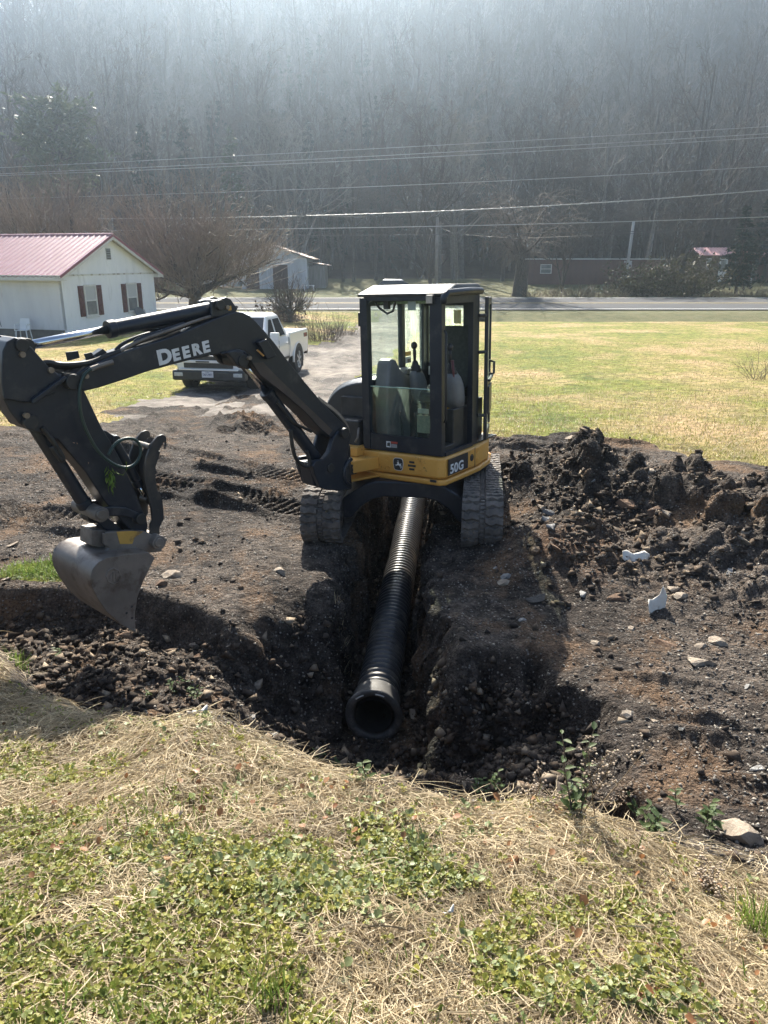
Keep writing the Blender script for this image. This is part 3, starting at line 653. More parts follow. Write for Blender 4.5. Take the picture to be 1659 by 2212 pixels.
# door folded back along the side
dd = V3((-.36, .90, 0)).normalized(); dn = V3((dd.y, -dd.x, 0))
dh = V3((.035, .885, 0))
def dpt(s, t, z): return dh+dd*s+dn*t+V3((0, 0, z))
door = MB()
def dbar(s0, s1, z0, z1, t0=0, t1=.04):
    door.prism([dpt(s0, t0, z0), dpt(s1, t0, z0), dpt(s1, t1, z0), dpt(s0, t1, z0)], [dpt(s0, t0, z1), dpt(s1, t0, z1), dpt(s1, t1, z1), dpt(s0, t1, z1)])
dbar(0, .06, .02, 1.55); dbar(.56, .62, .12, 1.50); dbar(.06, .56, 1.46, 1.54); dbar(.06, .58, .03, .11); dbar(.06, .56, .58, .65)
dbar(.02, .60, .66, .69, .04, .075); dbar(.05, .5, .30, .60, .035, .06)
do = door.build('cab_door', M_black, EX, bevel=.01, M=UP)
mb = MB(); mb.add([dpt(.06, .02, .65), dpt(.56, .02, .65), dpt(.56, .02, 1.46), dpt(.06, .02, 1.46)], [(0, 1, 2, 3)]); mb.build('door_glass', M_glassd, do, M=UP)
mb = MB(); mb.add([dpt(.06, .02, .11), dpt(.56, .02, .11), dpt(.56, .02, .58), dpt(.06, .02, .58)], [(0, 1, 2, 3)]); mb.build('door_glass', M_glassd, do, M=UP)
mb = MB(); mb.tube([dpt(.1, .05, .74), dpt(.12, .10, .74), dpt(.14, .10, .86), dpt(.12, .05, .88)], .014, 8); mb.build('door_handle', M_blk2, do, M=UP, smooth=True)
for z in (.3, .98, 1.36):
    mb = MB(); mb.tube([V3((-.0, .82, z)), V3((.04, .86, z)), dpt(.03, .02, z)], .018, 8); mb.build('door_hinge', M_blk2, do, M=UP)
b = MB(); b.tube([V3((.012, .03, .35)), V3((.035, .02, .38)), V3((.035, .02, 1.22)), V3((.012, .03, 1.25))], .013, 8); b.build('grab_rail', M_blk2, EX, M=UP, smooth=True)
# inside
def pad(mb, c, sx, sy, sz, n=14, m=10, e=.45, rx=0):
    c = V3(c); vs = []; f = lambda v: math.copysign(abs(v)**e, v); Mx = Matrix.Rotation(rx, 3, 'X')
    for i in range(m+1):
        th = math.pi*i/m-math.pi/2
        for j in range(n):
            a = 2*math.pi*j/n; vs.append(c+Mx @ V3((sx*f(math.cos(th))*f(math.cos(a)), sy*f(math.cos(th))*f(math.sin(a)), sz*f(math.sin(th)))))
    mb.add(vs, [(i*n+j, i*n+(j+1) % n, (i+1)*n+(j+1) % n, (i+1)*n+j) for i in range(m) for j in range(n)]); return mb
b = MB(); pad(b, (-.47, .80, .52), .25, .26, .075, rx=.06); seat = b.build('seat', M_seat, EX, M=UP, smooth=True)
b = MB(); pad(b, (-.45, 1.10, .88), .245, .075, .36, e=.4, rx=-.10); b.build('seat_back', M_seat, seat, M=UP, smooth=True)
b = MB(); b.box(-.80, -.16, .60, 1.28, .005, .44); b.box(-.14, -.06, .36, .72, .006, .43); b.box(-.5, -.06, .58, .66, .006, .43); b.build('seat_base', M_blk2, EX, bevel=.015, M=UP)
def console(x, y, s, k=1.0):
    mb = MB(); secs = []
    for z, w_, l_, oy in ((.42, .07, .20, .05), (.52, .085, .24, .02), (.66, .085, .25, -.02), (.74, .075, .21, -.05), (.79, .055, .15, -.07)):
        secs.append([V3((x+k*w_*math.copysign(abs(math.cos(a))**.6, math.cos(a)), y+oy+l_*.5*math.copysign(abs(math.sin(a))**.6, math.sin(a)), z)) for a in np.linspace(0, 2*math.pi, 17)[:-1]])
    n = 16; mb.add([v for q in secs for v in q], [(k*n+i, k*n+(i+1) % n, (k+1)*n+(i+1) % n, (k+1)*n+i) for k in range(4) for i in range(n)]+[tuple(range(n)), tuple(range(4*n, 5*n))])
    c = mb.build('control_console', M_grey, EX, M=UP, smooth=True)
    mb = MB(); mb.tube([V3((x, y-.07, .78)), V3((x, y-.07, .80)), V3((x, y-.075, .815)), V3((x, y-.075, .83)), V3((x, y-.08, .85)), V3((x, y-.085, .88)), V3((x, y-.09, .90))], [.062, .066, .05, .056, .04, .032, .018], 12)
    mb.build('lever_boot', M_rubber_dark, c, M=UP, smooth=True)
    mb = MB(); mb.tube([V3((x, y-.09, .89)), V3((x+.005, y-.10, .98)), V3((x+.005, y-.105, 1.03))], [.014, .02, .016], 10); mb.ball(V3((x+.005, y-.108, 1.06)), .035, 12, 8, (1, 1, 1.15)); mb.build('joystick', M_blk2, c, M=UP, smooth=True)
    return c
c1 = console(-.14, .53, 1); c2 = console(-.62, .62, 1, .7)
b = MB(); b.tube([V3((-.10, .44, .60)), V3((-.085, .41, .78)), V3((-.09, .39, .93))], [.012, .012, .018], 8); b.build('safety_lever', mat('dull_red_lever', (.12, .03, .03), rough=.5), EX, M=UP, smooth=True)
b = MB()
pr = [(.16, .02), (.62, .02), (.72, .45), (.70, .70), (.55, .75), (.42, .82), (.34, .92), (.27, .945), (.21, .91), (.18, .80), (.15, .66), (.14, .3)]
b.prism([V3((-.905, y, z)) for y, z in pr], [V3((-.73, y, z)) for y, z in pr]); b.build('side_console', M_grey, EX, M=UP, bevel=.045, seg=4)
b = MB(); b.box(-.90, -.74, .56, .78, .74, .80); b.build('cup_tray', M_grey, EX, bevel=.012, M=UP)
for x in (-.60, -.42):
    b = MB(); b.tube([V3((x, .22, .02)), V3((x+.01, .20, .22)), V3((x+.01, .16, .40))], .012, 8); b.box(x-.06, x+.06, .16, .30, .02, .045); b.build('travel_pedal', M_blk2, EX, M=UP)
b = MB(); b.box(-.88, -.06, .06, .55, .006, .014); b.build('floor_mat', mat('floor_mat', (.05, .048, .045), (.10, .09, .08), scale=10, rough=.9), EX, M=UP)
b = MB(); b.box(-.16, -.03, .08, .34, .014, .08); b.build('foot_rest', M_blk2, EX, bevel=.01, M=UP)
# stickers
def sticker(name, x0, x1, z0, z1, y, m, par=EX): 
    mb = MB(); mb.box(x0, x1, y-.0025, y, z0, z1); return mb.build(name, m, par, M=UP)
wst = sticker('warning_sticker', -.675, -.53, .035, .105, .0125, M_blk_dec, EX)
sticker('sticker_heading', -.615, -.532, .083, .103, .010, M_red_dec, wst); sticker('sticker_picture', -.672, -.618, .038, .102, .010, M_white_dec, wst)
flat('sticker_hand', [(-.667, .06), (-.655, .05), (-.64, .052), (-.625, .045), (-.624, .095), (-.64, .085), (-.65, .095), (-.655, .08), (-.668, .085), (-.657, .07)], .0076, .0012, M_blk_dec, wst)
for k in range(4): sticker('sticker_line', -.612, -.54, .041+.0095*k, .0445+.0095*k, .0098, M_white_dec, wst)
mb = MB(); mb.box(-.928, -.922, .80, .96, .83, .90); mb.build('window_sticker', M_white_dec, EX, M=UP); mb = MB(); mb.box(-.9275, -.9215, .80, .96, .91, .96); mb.build('window_sticker', M_org_dec, EX, M=UP)
mb = MB(); mb.box(-.926, -.9205, .88, .955, .835, .875); mb.build('window_sticker', M_blk_dec, EX, M=UP)
mb = MB(); mb.box(-.88, -.80, 1.29, 1.298, .66, .76); mb.build('window_sticker', M_white_dec, EX, M=UP)
mb = MB(); mb.box(-.40, -.34, 1.272, 1.279, .98, 1.14); mb.build('post_sticker', M_white_dec, EX, M=UP)
mb = MB(); mb.box(-.56, -.47, 1.318, 1.326, 1.25, 1.40); mb.build('window_sticker', mat('yellow_sticker', (.6, .5, .2), (.7, .68, .5), scale=20), EX, M=UP)
mb = MB(); mb.box(-.26, -.20, .572, .5795, .37, .41); mb.build('base_sticker', M_org_dec, EX, M=UP)
for x, z, m in ((-.40, .30, M_white_dec), (-.40, .42, M_white_dec)): pass
mb = MB(); mb.box(-.30, -.17, .036, .0375, .42, .47); mb.build('glass_sticker', mat('faded_sticker', (.38, .40, .34), (.5, .5, .42), scale=30), EX, M=UP)
mb = MB(); mb.box(-.31, -.16, .036, .0375, .22, .40); mb.build('glass_sticker', mat('pale_sticker', (.20, .22, .17), (.34, .33, .24), scale=40), EX, M=UP)
b = MB(); b.tube([V3((-1.0, -.02, .22)), V3((-.98, -.06, .20)), V3((-.97, -.09, .13)), V3((-1.0, -.10, .08))], .012, 8); b.build('grease_line', M_steel, EX, M=UP, smooth=True)
b = MB(); b.box(-1.0, -.962, .02, .055, 1.28, 1.42); b.build('mirror_mount', M_blk2, EX, bevel=.006, M=UP)
# --- boom, arm, bucket: all lie in one upright plane that swings from the post
BO = V3((-.37, 7.6, 0)); BU = V3((-.674, -.738, 0)).normalized(); BN = V3((-BU.y, BU.x, 0))
if BN.y > 0: BN = -BN
def bp(px, py, off=0.0):
    d = ray(px, py); e = V3((0, 0, EYE)); o = BO+BN*off; t = (o-e).dot(BN)/d.dot(BN); p = e+d*t; return ((p-BO).dot(BU), p.z)
def bw(s, z, off): return BO+BU*s+BN*off+V3((0, 0, z))
def bprism(mb, pts, o0, o1): mb.prism([bw(s, z, o0) for s, z in pts], [bw(s, z, o1) for s, z in pts]); return mb
def tr(pts, off): return [bp(x, y, off) for x, y in pts]
z2 = lambda pts: [(x*.46296, 603.5+y*.46296) for x, y in pts]
z7 = lambda pts: [(329.2+.2645*x, 548.6+.2645*y) for x, y in pts]
zb = lambda pts: [(109.7+.2158*x, 905.2+.2158*y) for x, y in pts]
zc = lambda pts: [(630.9+.2976*x, 581+.2976*y) for x, y in pts]
boom_px = z2([(318, 478), (332, 455), (415, 405), (520, 360), (640, 318), (800, 268), (930, 214), (1010, 180), (1060, 161), (1100, 150)])+z7([(700, 470), (745, 478), (800, 505), (850, 550), (900, 606), (1000, 724), (1100, 860), (1230, 1022), (1400, 1225), (1500, 1325), (1580, 1400)])+[(752, 930), (748, 945), (736, 948)]+z7([(1455, 1500), (1370, 1425), (1250, 1292), (1100, 1162), (1000, 1082), (880, 990), (820, 905), (780, 835), (740, 800), (690, 788), (640, 795)])+z2([(1040, 345), (900, 374), (700, 427), (570, 472), (460, 507), (395, 522), (345, 512)])
H2 = .115
bm_ = MB(); bprism(bm_, tr(boom_px, H2), -H2, H2); boom = bm_.build('boom', M_black, EX, bevel=.012)
# welded flange lines along the lower edge
fl = tr(z7([(560, 815), (640, 795), (690, 788), (740, 800), (790, 838)]), H2); b = MB(); b.tube([bw(s, z, H2+.004) for s, z in fl], .014, 6); b.build('weld_flange', M_black, boom, smooth=True)
fl = tr(z7([(905, 885), (1000, 985), (1100, 1082), (1250, 1228), (1400, 1372), (1470, 1440)]), H2); low = tr(z7([(820, 890), (880, 985), (1000, 1078), (1100, 1158), (1250, 1288), (1370, 1420), (1440, 1480)]), H2)
M_boomlow = mat('brown_boom_strip', (.055, .042, .034), (.085, .062, .048), scale=5, rough=.6)
b = MB(); P_ = fl+low[::-1]; bprism(b, P_, H2, H2+.003); b.build('boom_lower_strip', M_boomlow, boom)  # thin brown strip laid along the lower part of the boom's near face
def bcirc(mb, px, py, off0, off1, r, n=20, ref=None):
    s, z = bp(px, py, ref if ref is not None else off1); mb.cyl(bw(s, z, off0), bw(s, z, off1), r, n)
b = MB(); lug = tr(z2([(985, 178), (987, 104), (1056, 83), (1078, 92), (1110, 140), (1075, 168)]), .10)
bprism(b, lug, .07, .10); bprism(b, lug, -.10, -.07); b.build('cylinder_bracket', M_black, boom, bevel=.008)
for px, py, w_, r_ in ((478, 659, .13, .042), (527, 779.5, .15, .055), (160, 825, .17, .055), (747, 936, .18, .05)):
    b = MB(); bcirc(b, px, py, -w_, w_, r_); b.build('boom_pin', M_blk2, boom, bevel=.006)
for px, py, off in ((492.5, 664, .105), (541, 773.5, .155), (188, 813, .12)):
    b = MB(); bcirc(b, px, py, off-.01, off+.025, .018, 10); b.build('pin_bolt', M_rust, boom)
b = MB(); st = tr(z2([(1062, 125), (1078, 123), (1080, 143), (1066, 146)]), .101); bprism(b, st, .1, .103); b.build('bracket_sticker', M_org_dec, boom)
lugb = tr(z7([(600, 800), (660, 790), (740, 800), (790, 850), (770, 905), (720, 925), (690, 905), (660, 860)]), .14); b = MB(); bprism(b, lugb, .085, .14); bprism(b, lugb, -.14, -.085); b.build('cylinder_lug', M_black, boom, bevel=.01)
pl = tr(z7([(838, 720), (905, 690), (990, 830), (910, 860)]), .12); b = MB(); bprism(b, pl, H2, H2+.055); wl2 = b.build('boom_lamp_guard', M_black, boom, bevel=.008)
pl = tr(z7([(848, 785), (860, 780), (913, 830), (905, 838)]), .17); b = MB(); bprism(b, pl, H2+.05, H2+.06); b.build('boom_lamp', mat('amber_lens', (.45, .22, .06), rough=.3), boom)
# lettering
p0 = bp(343, 788, H2); p1 = bp(458, 757, H2); o_ = bw(p0[0], p0[1], H2+.001); xdir = bw(p1[0], p1[1], H2)-bw(p0[0], p0[1], H2)
M_let = M_white_dec
ln = xdir.length
hd = bp(338, 757, H2); he = (bw(hd[0], hd[1], H2)-bw(p0[0], p0[1], H2)).length
zup = bw(hd[0], hd[1], H2)-bw(p0[0], p0[1], H2)
d1 = text('boom_lettering', 'D', he*1.36, o_, xdir, zup, M_let, boom, .0015, .008, 1.12)
ow = o_+xdir*.262
for k_, ch in enumerate('EERE'):
    text('boom_lettering', ch, he*1.10, ow+xdir*(.185*k_+(.012 if k_ == 3 else 0)), xdir, zup, M_let, boom, .0015, .006, 1.12)
# hydraulic cylinders
def hyd(name, a, b, split, rb, rr, off=0, aw=.03):
    A, B = bw(*a, off), bw(*b, off); C = A.lerp(B, split)
    mb = MB(); mb.cyl(A, C, rb, 22); d = (B-A).normalized(); mb.cyl(C-d*.05, C+d*.012, rb*1.13, 22); mb.cyl(A-d*.02, A+d*.04, rb*1.05, 18)
    mb.cyl(A-BN*.06, A+BN*.06, rb*.95, 16); o = mb.build(name, M_black, EX, bevel=.006)
    mb = MB(); mb.cyl(C, B, rr, 18); mb.build('piston_rod', M_chrome, o, smooth=True)
    mb = MB(); mb.cyl(B-BN*.055, B+BN*.055, rr*1.8, 16); mb.build('rod_eye', M_blk2, o, bevel=.005)
    return o, A, B, C
a = bp(478, 663, 0); c = bp(52, 748, 0); m_ = bp(234, 709, 0)
f_ = (m_[0]-a[0])/(c[0]-a[0]); ac, A1, B1, C1 = hyd('arm_cylinder', a, c, f_, .058, .032)
a = bp(690, 1000, 0); c = bp(527, 781, 0); m_ = bp(577, 864, 0)
f_ = (m_[0]-a[0])/(c[0]-a[0]); bc, A2, B2, C2 = hyd('boom_cylinder', a, c, f_, .060, .034)
a = bp(72, 914, 0); c = bp(197, 1112, 0); m_ = bp(184, 1090, 0)
f_ = (m_[0]-a[0])/(c[0]-a[0]); kc, A3, B3, C3 = hyd('bucket_cylinder', a, c, f_, .052, .032)
# swing post
sw = zc([(305, 1215), (340, 1178), (395, 1166), (425, 1190), (432, 1215), (415, 1290), (405, 1350), (425, 1378), (420, 1395), (385, 1425), (372, 1475), (380, 1530), (410, 1560), (440, 1572), (430, 1590), (395, 1602), (350, 1612), (255, 1604), (205, 1590), (165, 1490), (150, 1430), (172, 1390), (230, 1380), (270, 1330)])
b = MB(); swt = tr(sw, .14); bprism(b, swt, .085, .14); bprism(b, swt, -.12, -.075)
base = tr(zc([(165, 1420), (300, 1400), (370, 1480), (385, 1560), (340, 1608), (255, 1602), (205, 1588)]), .17); bprism(b, base, -.075, .085)
post_ = b.build('swing_post', M_black, EX, bevel=.014)
b = MB(); b.tube([bw(*bp(x, y, .14), .145) for x, y in zc([(428, 1378), (398, 1405), (378, 1450), (372, 1500), (385, 1545), (415, 1568)])], .022, 8); b.build('post_ring', M_black, post_, smooth=True)
b = MB(); bcirc(b, 630.9+.2976*285, 581+.2976*1447, .13, .155, .045); b.build('post_pin', M_blk2, post_, bevel=.006)
b = MB(); bcirc(b, 630.9+.2976*395, 581+.2976*1195, .13, .165, .04); b.build('post_pin', M_blk2, post_, bevel=.006)
# arm
arm_px = [(4, 790), (6, 758), (15, 738), (33, 729), (50, 734), (70, 752), (106, 793), (134, 812), (176, 828), (186, 850), (218, 918), (259, 988), (296, 1068), (320, 1132), (318, 1152), (303, 1160), (287, 1150), (268, 1131), (227, 1084), (185, 1020), (125, 950), (95, 938), (60, 928), (42, 915), (22, 890), (8, 862), (4, 830)]
b = MB(); A4 = tr(arm_px, .10); bprism(b, A4, -.10, .10); arm = b.build('arm', M_black, EX, bevel=.012)
ear = tr([(4, 790), (6, 758), (15, 738), (33, 729), (50, 734), (70, 752), (106, 793), (134, 815), (120, 850), (60, 870), (9, 862), (4, 830)], .13)
b = MB(); bprism(b, ear, .10, .13); bprism(b, ear, -.13, -.10); b.build('arm_cheek_plate', M_black, arm, bevel=.008)
for px, py, w_, r_ in ((50, 746, .155, .045), (69, 913, .145, .05), (306, 1122, .165, .045)):
    b = MB(); bcirc(b, px, py, -w_, w_, r_); b.build('arm_pin', M_blk2, arm, bevel=.006)
for px, py in ((50, 766), (59, 898), (112, 800)):
    b = MB(); bcirc(b, px, py, .125, .155, .02, 10); b.build('pin_bolt', M_rust, arm)
lk = tr(z2([(300, 450), (318, 462), (165, 580), (150, 580), (150, 560)]), .16); b = MB(); bprism(b, lk, .13, .165); b.build('hose_guard', M_black, arm, bevel=.008)
M_scr = mat('scraped_primer', (.30, .20, .14), (.2, .13, .09), scale=30)
for k, (px, py, w_, h_) in enumerate(((157, 955, 5, 3), (165, 956, 3, 4), (190, 998, 2, 5), (230, 1040, 3, 4))):
    q = tr([(px, py), (px+w_, py+1), (px+w_-1, py+h_), (px+1, py+h_-1)], .101); b = MB(); bprism(b, q, .1, .1022); b.build('scraped_paint', M_scr, arm)
# bucket linkage
def link_bar(name, pts, o0, o1, m=M_black, bev=.008):
    b = MB(); P = tr(pts, o1); bprism(b, P, o0, o1); bprism(b, P, -o1, -o0); return b.build(name, m, EX, bevel=bev)
link_bar('guide_link', zb([(470, 900), (540, 885), (640, 878), (760, 890), (870, 935), (925, 965), (945, 1005), (905, 1040), (870, 1020), (800, 985), (680, 970), (580, 978), (520, 1000), (470, 960)]), .105, .14)
b = MB(); P = tr(zb([(430, 1010), (500, 985), (570, 985), (720, 1110), (690, 1150), (600, 1150)]), .08); bprism(b, P, -.08, .08); b.build('bucket_link', M_black, EX, bevel=.01)
b = MB(); bcirc(b, 109.7+.2158*515, 905.2+.2158*960, -.19, .19, .058, ref=.19); bcirc(b, 109.7+.2158*515, 905.2+.2158*960, -.21, .21, .038, ref=.21); b.build('link_pin', M_steel, EX, bevel=.006)
# coupler and bucket
cp = zb([(540, 1150), (560, 1130), (660, 1125), (790, 1118), (935, 1122), (1000, 1150), (1120, 1200), (1120, 1275), (1020, 1310), (960, 1330), (560, 1370), (500, 1370), (580, 1290), (545, 1260)])
b = MB(); P = tr(cp, .15); bprism(b, P, .10, .15); bprism(b, P, -.15, -.10)
P = tr(zb([(370, 1090), (560, 1090), (560, 1290), (360, 1250)]), .0); bprism(b, P, -.12, .06); P = tr(zb([(700, 1230), (1050, 1220), (1050, 1300), (600, 1340)]), .0); bprism(b, P, -.10, .10)
bk = b.build('coupler', M_steel, EX, bevel=.012)
b = MB(); P = tr(zb([(660, 1127), (790, 1120), (930, 1124), (840, 1185), (815, 1250), (692, 1250)]), .152); bprism(b, P, .15, .1535); b.build('coupler_paint', mat('coupler_yellow', (.50, .29, .06), (.16, .10, .05), scale=9, rough=.6, lo=.52, hi=.62), bk)
b = MB(); bcirc(b, 109.7+.2158*1090, 905.2+.2158*1240, -.20, .215, .06, ref=.215); bcirc(b, 109.7+.2158*1090, 905.2+.2158*1240, -.20, .23, .038, ref=.23); b.build('coupler_pin', M_steel, bk, bevel=.006)
BW = .31
side = zb([(980, 1335), (1045, 1388), (1000, 1480), (930, 1620), (870, 1780), (845, 1950), (848, 2140), (690, 2050), (560, 1930), (470, 1800), (410, 1680), (395, 1590), (420, 1500), (480, 1430), (570, 1385), (760, 1355)])
SPn = tr(side, BW)
b = MB(); bprism(b, SPn, BW-.022, BW); bprism(b, SPn, -BW, -BW+.022)
prof_b = SPn[6:]+[SPn[0]]
def shell(mb, pr, th, o0, o1):
    n = len(pr); cen = (sum(p[0] for p in pr)/n, sum(p[1] for p in pr)/n)
    inn = [(p[0]+(cen[0]-p[0])*th, p[1]+(cen[1]-p[1])*th) for p in pr]
    vs = [bw(*p, o) for o in (o0, o1) for p in pr]+[bw(*p, o) for o in (o0, o1) for p in inn]; fs = []
    for i in range(n-1):
        fs += [(i, i+1, n+i+1, n+i), (2*n+i, 3*n+i, 3*n+i+1, 2*n+i+1)]
    fs += [(0, n, 3*n, 2*n), (n-1, 2*n-1+0, 4*n-1, 3*n-1)]
    mb.add(vs, fs)
def smooth_poly(P, it=2):
    for _ in range(it):
        o = [P[0]]
        for i in range(len(P)-1):
            a, c = P[i], P[i+1]; o += [(a[0]*.75+c[0]*.25, a[1]*.75+c[1]*.25), (a[0]*.25+c[0]*.75, a[1]*.25+c[1]*.75)]
        o.append(P[-1]); P = o
    return P
M_bucket = mat('bucket_steel', (.155, .135, .118), (.235, .205, .18), scale=3, rough=.48, metal=.35, c3=(.085, .06, .045), s3=7, t3=(.52, .70), bump=.10, bscale=18, bdist=.01)
shell(b, smooth_poly(prof_b), .045, -BW+.004, BW-.004)
bucket = b.build('bucket', M_bucket, EX, bevel=0); 
md = bucket.modifiers.new('Bevel', 'BEVEL'); md.width = .005; md.limit_method = 'ANGLE'; md.angle_limit = R(40)
bucket.data.polygons.foreach_set('use_smooth', [True]*len(bucket.data.polygons)); md.harden_normals = True
b = MB(); t0 = bp(109.7+.2158*848, 905.2+.2158*2140, BW); t1 = bp(109.7+.2158*690, 905.2+.2158*2045, BW)
b.prism([bw(*t0, -BW-.01), bw(t0[0], t0[1]+.03, -BW-.01), bw(*t1, -BW-.01)], [bw(*t0, BW+.012), bw(t0[0], t0[1]+.03, BW+.012), bw(*t1, BW+.012)]); b.build('cutting_edge', M_steel, bucket, bevel=.004)
ring = zb([(625+72*math.cos(a), 1572+78*math.sin(a)) for a in np.linspace(0, 2*math.pi, 9)]); b = MB(); b.tube([bw(*bp(x, y, BW), BW+.002) for x, y in ring], .006, 6)
mk = [[(590, 1560), (610, 1545), (612, 1590), (590, 1600)], [(620, 1530), (640, 1520), (640, 1630), (622, 1625)], [(650, 1550), (690, 1540), (690, 1560), (650, 1600)]]
for q in mk: bprism(b, tr(zb(q), BW), BW, BW+.006)
b.build('bucket_emblem', M_bucket, bucket)
for x, y in ((813, 1878), (760, 1943), (815, 1992)):
    b = MB(); bcirc(b, 109.7+.2158*x, 905.2+.2158*y, BW, BW+.0025, .010, 12); b.build('bolt_hole', M_blk_dec, bucket)
# thumb
th = zb([(1160, 225), (1158, 185), (1140, 160), (1115, 156), (1068, 175), (1010, 250), (960, 380), (938, 500), (945, 620), (975, 760), (1008, 900), (1020, 1010), (1000, 1060), (995, 1200), (1050, 1190), (1092, 1165), (1088, 1095), (1135, 1000), (1130, 900), (1118, 800), (1090, 740), (1068, 705), (1075, 690), (1050, 660), (1062, 640), (1042, 600), (1058, 580), (1040, 540), (1060, 520), (1046, 470), (1066, 440), (1056, 400), (1078, 370), (1074, 335), (1095, 310), (1095, 280), (1120, 262), (1128, 235)])
b = MB(); P = tr(th, .13); bprism(b, P, .105, .13); bprism(b, P, -.13, -.105)
P = tr(zb([(1000, 300), (1030, 300), (975, 470), (985, 620), (1040, 860), (1020, 870), (955, 640), (945, 470)]), .0); bprism(b, P, -.105, .105)
thumb = b.build('thumb', mat('thumb_steel', (.030, .031, .034), (.10, .085, .07), scale=4, rough=.5, metal=.2, lo=.45, hi=.7), EX, bevel=.005)
b = MB(); s0 = bp(109.7+.2158*985, 905.2+.2158*275, .1); b.cyl(bw(*s0, -.11), bw(*s0, .11), .022, 14); b.build('thumb_crossbar', M_steel, thumb)
b = MB(); bcirc(b, 109.7+.2158*1072, 905.2+.2158*920, .128, .1325, .016, 14); b.build('thumb_hole', M_blk_dec, thumb)
a = bp(109.7+.2158*620, 905.2+.2158*200, 0); c = bp(109.7+.2158*960, 905.2+.2158*800, 0); hyd('thumb_cylinder', a, c, .75, .038, .02)
b = MB(); P = tr(zb([(500, 100), (560, 120), (650, 180), (660, 240), (600, 260)]), .05); bprism(b, P, -.05, .05); b.build('thumb_bracket', M_black, arm, bevel=.006)
# hoses and pipes
def hose(name, pts, r, m=M_rubber_dark, par=EX, off=None, n=8, sm=2):
    P = [bw(*bp(x, y, o), o) for x, y, o in pts]
    for _ in range(sm):
        q = [P[0]]
        for i in range(len(P)-1): q += [P[i].lerp(P[i+1], .25), P[i].lerp(P[i+1], .75)]
        q.append(P[-1]); P = q
    mb = MB(); mb.tube(P, r, n); return mb.build(name, m, par, smooth=True)
M_hoseg = mat('green_hose', (.012, .035, .03), (.02, .045, .04), scale=9, rough=.4)
hose('thumb_hose', [(x*.46296, 603.5+y*.46296, .19) for x, y in ((425, 418), (395, 440), (375, 490), (368, 560), (380, 650), (420, 745), (470, 820), (540, 870), (600, 882), (645, 850), (662, 795), (640, 748), (590, 738), (535, 765), (505, 820))], .012, M_hoseg)
for k, o in enumerate((-.05, 0, .05, .085)):
    hose('boom_pipe', [(x*.46296, 603.5+(y+dy)*.46296, o) for x, y, dy in ((1105, 125, 0), (1090, 150, 4), (1030, 172, -4*k), (930, 200, -4*k), (800, 250, -5*k), (660, 300, -6*k), (560, 345, -4*k), (530, 360, 0))], .013, M_steel if k in (1, 3) else M_black)
hose('boom_pipe', [(x*.46296, 603.5+y*.46296, .06) for x, y in ((535, 362), (600, 345), (625, 330), (625, 300), (640, 280), (720, 250), (800, 225), (860, 205))], .015, M_black)
hose('boom_pipe', [(x*.46296, 603.5+y*.46296, -.03) for x, y in ((540, 330), (570, 300), (640, 268), (740, 240), (830, 215))], .015, M_black)
for k, o in enumerate((-.08, -.03, .03, .08)):
    hose('arm_hose', [(x*.46296, 603.5+(y-5*k)*.46296, o) for x, y in ((560, 352), (500, 370), (430, 402), (360, 412), (280, 415), (225, 400), (190, 410))], .02)
b = MB(); P = tr(z2([(340, 345), (400, 338), (408, 372), (350, 388)]), .06); bprism(b, P, -.06, -.05); P = tr(z2([(405, 350), (440, 342), (465, 375), (420, 395)]), .08); bprism(b, P, .03, .04); P = tr(z2([(440, 360), (490, 325), (520, 350), (530, 385), (470, 380)]), .08); bprism(b, P, -.02, .05); b.build('hose_clamp', M_black, boom, bevel=.004)
hose('coupling', [(x*.46296, 603.5+y*.46296, .13) for x, y in ((525, 385), (470, 402), (420, 420))], .02, M_steel)
for k, o in enumerate((-.07, .0, .06)):
    hose('tip_hose', [(x*.46296, 603.5+(y+8*k)*.46296, o) for x, y in ((400, 405), (330, 440), (255, 420), (200, 440), (185, 520), (205, 600))], .015)
hose('cylinder_hose', [(x*.46296, 603.5+y*.46296, .0) for x, y in ((570, 232), (620, 222), (700, 228), (770, 215), (850, 190), (930, 180))], .03)
hose('boom_hose', [(329.2+.2645*x, 548.6+.2645*y, .07) for x, y in ((1020, 1210), (1060, 1260), (1110, 1330), (1160, 1385), (1250, 1425), (1300, 1450))], .014)
hose('boom_hose', [(x*.46296, 603.5+y*.46296, .09) for x, y in ((1355, 700), (1365, 790), (1385, 850), (1430, 880), (1450, 860), (1430, 800))], .018)
hose('arm_pipe', [(x*.46296, 603.5+y*.46296, .11) for x, y in ((195, 690), (240, 745), (270, 790), (300, 840), (285, 850), (240, 780))], .018)
for k, o in enumerate((-.09, -.05, -.01, .03, .07)):
    hose('foot_hose', [(329.2+.2645*x, 548.6+.2645*(y+6*k), o) for x, y in ((1340, 1170), (1400, 1215), (1500, 1290), (1560, 1360), (1600, 1430), (1600, 1500))], .02)
EX['label'] = 'black and yellow mini excavator straddling the trench with its cab door open'
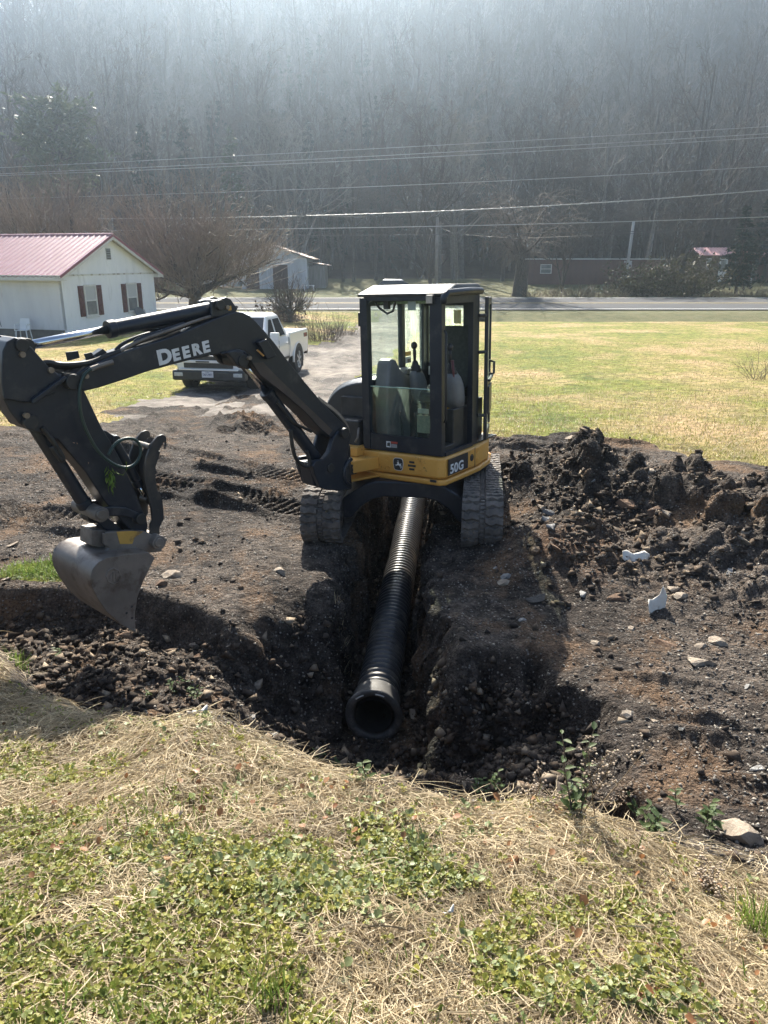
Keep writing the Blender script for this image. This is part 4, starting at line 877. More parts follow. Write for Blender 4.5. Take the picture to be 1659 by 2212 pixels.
# ------------------------------------------------------------------ trees
M_bark = mat('grey_bark', (.042, .034, .028), (.085, .068, .055), scale=6, rough=.9)
M_bark_pale = mat('pale_bark', (.10, .093, .083), (.17, .155, .14), scale=5, rough=.9)
M_twig = mat('twig_bark', (.085, .066, .052), (.145, .11, .085), scale=3, rough=.8)
M_twig_red = mat('orchard_twigs', (.145, .108, .082), (.23, .175, .135), scale=1.2, rough=.7)
M_needle = leafmat('pine_needles', (.030, .050, .024), (.065, .085, .040), trans=.2, vscale=.8, spec=.08)
M_spruce = leafmat('spruce_needles', (.014, .026, .018), (.030, .045, .028), trans=.12, vscale=.8, spec=.08)
class Twigs:
    """fast collector of thin tapered limbs"""
    def __init__(self): self.V = []; self.F = []; self.n = 0
    def limb(self, P, r0, r1, n=3):
        P = np.asarray(P, float); k = len(P); d = np.gradient(P, axis=0); d /= np.linalg.norm(d, axis=1, keepdims=True)+1e-9
        ref = np.where(np.abs(d[:, 2:3]) > .9, np.array([[1., 0, 0]]), np.array([[0, 0, 1.]]))
        a = np.cross(d, ref); a /= np.linalg.norm(a, axis=1, keepdims=True)+1e-9; b = np.cross(d, a)
        r = np.linspace(r0, r1, k)[:, None, None]; th = np.arange(n)*2*np.pi/n
        R_ = P[:, None, :]+r*(np.cos(th)[None, :, None]*a[:, None, :]+np.sin(th)[None, :, None]*b[:, None, :])
        self.V.append(R_.reshape(-1, 3)); i, j = np.meshgrid(np.arange(k-1), np.arange(n), indexing='ij')
        q = np.stack([i*n+j, i*n+(j+1) % n, (i+1)*n+(j+1) % n, (i+1)*n+j], -1).reshape(-1, 4)+self.n
        self.F.append(q); self.n += k*n
    def mesh(self, name, m): return npmesh(name, np.concatenate(self.V), np.concatenate(self.F), m)
def grow(t, p, d, L, r, lvl, rg, up=.15, wig=.18, kids=(3, 5), maxl=3, spread=.75, ratio=.55, minr=.006, tw=None, seg=5, start=.3):
    """one limb with side limbs"""
    P = [np.array(p, float)]; dd = np.array(d, float); dd /= np.linalg.norm(dd)
    for i in range(seg):
        dd = dd+rg.normal(0, wig, 3)*(.6 if lvl == 0 else 1)+np.array([0, 0, up]); dd /= np.linalg.norm(dd); P.append(P[-1]+dd*L/seg)
    P = np.array(P); r1 = max(minr, r*(.35 if lvl < maxl else .4)); (t if lvl < 2 or tw is None else tw).limb(P, r, r1, 6 if lvl == 0 else 4 if lvl == 1 else 3)
    if lvl >= maxl: return
    for k in range(rg.integers(kids[0], kids[1]+1)+(2 if lvl == 0 else 0)):
        u = start+(1-start)*rg.random()**.8; i = min(int(u*seg), seg-1); q = P[i]+(P[i+1]-P[i])*(u*seg-i)
        ax = P[min(i+1, seg)]-P[i]; ax /= np.linalg.norm(ax); a = rg.random()*6.283
        s = np.cross(ax, [0.3, .2, .93]); s /= np.linalg.norm(s)+1e-9; s2 = np.cross(ax, s); side = s*math.cos(a)+s2*math.sin(a)
        nd = ax*(1-spread*.55)+side*spread
        grow(t, q, nd, L*ratio*(1.15-.5*u)*(.7+.6*rg.random()), max(minr, (r+(r1-r)*u)*.6), lvl+1, rg, up, wig*1.15, kids, maxl, spread, ratio, minr, tw, max(3, seg-1), .25)
def wood_tree(seed, h, kids=(4, 6), fork=False, m1=None, minr=.028):
    rg = np.random.default_rng(seed); t = Twigs()
    grow(t, (0, 0, -.3), (rg.normal(0, .05), rg.normal(0, .05), 1), h, h*.013+.03, 0, rg, up=.10, wig=.05, kids=kids, maxl=3, spread=.62, ratio=.36, minr=minr, seg=8, start=.35)
    if fork: grow(t, (0, 0, h*.25), (.35, rg.normal(0, .2), 1), h*.7, h*.010, 0, rg, up=.12, wig=.07, kids=kids, maxl=3, spread=.62, ratio=.36, minr=minr, seg=7, start=.3)
    return t
WOOD = [wood_tree(s, h, fork=f).mesh('bare_tree', M_bark) for s, h, f in ((1, 19, False), (2, 17, True), (3, 21, False), (4, 15, True), (5, 18, False), (6, 20, True))]
for s_, h_ in ((11, 11), (12, 9), (13, 13)):
    rg_ = np.random.default_rng(s_); t_ = Twigs()
    for f_ in range(3): grow(t_, (0, 0, -.2), (rg_.normal(0, .35), rg_.normal(0, .35), 1), h_, h_*.012+.02, 0, rg_, up=.06, wig=.12, kids=(6, 8), maxl=3, spread=.85, ratio=.42, minr=.02, seg=7, start=.18)
    WOOD.append(t_.mesh('bare_tree', M_bark))
WOODP = []
for me in WOOD[:3]:
    c = me.copy(); c.materials.clear(); c.materials.append(M_bark_pale); WOODP.append(c)
def evergreen(seed, h, w, dense=1.0, shape='cone', bare=.15, card=.35, droop=-.15):
    """trunk plus needle sprays along whorled limbs"""
    rg = np.random.default_rng(seed); t = Twigs(); t.limb([(0, 0, -.3), (.05, 0, h*.5), (0, .03, h)], h*.016+.04, .03, 6)
    V, F = [], []; n = 0; lv = int(h*1.9*dense)
    for k in range(lv):
        u = bare+(1-bare)*(k+rg.random())/lv; z = h*u
        if shape == 'cone': rad = w*(1-u)**.8*(1-.4*max(0, .25-u)/.25)
        else: rad = w*(.35+.85*math.sin(math.pi*min(1, (u-bare)/(1-bare)*.93+.07))**.8)*(.75+.5*rg.random())
        nb = rg.integers(5, 8) if shape == 'cone' else rg.integers(3, 5)
        for b_ in range(nb):
            a = rg.random()*6.283; L = rad*(.6+.5*rg.random()); dz = droop if shape == 'cone' else .25*rg.normal()+.15
            e = np.array([math.cos(a)*L, math.sin(a)*L, dz*L]); mid = e*.5+np.array([0, 0, .06*L])
            t.limb([(0, 0, z), mid+[0, 0, z], e+[0, 0, z]], max(.02, .02*L), .008, 3)
            m = int((8 if shape == 'cone' else 16)*max(.5, L/1.5)*dense)
            for _ in range(m):
                s = (.25+.75*rg.random()) if shape == 'cone' else (.55+.5*rg.random()); c = np.array([0, 0, z])+(mid*2*s*(1-s)+e*s*s)+rg.normal(0, .10*L if shape == 'cone' else .16*L, 3)*[1, 1, .6]
                for q in range(2):
                    d1 = e/np.linalg.norm(e)+rg.normal(0, .6, 3); d1 /= np.linalg.norm(d1); d2 = np.cross(d1, rg.normal(0, 1, 3)); d2 /= np.linalg.norm(d2)
                    s1 = card*(.6+.8*rg.random()); s2 = s1*.38
                    V += [c-d1*s1*.5-d2*s2*.2, c+d2*s2*.5, c+d1*s1*.6, c-d2*s2*.5]; F.append((n, n+1, n+2, n+3)); n += 4
    return t, np.array(V), np.array(F)
def place_ever(name, label, cat, loc, seed, h, w, m, group=None, **kw):
    t, V, F = evergreen(seed, h, w, **kw); o = thing(name, label, cat, loc, group, local=True)
    link('trunk', t.mesh('trunk', M_bark), None, o); link('crown', npmesh('crown', V, F, m), None, o); return o
# ---- the hillside wood: one mass, too many trees to count
def scatter_forest():
    rg = np.random.default_rng(3); pts = []
    for _ in range(9000):
        y = 93+rg.random()**1.15*205; x = (rg.random()*2-1)*(.64*y+12)
        pts.append((x, y))
    pts = np.array(pts); z = GH(pts[:, 0], pts[:, 1])
    keep = (pts[:, 1] > 97) & (rg.random(len(pts)) < np.interp(pts[:, 1], [93, 130, 180, 300], [.5, .46, .40, .36])); return pts[keep], z[keep]
FP, FZ = scatter_forest()
rg = np.random.default_rng(5)
def instancer(name, P, proto_objs):
    me = bpy.data.meshes.new(name); me.vertices.add(len(P)); me.vertices.foreach_set('co', np.asarray(P, np.float32).ravel()); me.update()
    o = bpy.data.objects.new(name, me); COL.objects.link(o)
    ng = bpy.data.node_groups.new(name, 'GeometryNodeTree'); ng.interface.new_socket('Geometry', in_out='INPUT', socket_type='NodeSocketGeometry'); ng.interface.new_socket('Geometry', in_out='OUTPUT', socket_type='NodeSocketGeometry')
    gi = ng.nodes.new('NodeGroupInput'); go = ng.nodes.new('NodeGroupOutput'); L = ng.links.new
    join = ng.nodes.new('GeometryNodeGeometryToInstance')
    for p in proto_objs:
        oi = ng.nodes.new('GeometryNodeObjectInfo'); oi.inputs['Object'].default_value = p; oi.inputs['As Instance'].default_value = True
        L(oi.outputs['Geometry'], join.inputs[0])
    ip = ng.nodes.new('GeometryNodeInstanceOnPoints'); ip.inputs['Pick Instance'].default_value = True
    ri = ng.nodes.new('FunctionNodeRandomValue'); ri.data_type = 'INT'; ri.inputs[4].default_value = 0; ri.inputs[5].default_value = len(proto_objs)-1; ri.inputs['Seed'].default_value = 4
    rr = ng.nodes.new('FunctionNodeRandomValue'); rr.data_type = 'FLOAT_VECTOR'; rr.inputs[0].default_value = (-.13, -.13, 0); rr.inputs[1].default_value = (.13, .13, 6.28)
    rs = ng.nodes.new('FunctionNodeRandomValue'); rs.data_type = 'FLOAT_VECTOR'; rs.inputs[0].default_value = (.55, .55, .5); rs.inputs[1].default_value = (1.1, 1.1, 1.05); rs.inputs['Seed'].default_value = 9
    L(gi.outputs[0], ip.inputs['Points']); L(join.outputs[0], ip.inputs['Instance']); L(ri.outputs[2], ip.inputs['Instance Index'])
    L(rr.outputs[0], ip.inputs['Rotation']); L(rs.outputs[0], ip.inputs['Scale']); L(ip.outputs[0], go.inputs[0])
    md = o.modifiers.new('wood', 'NODES'); md.node_group = ng
    return o
protos = []
for me in WOOD+WOODP[:2]:
    protos.append(bpy.data.objects.new('proto', me))
def ever_proto(seed, h, w, m, **kw):
    t, V, F = evergreen(seed, h, w, **kw); T = np.concatenate(t.V); me = npmesh('proto', np.concatenate([V, T]), np.concatenate([F, np.concatenate(t.F)+len(V)]), m); return bpy.data.objects.new('proto', me)
fo = instancer('forest', np.c_[FP, FZ-.2], protos); stuff(fo, 'hazy leafless wood covering the steep hillside', 'forest')
ep = [ever_proto(21, 14, 3.2, M_spruce, dense=.8, card=.7), ever_proto(22, 17, 3.6, M_spruce, dense=.8, card=.7)]
sel = rg.random(len(FP)); em = (np.abs(FP[:, 0]+10) < 26+.05*FP[:, 1]) & (FP[:, 1] < 170) & (sel < .30)
eo = instancer('evergreen_undergrowth', np.c_[FP[em]+.8, FZ[em]-.2], ep); stuff(eo, 'dark evergreens mixed among the bare trees of the hillside', 'evergreens')
# ---- trees one can tell apart at the foot of the hill
edge = []
for k in range(64):
    y = 84+rg.random()*12; x = -44+96*(k+rg.random())/64
    edge.append((x, y))
base = {}
for k, (x, y) in enumerate(edge):
    v = k % 12; pale = v >= 9
    if v not in base:
        me = (WOOD+WOODP)[v]; o = link('bare_tree', me, None); base[v] = o
        tag(o, 'slender pale leafless tree at the foot of the wooded hill' if pale else 'tall grey leafless tree at the foot of the wooded hill', 'tree', 'bare trees along the foot of the hill')
        o.location = (x, y, hz(x, y)-.1); o.rotation_euler = (0, 0, rg.random()*6.28)
    else:
        s = .62+.35*rg.random(); dup(base[v], (x, y, hz(x, y)-.1), rg.random()*6.28, s)
M_pine = leafmat('pale_pine_needles', (.07, .09, .05), (.15, .17, .10), trans=.15, vscale=.8, spec=.08)
place_ever('pine_tree', 'pale green broad pine standing out on the left of the hillside', 'tree', (-32, 82.5, hz(-32, 82.5)), 31, 17.0, 3.3, M_pine, dense=1.1, shape='round', bare=.52, card=.6)
for k, (px, py, Y, h, w_, lab) in enumerate(((335, 620, 86, 15.5, 3.6, 'tall dark hemlock behind the left orchard trees'), (420, 620, 90, 16, 3.9, 'broad dark hemlock above the bare round orchard tree'), (515, 620, 88, 15, 3.6, 'dark hemlock standing above the white barn'))):
    p = at_y(px, py, Y); place_ever('hemlock_tree', lab, 'tree', (p.x, Y, hz(p.x, Y)), 40+k, h, w_, M_needle if k == 2 else M_spruce, 'hemlocks below the hill', card=.75, dense=.9)
p = at_y(1588, 640, 69); place_ever('spruce_tree', 'dark green spruce beside the cabin with the pink roof', 'tree', (p.x, 69, hz(p.x, 69)), 51, 7.3, 2.3, M_spruce, card=.42, dense=1.7, bare=.1)
p = at_y(1650, 600, 84); place_ever('spruce_tree', 'tall dark spruce at the right edge behind the brown shed', 'tree', (p.x, 84, hz(p.x, 84)), 52, 12, 2.6, M_spruce, card=.5, dense=1.2)
# ---- orchard trees with upright water sprouts
def orchard(name, label, loc, h, w, seed, group=None, sprouts=1300, m=M_twig_red):
    rg = np.random.default_rng(seed); o = thing(name, label, 'tree', loc, group, local=True); t = Twigs(); c = Twigs()
    t.limb([(0, 0, -.2), (-.08, .03, h*.09), (.04, 0, h*.20)], .40*h/8, .32*h/8, 9)
    ends = []
    for k in range(9):
        a = k*6.283/9+rg.random()*.5; L = w*.36*(.75+.4*rg.random()); z0 = h*(.12+.10*rg.random())
        P = [np.array([0, 0, z0])]; d = np.array([math.cos(a), math.sin(a), .45+.55*rg.random()])
        for i in range(6):
            d = d+rg.normal(0, .16, 3)+[0, 0, .05]; d /= np.linalg.norm(d); P.append(P[-1]+d*L/5)
        t.limb(P, .19*h/8, .05, 6); ends += P[2:]
        for q in range(5):
            i = rg.integers(1, 6); d2 = (P[i]-P[i-1]); d2 = d2/np.linalg.norm(d2)+rg.normal(0, .55, 3)+[0, 0, .15]; Q = [P[i]]
            for j in range(4):
                d2 = d2/np.linalg.norm(d2)+rg.normal(0, .22, 3); Q.append(Q[-1]+d2/np.linalg.norm(d2)*L*.16)
            t.limb(Q, .07*h/8, .025, 4); ends += Q[1:]
    ends = np.array(ends)
    for k in range(sprouts):
        e = ends[rg.integers(len(ends))]+rg.normal(0, .12, 3)
        out = np.array([e[0], e[1], 0])/(w*.5)
        d = np.array([out[0]*.8, out[1]*.8, .75])+rg.normal(0, .38, 3); d /= np.linalg.norm(d)
        lim = 1-(e[0]**2+e[1]**2)/(w*.5)**2; top = h*(.42+.58*math.sqrt(max(lim, .05)))
        L = min(max(.4, (top-e[2])*(.3+.8*rg.random()**1.3)), h*.46)*(.8+.4*math.sin(3*math.atan2(e[1], e[0])+seed)**2)
        P = [e]
        for j in range(3):
            d = d+rg.normal(0, .10, 3)+[0, 0, .14]; d /= np.linalg.norm(d); P.append(P[-1]+d*L/3)
        c.limb(P, .020, .008, 3)
        for q in range(3):
            i = rg.integers(1, 4); dd = d+rg.normal(0, .7, 3); dd /= np.linalg.norm(dd); l2 = L*.3*(.5+rg.random()); c.limb([P[i], P[i]+dd*l2*.5, P[i]+dd*l2*.5+(dd+[0, 0, .4])*l2*.4], .011, .006, 3)
    link('trunk', t.mesh('trunk', M_bark), None, o); link('crown', c.mesh('crown', m), None, o); return o
p = at_y(425, 690, 47); orchard('orchard_tree', 'round bare brown orchard tree between the white house and the road', (p.x, 47, hz(p.x, 47)-.05), 8.3, 8.9, 61, 'bare orchard trees by the house')
p = at_y(120, 690, 53); orchard('orchard_tree', 'wide bare brown orchard tree rising behind the white house', (p.x, 53, hz(p.x, 53)-.05), 8.9, 11.5, 62, 'bare orchard trees by the house')
p = at_y(628, 690, 44); orchard('small_tree', 'small crooked bare tree standing over the brush pile by the road', (p.x, 44, hz(p.x, 44)-.03), 2.9, 2.3, 63, None, 130, M_twig)
def brush(name, label, loc, w, h, n, seed, m=M_twig, cat='shrub', leaves=None, r=.012, group=None, vert=.9):
    rg = np.random.default_rng(seed); o = thing(name, label, cat, loc, group, local=True); t = Twigs(); V = []; F = []; k_ = 0
    for k in range(n):
        a = rg.random()*6.283; r_ = w*.35*math.sqrt(rg.random()); p0 = np.array([math.cos(a)*r_, math.sin(a)*r_, 0])
        d = np.array([math.cos(a)*.6, math.sin(a)*.6, vert])+rg.normal(0, .4, 3); L = h*(.5+.6*rg.random()); P = [p0]
        for j in range(4):
            d = d/np.linalg.norm(d)+rg.normal(0, .22, 3); P.append(P[-1]+d/np.linalg.norm(d)*L/4)
        t.limb(P, r*1.4, r*.5, 3)
        for q in range(3):
            i = rg.integers(1, 4); dd = d/np.linalg.norm(d)+rg.normal(0, .6, 3); l2 = L*.35; t.limb([P[i], P[i]+dd*l2*.5, P[i]+dd*l2*.9+[0, 0, .1*l2]], r*.7, r*.4, 3)
        if leaves:
            for q in range(leaves[1]):
                c = P[rg.integers(1, 5)]+rg.normal(0, .12*w*.5, 3); d1 = rg.normal(0, 1, 3); d1 /= np.linalg.norm(d1); d2 = np.cross(d1, rg.normal(0, 1, 3)); d2 /= np.linalg.norm(d2); s = leaves[2]*(.6+.8*rg.random())
                V += [c-d1*s, c+d2*s*.55, c+d1*s, c-d2*s*.55]; F.append((k_, k_+1, k_+2, k_+3)); k_ += 4
    link('stems', t.mesh('stems', m), None, o)
    if leaves: link('leaves', npmesh('leaves', V, F, leaves[0]), None, o)
    return o
M_deadleaf = leafmat('dead_leaves', (.055, .032, .022), (.12, .075, .05), trans=.2, vscale=3)
M_shrubleaf = leafmat('shrub_leaves', (.035, .036, .016), (.07, .062, .028), trans=.2, vscale=2, spec=.08)
M_palegrass = leafmat('pale_weeds', (.16, .12, .075), (.28, .21, .14), trans=.3, vscale=2)
def shrub_at(px, py, Y, name, lab, w, h, n, seed, **kw):
    p = at_y(px, py, Y); return brush(name, lab, (p.x, Y, hz(p.x, Y)-.03), w, h, n, seed, **kw)
shrub_at(600, 680, 44.6, 'brush_pile', 'dark pile of cut brush with dead leaves beside the road', 2.6, 1.1, 120, 71, leaves=(M_deadleaf, 7, .09), cat='brush pile', vert=.5)
shrub_at(690, 735, 34, 'weed_clump', 'tangle of dry brown weeds beside the driveway behind the pickup', 2.6, 1.3, 130, 72, m=M_twig, cat='weeds', vert=1.0, r=.008)
shrub_at(735, 715, 37, 'weed_clump', 'low dry brown weeds at the bend of the driveway', 2.2, .6, 90, 73, m=M_twig, cat='weeds', r=.007)
shrub_at(1378, 640, 68, 'shrub', 'dark olive shrub in front of the brown trailer home', 3.2, 3.2, 110, 74, leaves=(M_shrubleaf, 26, .13), group='shrubs beyond the road')
shrub_at(1480, 642, 67.5, 'shrub', 'dark rounded evergreen shrub left of the dark spruce', 3.4, 3.4, 110, 75, leaves=(M_shrubleaf, 30, .13), group='shrubs beyond the road')
shrub_at(1632, 826, 22, 'weed_clump', 'few thin dry stalks standing in the lawn at the right edge', .7, 1.0, 16, 76, cat='weeds', r=.006, vert=1.4)
for k, px in enumerate((1150, 1200, 1245, 1290, 1330, 1425, 1530, 1570, 1625, 1655)):
    shrub_at(px, 641, 66.2+.3*(k % 3), 'weed_clump', 'dry tan weeds along the far verge of the road', 2.6, .7+.5*((k*7) % 3)*.5, 70, 80+k, m=M_palegrass, cat='weeds', r=.012, group='dry weeds along the far verge', vert=1.2)
# willow stump tree with hanging twigs
p = at_y(1122, 642, 67); wl_ = thing('willow_tree', 'thick pale trunk with a tangle of drooping bare twigs beyond the road', 'tree', (p.x, 67, hz(p.x, 67)-.05), None, local=True)
rg = np.random.default_rng(91); t = Twigs(); c = Twigs(); t.limb([(0, 0, -.1), (0, 0, .25), (.05, 0, 1.5), (.15, 0, 3.0)], .75, .48, 10)
for k in range(11):
    a = rg.random()*6.28; d = np.array([math.cos(a)*.75, math.sin(a)*.75, 1.0]); P = [np.array([.1, 0, 2.6+.4*rg.random()])]
    for j in range(5):
        d = d/np.linalg.norm(d)+rg.normal(0, .2, 3); P.append(P[-1]+d/np.linalg.norm(d)*1.15)
    t.limb(P, .13, .03, 5)
    for q in range(75):
        i = rg.integers(1, 6); e = P[i]+rg.normal(0, .3, 3); d2 = rg.normal(0, .6, 3)+[math.cos(a)*.5, math.sin(a)*.5, .3]; Q = [e]
        for j in range(4):
            d2 = d2/np.linalg.norm(d2)+[0, 0, -.30]+rg.normal(0, .15, 3); Q.append(Q[-1]+d2/np.linalg.norm(d2)*(.35+.35*rg.random()))
        c.limb(Q, .016, .008, 3)
link('trunk', t.mesh('trunk', M_bark), None, wl_); link('crown', c.mesh('crown', M_twig), None, wl_)
for k, (px, Y, h, lab) in enumerate(((930, 76, 15, 'spreading bare tree behind the utility pole'), (985, 80, 14, 'pale bare tree right of the utility pole'), (1165, 88, 17, 'wide bare tree above the left end of the trailer home'), (640, 84, 15, 'bare pale-limbed tree right of the white barn'), (1270, 86, 13, 'bare tangled tree behind the middle of the trailer home'), (1440, 78, 9, 'low bare bushy tree at the right end of the trailer home'), (1215, 72, 6, 'small leaning bare tree in front of the trailer home'))):
    p = at_y(px, 620, Y); rg = np.random.default_rng(300+k); t = Twigs()
    for f in range(3 if h > 10 else 4): grow(t, (0, 0, .0 if f == 0 else h*.1), (rg.normal(0, .3), rg.normal(0, .2), 1), h*(.95-.1*f), h*.011+.03, 0, rg, up=.10, wig=.10, kids=(5, 7), maxl=3, spread=.75, ratio=.42, minr=.022, seg=7, start=.22)
    o = link('bare_tree', t.mesh('bare_tree', M_bark_pale if k in (1, 3) else M_bark), None); o.location = (p.x, Y, hz(p.x, Y)-.1); tag(o, lab, 'tree')
# ------------------------------------------------------------------ buildings
def planks(name, c1, c2, pitch, ax, dark=.35, rough=.75, stain=None, bump=.4):
    """painted sheet siding with upright grooves every `pitch` metres along a horizontal axis"""
    m = mat(name, c1, c2, scale=1.1, rough=rough, c3=stain, s3=1.6, t3=(.56, .78), stretch=(1.5, 1.5, .35)); nt = m.node_tree; L = nt.links.new; b = nt.nodes['Principled BSDF']
    d = N(nt, 'ShaderNodeVectorMath', operation='DOT_PRODUCT'); L(N(nt, 'ShaderNodeNewGeometry').outputs['Position'], d.inputs[0]); d.inputs[1].default_value = ax
    mo = N(nt, 'ShaderNodeMath', operation='PINGPONG'); L(d.outputs['Value'], mo.inputs[0]); mo.inputs[1].default_value = pitch/2
    r = N(nt, 'ShaderNodeMapRange'); r.inputs[1].default_value = 0; r.inputs[2].default_value = .012; L(mo.outputs[0], r.inputs[0])
    bp = N(nt, 'ShaderNodeBump', Strength=bump, Distance=.01); L(r.outputs[0], bp.inputs['Height']); L(bp.outputs[0], b.inputs['Normal'])
    return m
HX, HY = V3((-.962, .272, 0)), V3((.272, .962, 0))       # along the eaves (away from us), along the gable
HO = V3((-13.75, 34.0, 0))
HM = Matrix((HX, HY, V3((0, 0, 1)))).transposed().to_4x4(); HM.translation = HO
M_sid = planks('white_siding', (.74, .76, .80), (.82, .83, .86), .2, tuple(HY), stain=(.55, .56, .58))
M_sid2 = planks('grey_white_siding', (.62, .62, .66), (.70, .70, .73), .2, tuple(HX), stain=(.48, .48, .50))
M_trim = mat('white_trim', (.66, .66, .65), (.55, .54, .52), scale=6, rough=.6)
M_shut = mat('dark_red_shutter', (.075, .022, .022), (.11, .035, .032), scale=8, rough=.6)
M_found = mat('block_foundation', (.16, .15, .14), (.09, .085, .08), scale=3, rough=.9, bump=.5)
M_roofred = mat('red_metal_roof', (.22, .062, .095), (.27, .095, .13), scale=1.5, rough=.4, metal=.0, spec=.6)
M_roofpink = mat('sky_tinted_red_roof', (.42, .20, .22), (.5, .28, .29), scale=1.2, rough=.4)  # red tin with the sky's pink reflection mixed into its base colour
M_dark = mat('dark_opening', (.015, .015, .016), (.03, .03, .03), scale=3, rough=.6)
M_wing = mat('window_glass', (.10, .115, .125), (.20, .215, .22), scale=1.6, rough=.12, spec=.8)
M_blind = mat('window_blind', (.45, .46, .47), rough=.7)
GW, LEN, EV, RISE = 7.2, 9.5, 2.76, 1.58
H_ = thing('house', 'small white house with red metal roof and dark red shutters behind the excavator arm', 'house', HO)
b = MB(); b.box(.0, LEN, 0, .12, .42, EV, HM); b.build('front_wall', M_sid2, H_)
gp = [(.0, -.0, .22), (0, GW, .22), (0, GW, EV), (0, GW/2, EV+RISE-.03), (0, 0, EV)]
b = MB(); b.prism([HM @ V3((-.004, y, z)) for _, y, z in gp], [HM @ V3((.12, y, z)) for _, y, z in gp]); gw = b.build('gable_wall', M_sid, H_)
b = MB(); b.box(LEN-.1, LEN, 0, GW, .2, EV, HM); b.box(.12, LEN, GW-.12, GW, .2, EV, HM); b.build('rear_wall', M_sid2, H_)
b = MB(); b.box(.03, LEN, .03, GW-.03, -.6, .42, HM); b.build('foundation', M_found, H_)
b = MB(); b.box(-.028, -.004, .02, GW-.02, EV-.10, EV-.03, HM); b.build('band_board', mat('peeling_trim', (.62, .62, .6), (.30, .27, .24), scale=5, rough=.8, lo=.5, hi=.6), H_)
# roof: two ribbed slopes with overhang
OV, OE = .32, .42
sl_ = RISE/(GW/2)
def slope(side):
    mb = MB(); n = int((LEN+2*OV)/.075); vs = []; 
    def row(t, up):
        y = GW/2-t*(GW/2+OE) if side < 0 else GW/2+t*(GW/2+OE); z = EV+RISE-t*(GW/2+OE)*sl_+.09+up; return y, z
    for i in range(n+1):
        x = -OV+(LEN+2*OV)*i/n; up = .045 if i % 4 == 0 else 0.0
        y0, z0 = row(0, up); y1, z1 = row(1, up); vs += [HM @ V3((x, y0, z0)), HM @ V3((x, y1, z1))]
    k = len(vs); vs += [v-V3((0, 0, .05)) for v in vs]
    fs = [(2*i, 2*i+2, 2*i+3, 2*i+1) for i in range(n)]+[(k+2*i, k+2*i+1, k+2*i+3, k+2*i+2) for i in range(n)]+[(2*i+1, 2*i+3, k+2*i+3, k+2*i+1) for i in range(n)]+[(0, 1, k+1, k), (2*n, k+2*n, k+2*n+1, 2*n+1)]
    mb.add(vs, fs); return mb.build('roof_slope', M_roofred, H_)
r1 = slope(-1); r2 = slope(1)
b = MB(); b.tube([HM @ V3((x, GW/2, EV+RISE+.105)) for x in (-OV, LEN+OV)], .06, 8); b.build('ridge_cap', M_roofpink, r1)
for sg in (-1, 1):
    yy = lambda t: GW/2+sg*t*(GW/2+OE)
    zt = lambda t: EV+RISE-t*(GW/2+OE)*sl_+.045
    b = MB(); b.prism([HM @ V3((x, yy(0), zt(0))) for x in (-OV+.005, -OV+.03)]+[HM @ V3((x, yy(0), zt(0)-.16)) for x in (-OV+.03, -OV+.005)], [HM @ V3((x, yy(1), zt(1))) for x in (-OV+.005, -OV+.03)]+[HM @ V3((x, yy(1), zt(1)-.16)) for x in (-OV+.03, -OV+.005)]); b.build('barge_board', M_trim, H_)
    b = MB(); b.prism([HM @ V3((-OV-.012, yy(0), zt(0)+.07)), HM @ V3((-OV-.012, yy(0), zt(0)-.03)), HM @ V3((-OV+.004, yy(0), zt(0)-.03)), HM @ V3((-OV+.004, yy(0), zt(0)+.07))], [HM @ V3((-OV-.012, yy(1), zt(1)+.07)), HM @ V3((-OV-.012, yy(1), zt(1)-.03)), HM @ V3((-OV+.004, yy(1), zt(1)-.03)), HM @ V3((-OV+.004, yy(1), zt(1)+.07))]); b.build('rake_trim', M_roofred, H_)
    b = MB(); b.prism([HM @ V3((-OV+.03, yy(0), zt(0)-.03)), HM @ V3((-.01, yy(0), zt(0)-.03)), HM @ V3((-.01, yy(0), zt(0)-.05)), HM @ V3((-OV+.03, yy(0), zt(0)-.05))], [HM @ V3((-OV+.03, yy(1), zt(1)-.03)), HM @ V3((-.01, yy(1), zt(1)-.03)), HM @ V3((-.01, yy(1), zt(1)-.05)), HM @ V3((-OV+.03, yy(1), zt(1)-.05))]); b.build('rake_soffit', mat('soffit', (.42, .39, .33), rough=.8), H_)
b = MB(); b.box(-OV+.03, LEN, -OE+.0, -OE+.03, EV-.27, EV-.05, HM); b.box(-OV+.03, LEN, -OE+.03, -.004, EV-.27, EV-.25, HM); b.build('eave_fascia', M_trim, H_)
b = MB(); b.box(-OV+.03, 0, GW+.0, GW+OE, EV-.27, EV-.09, HM); b.build('eave_return', M_trim, H_)
b = MB(); b.box(-.03, -.004, GW/2-.23, GW/2+.1, EV+RISE-1.0, EV+RISE-.50, HM); v_ = b.build('gable_vent', mat('vent_grey', (.32, .33, .34), rough=.6), H_)
for k in range(6):
    b = MB(); b.box(-.036, -.03, GW/2-.21, GW/2+.08, EV+RISE-.97+.075*k, EV+RISE-.935+.075*k, HM); b.build('vent_slat', M_dark, v_)
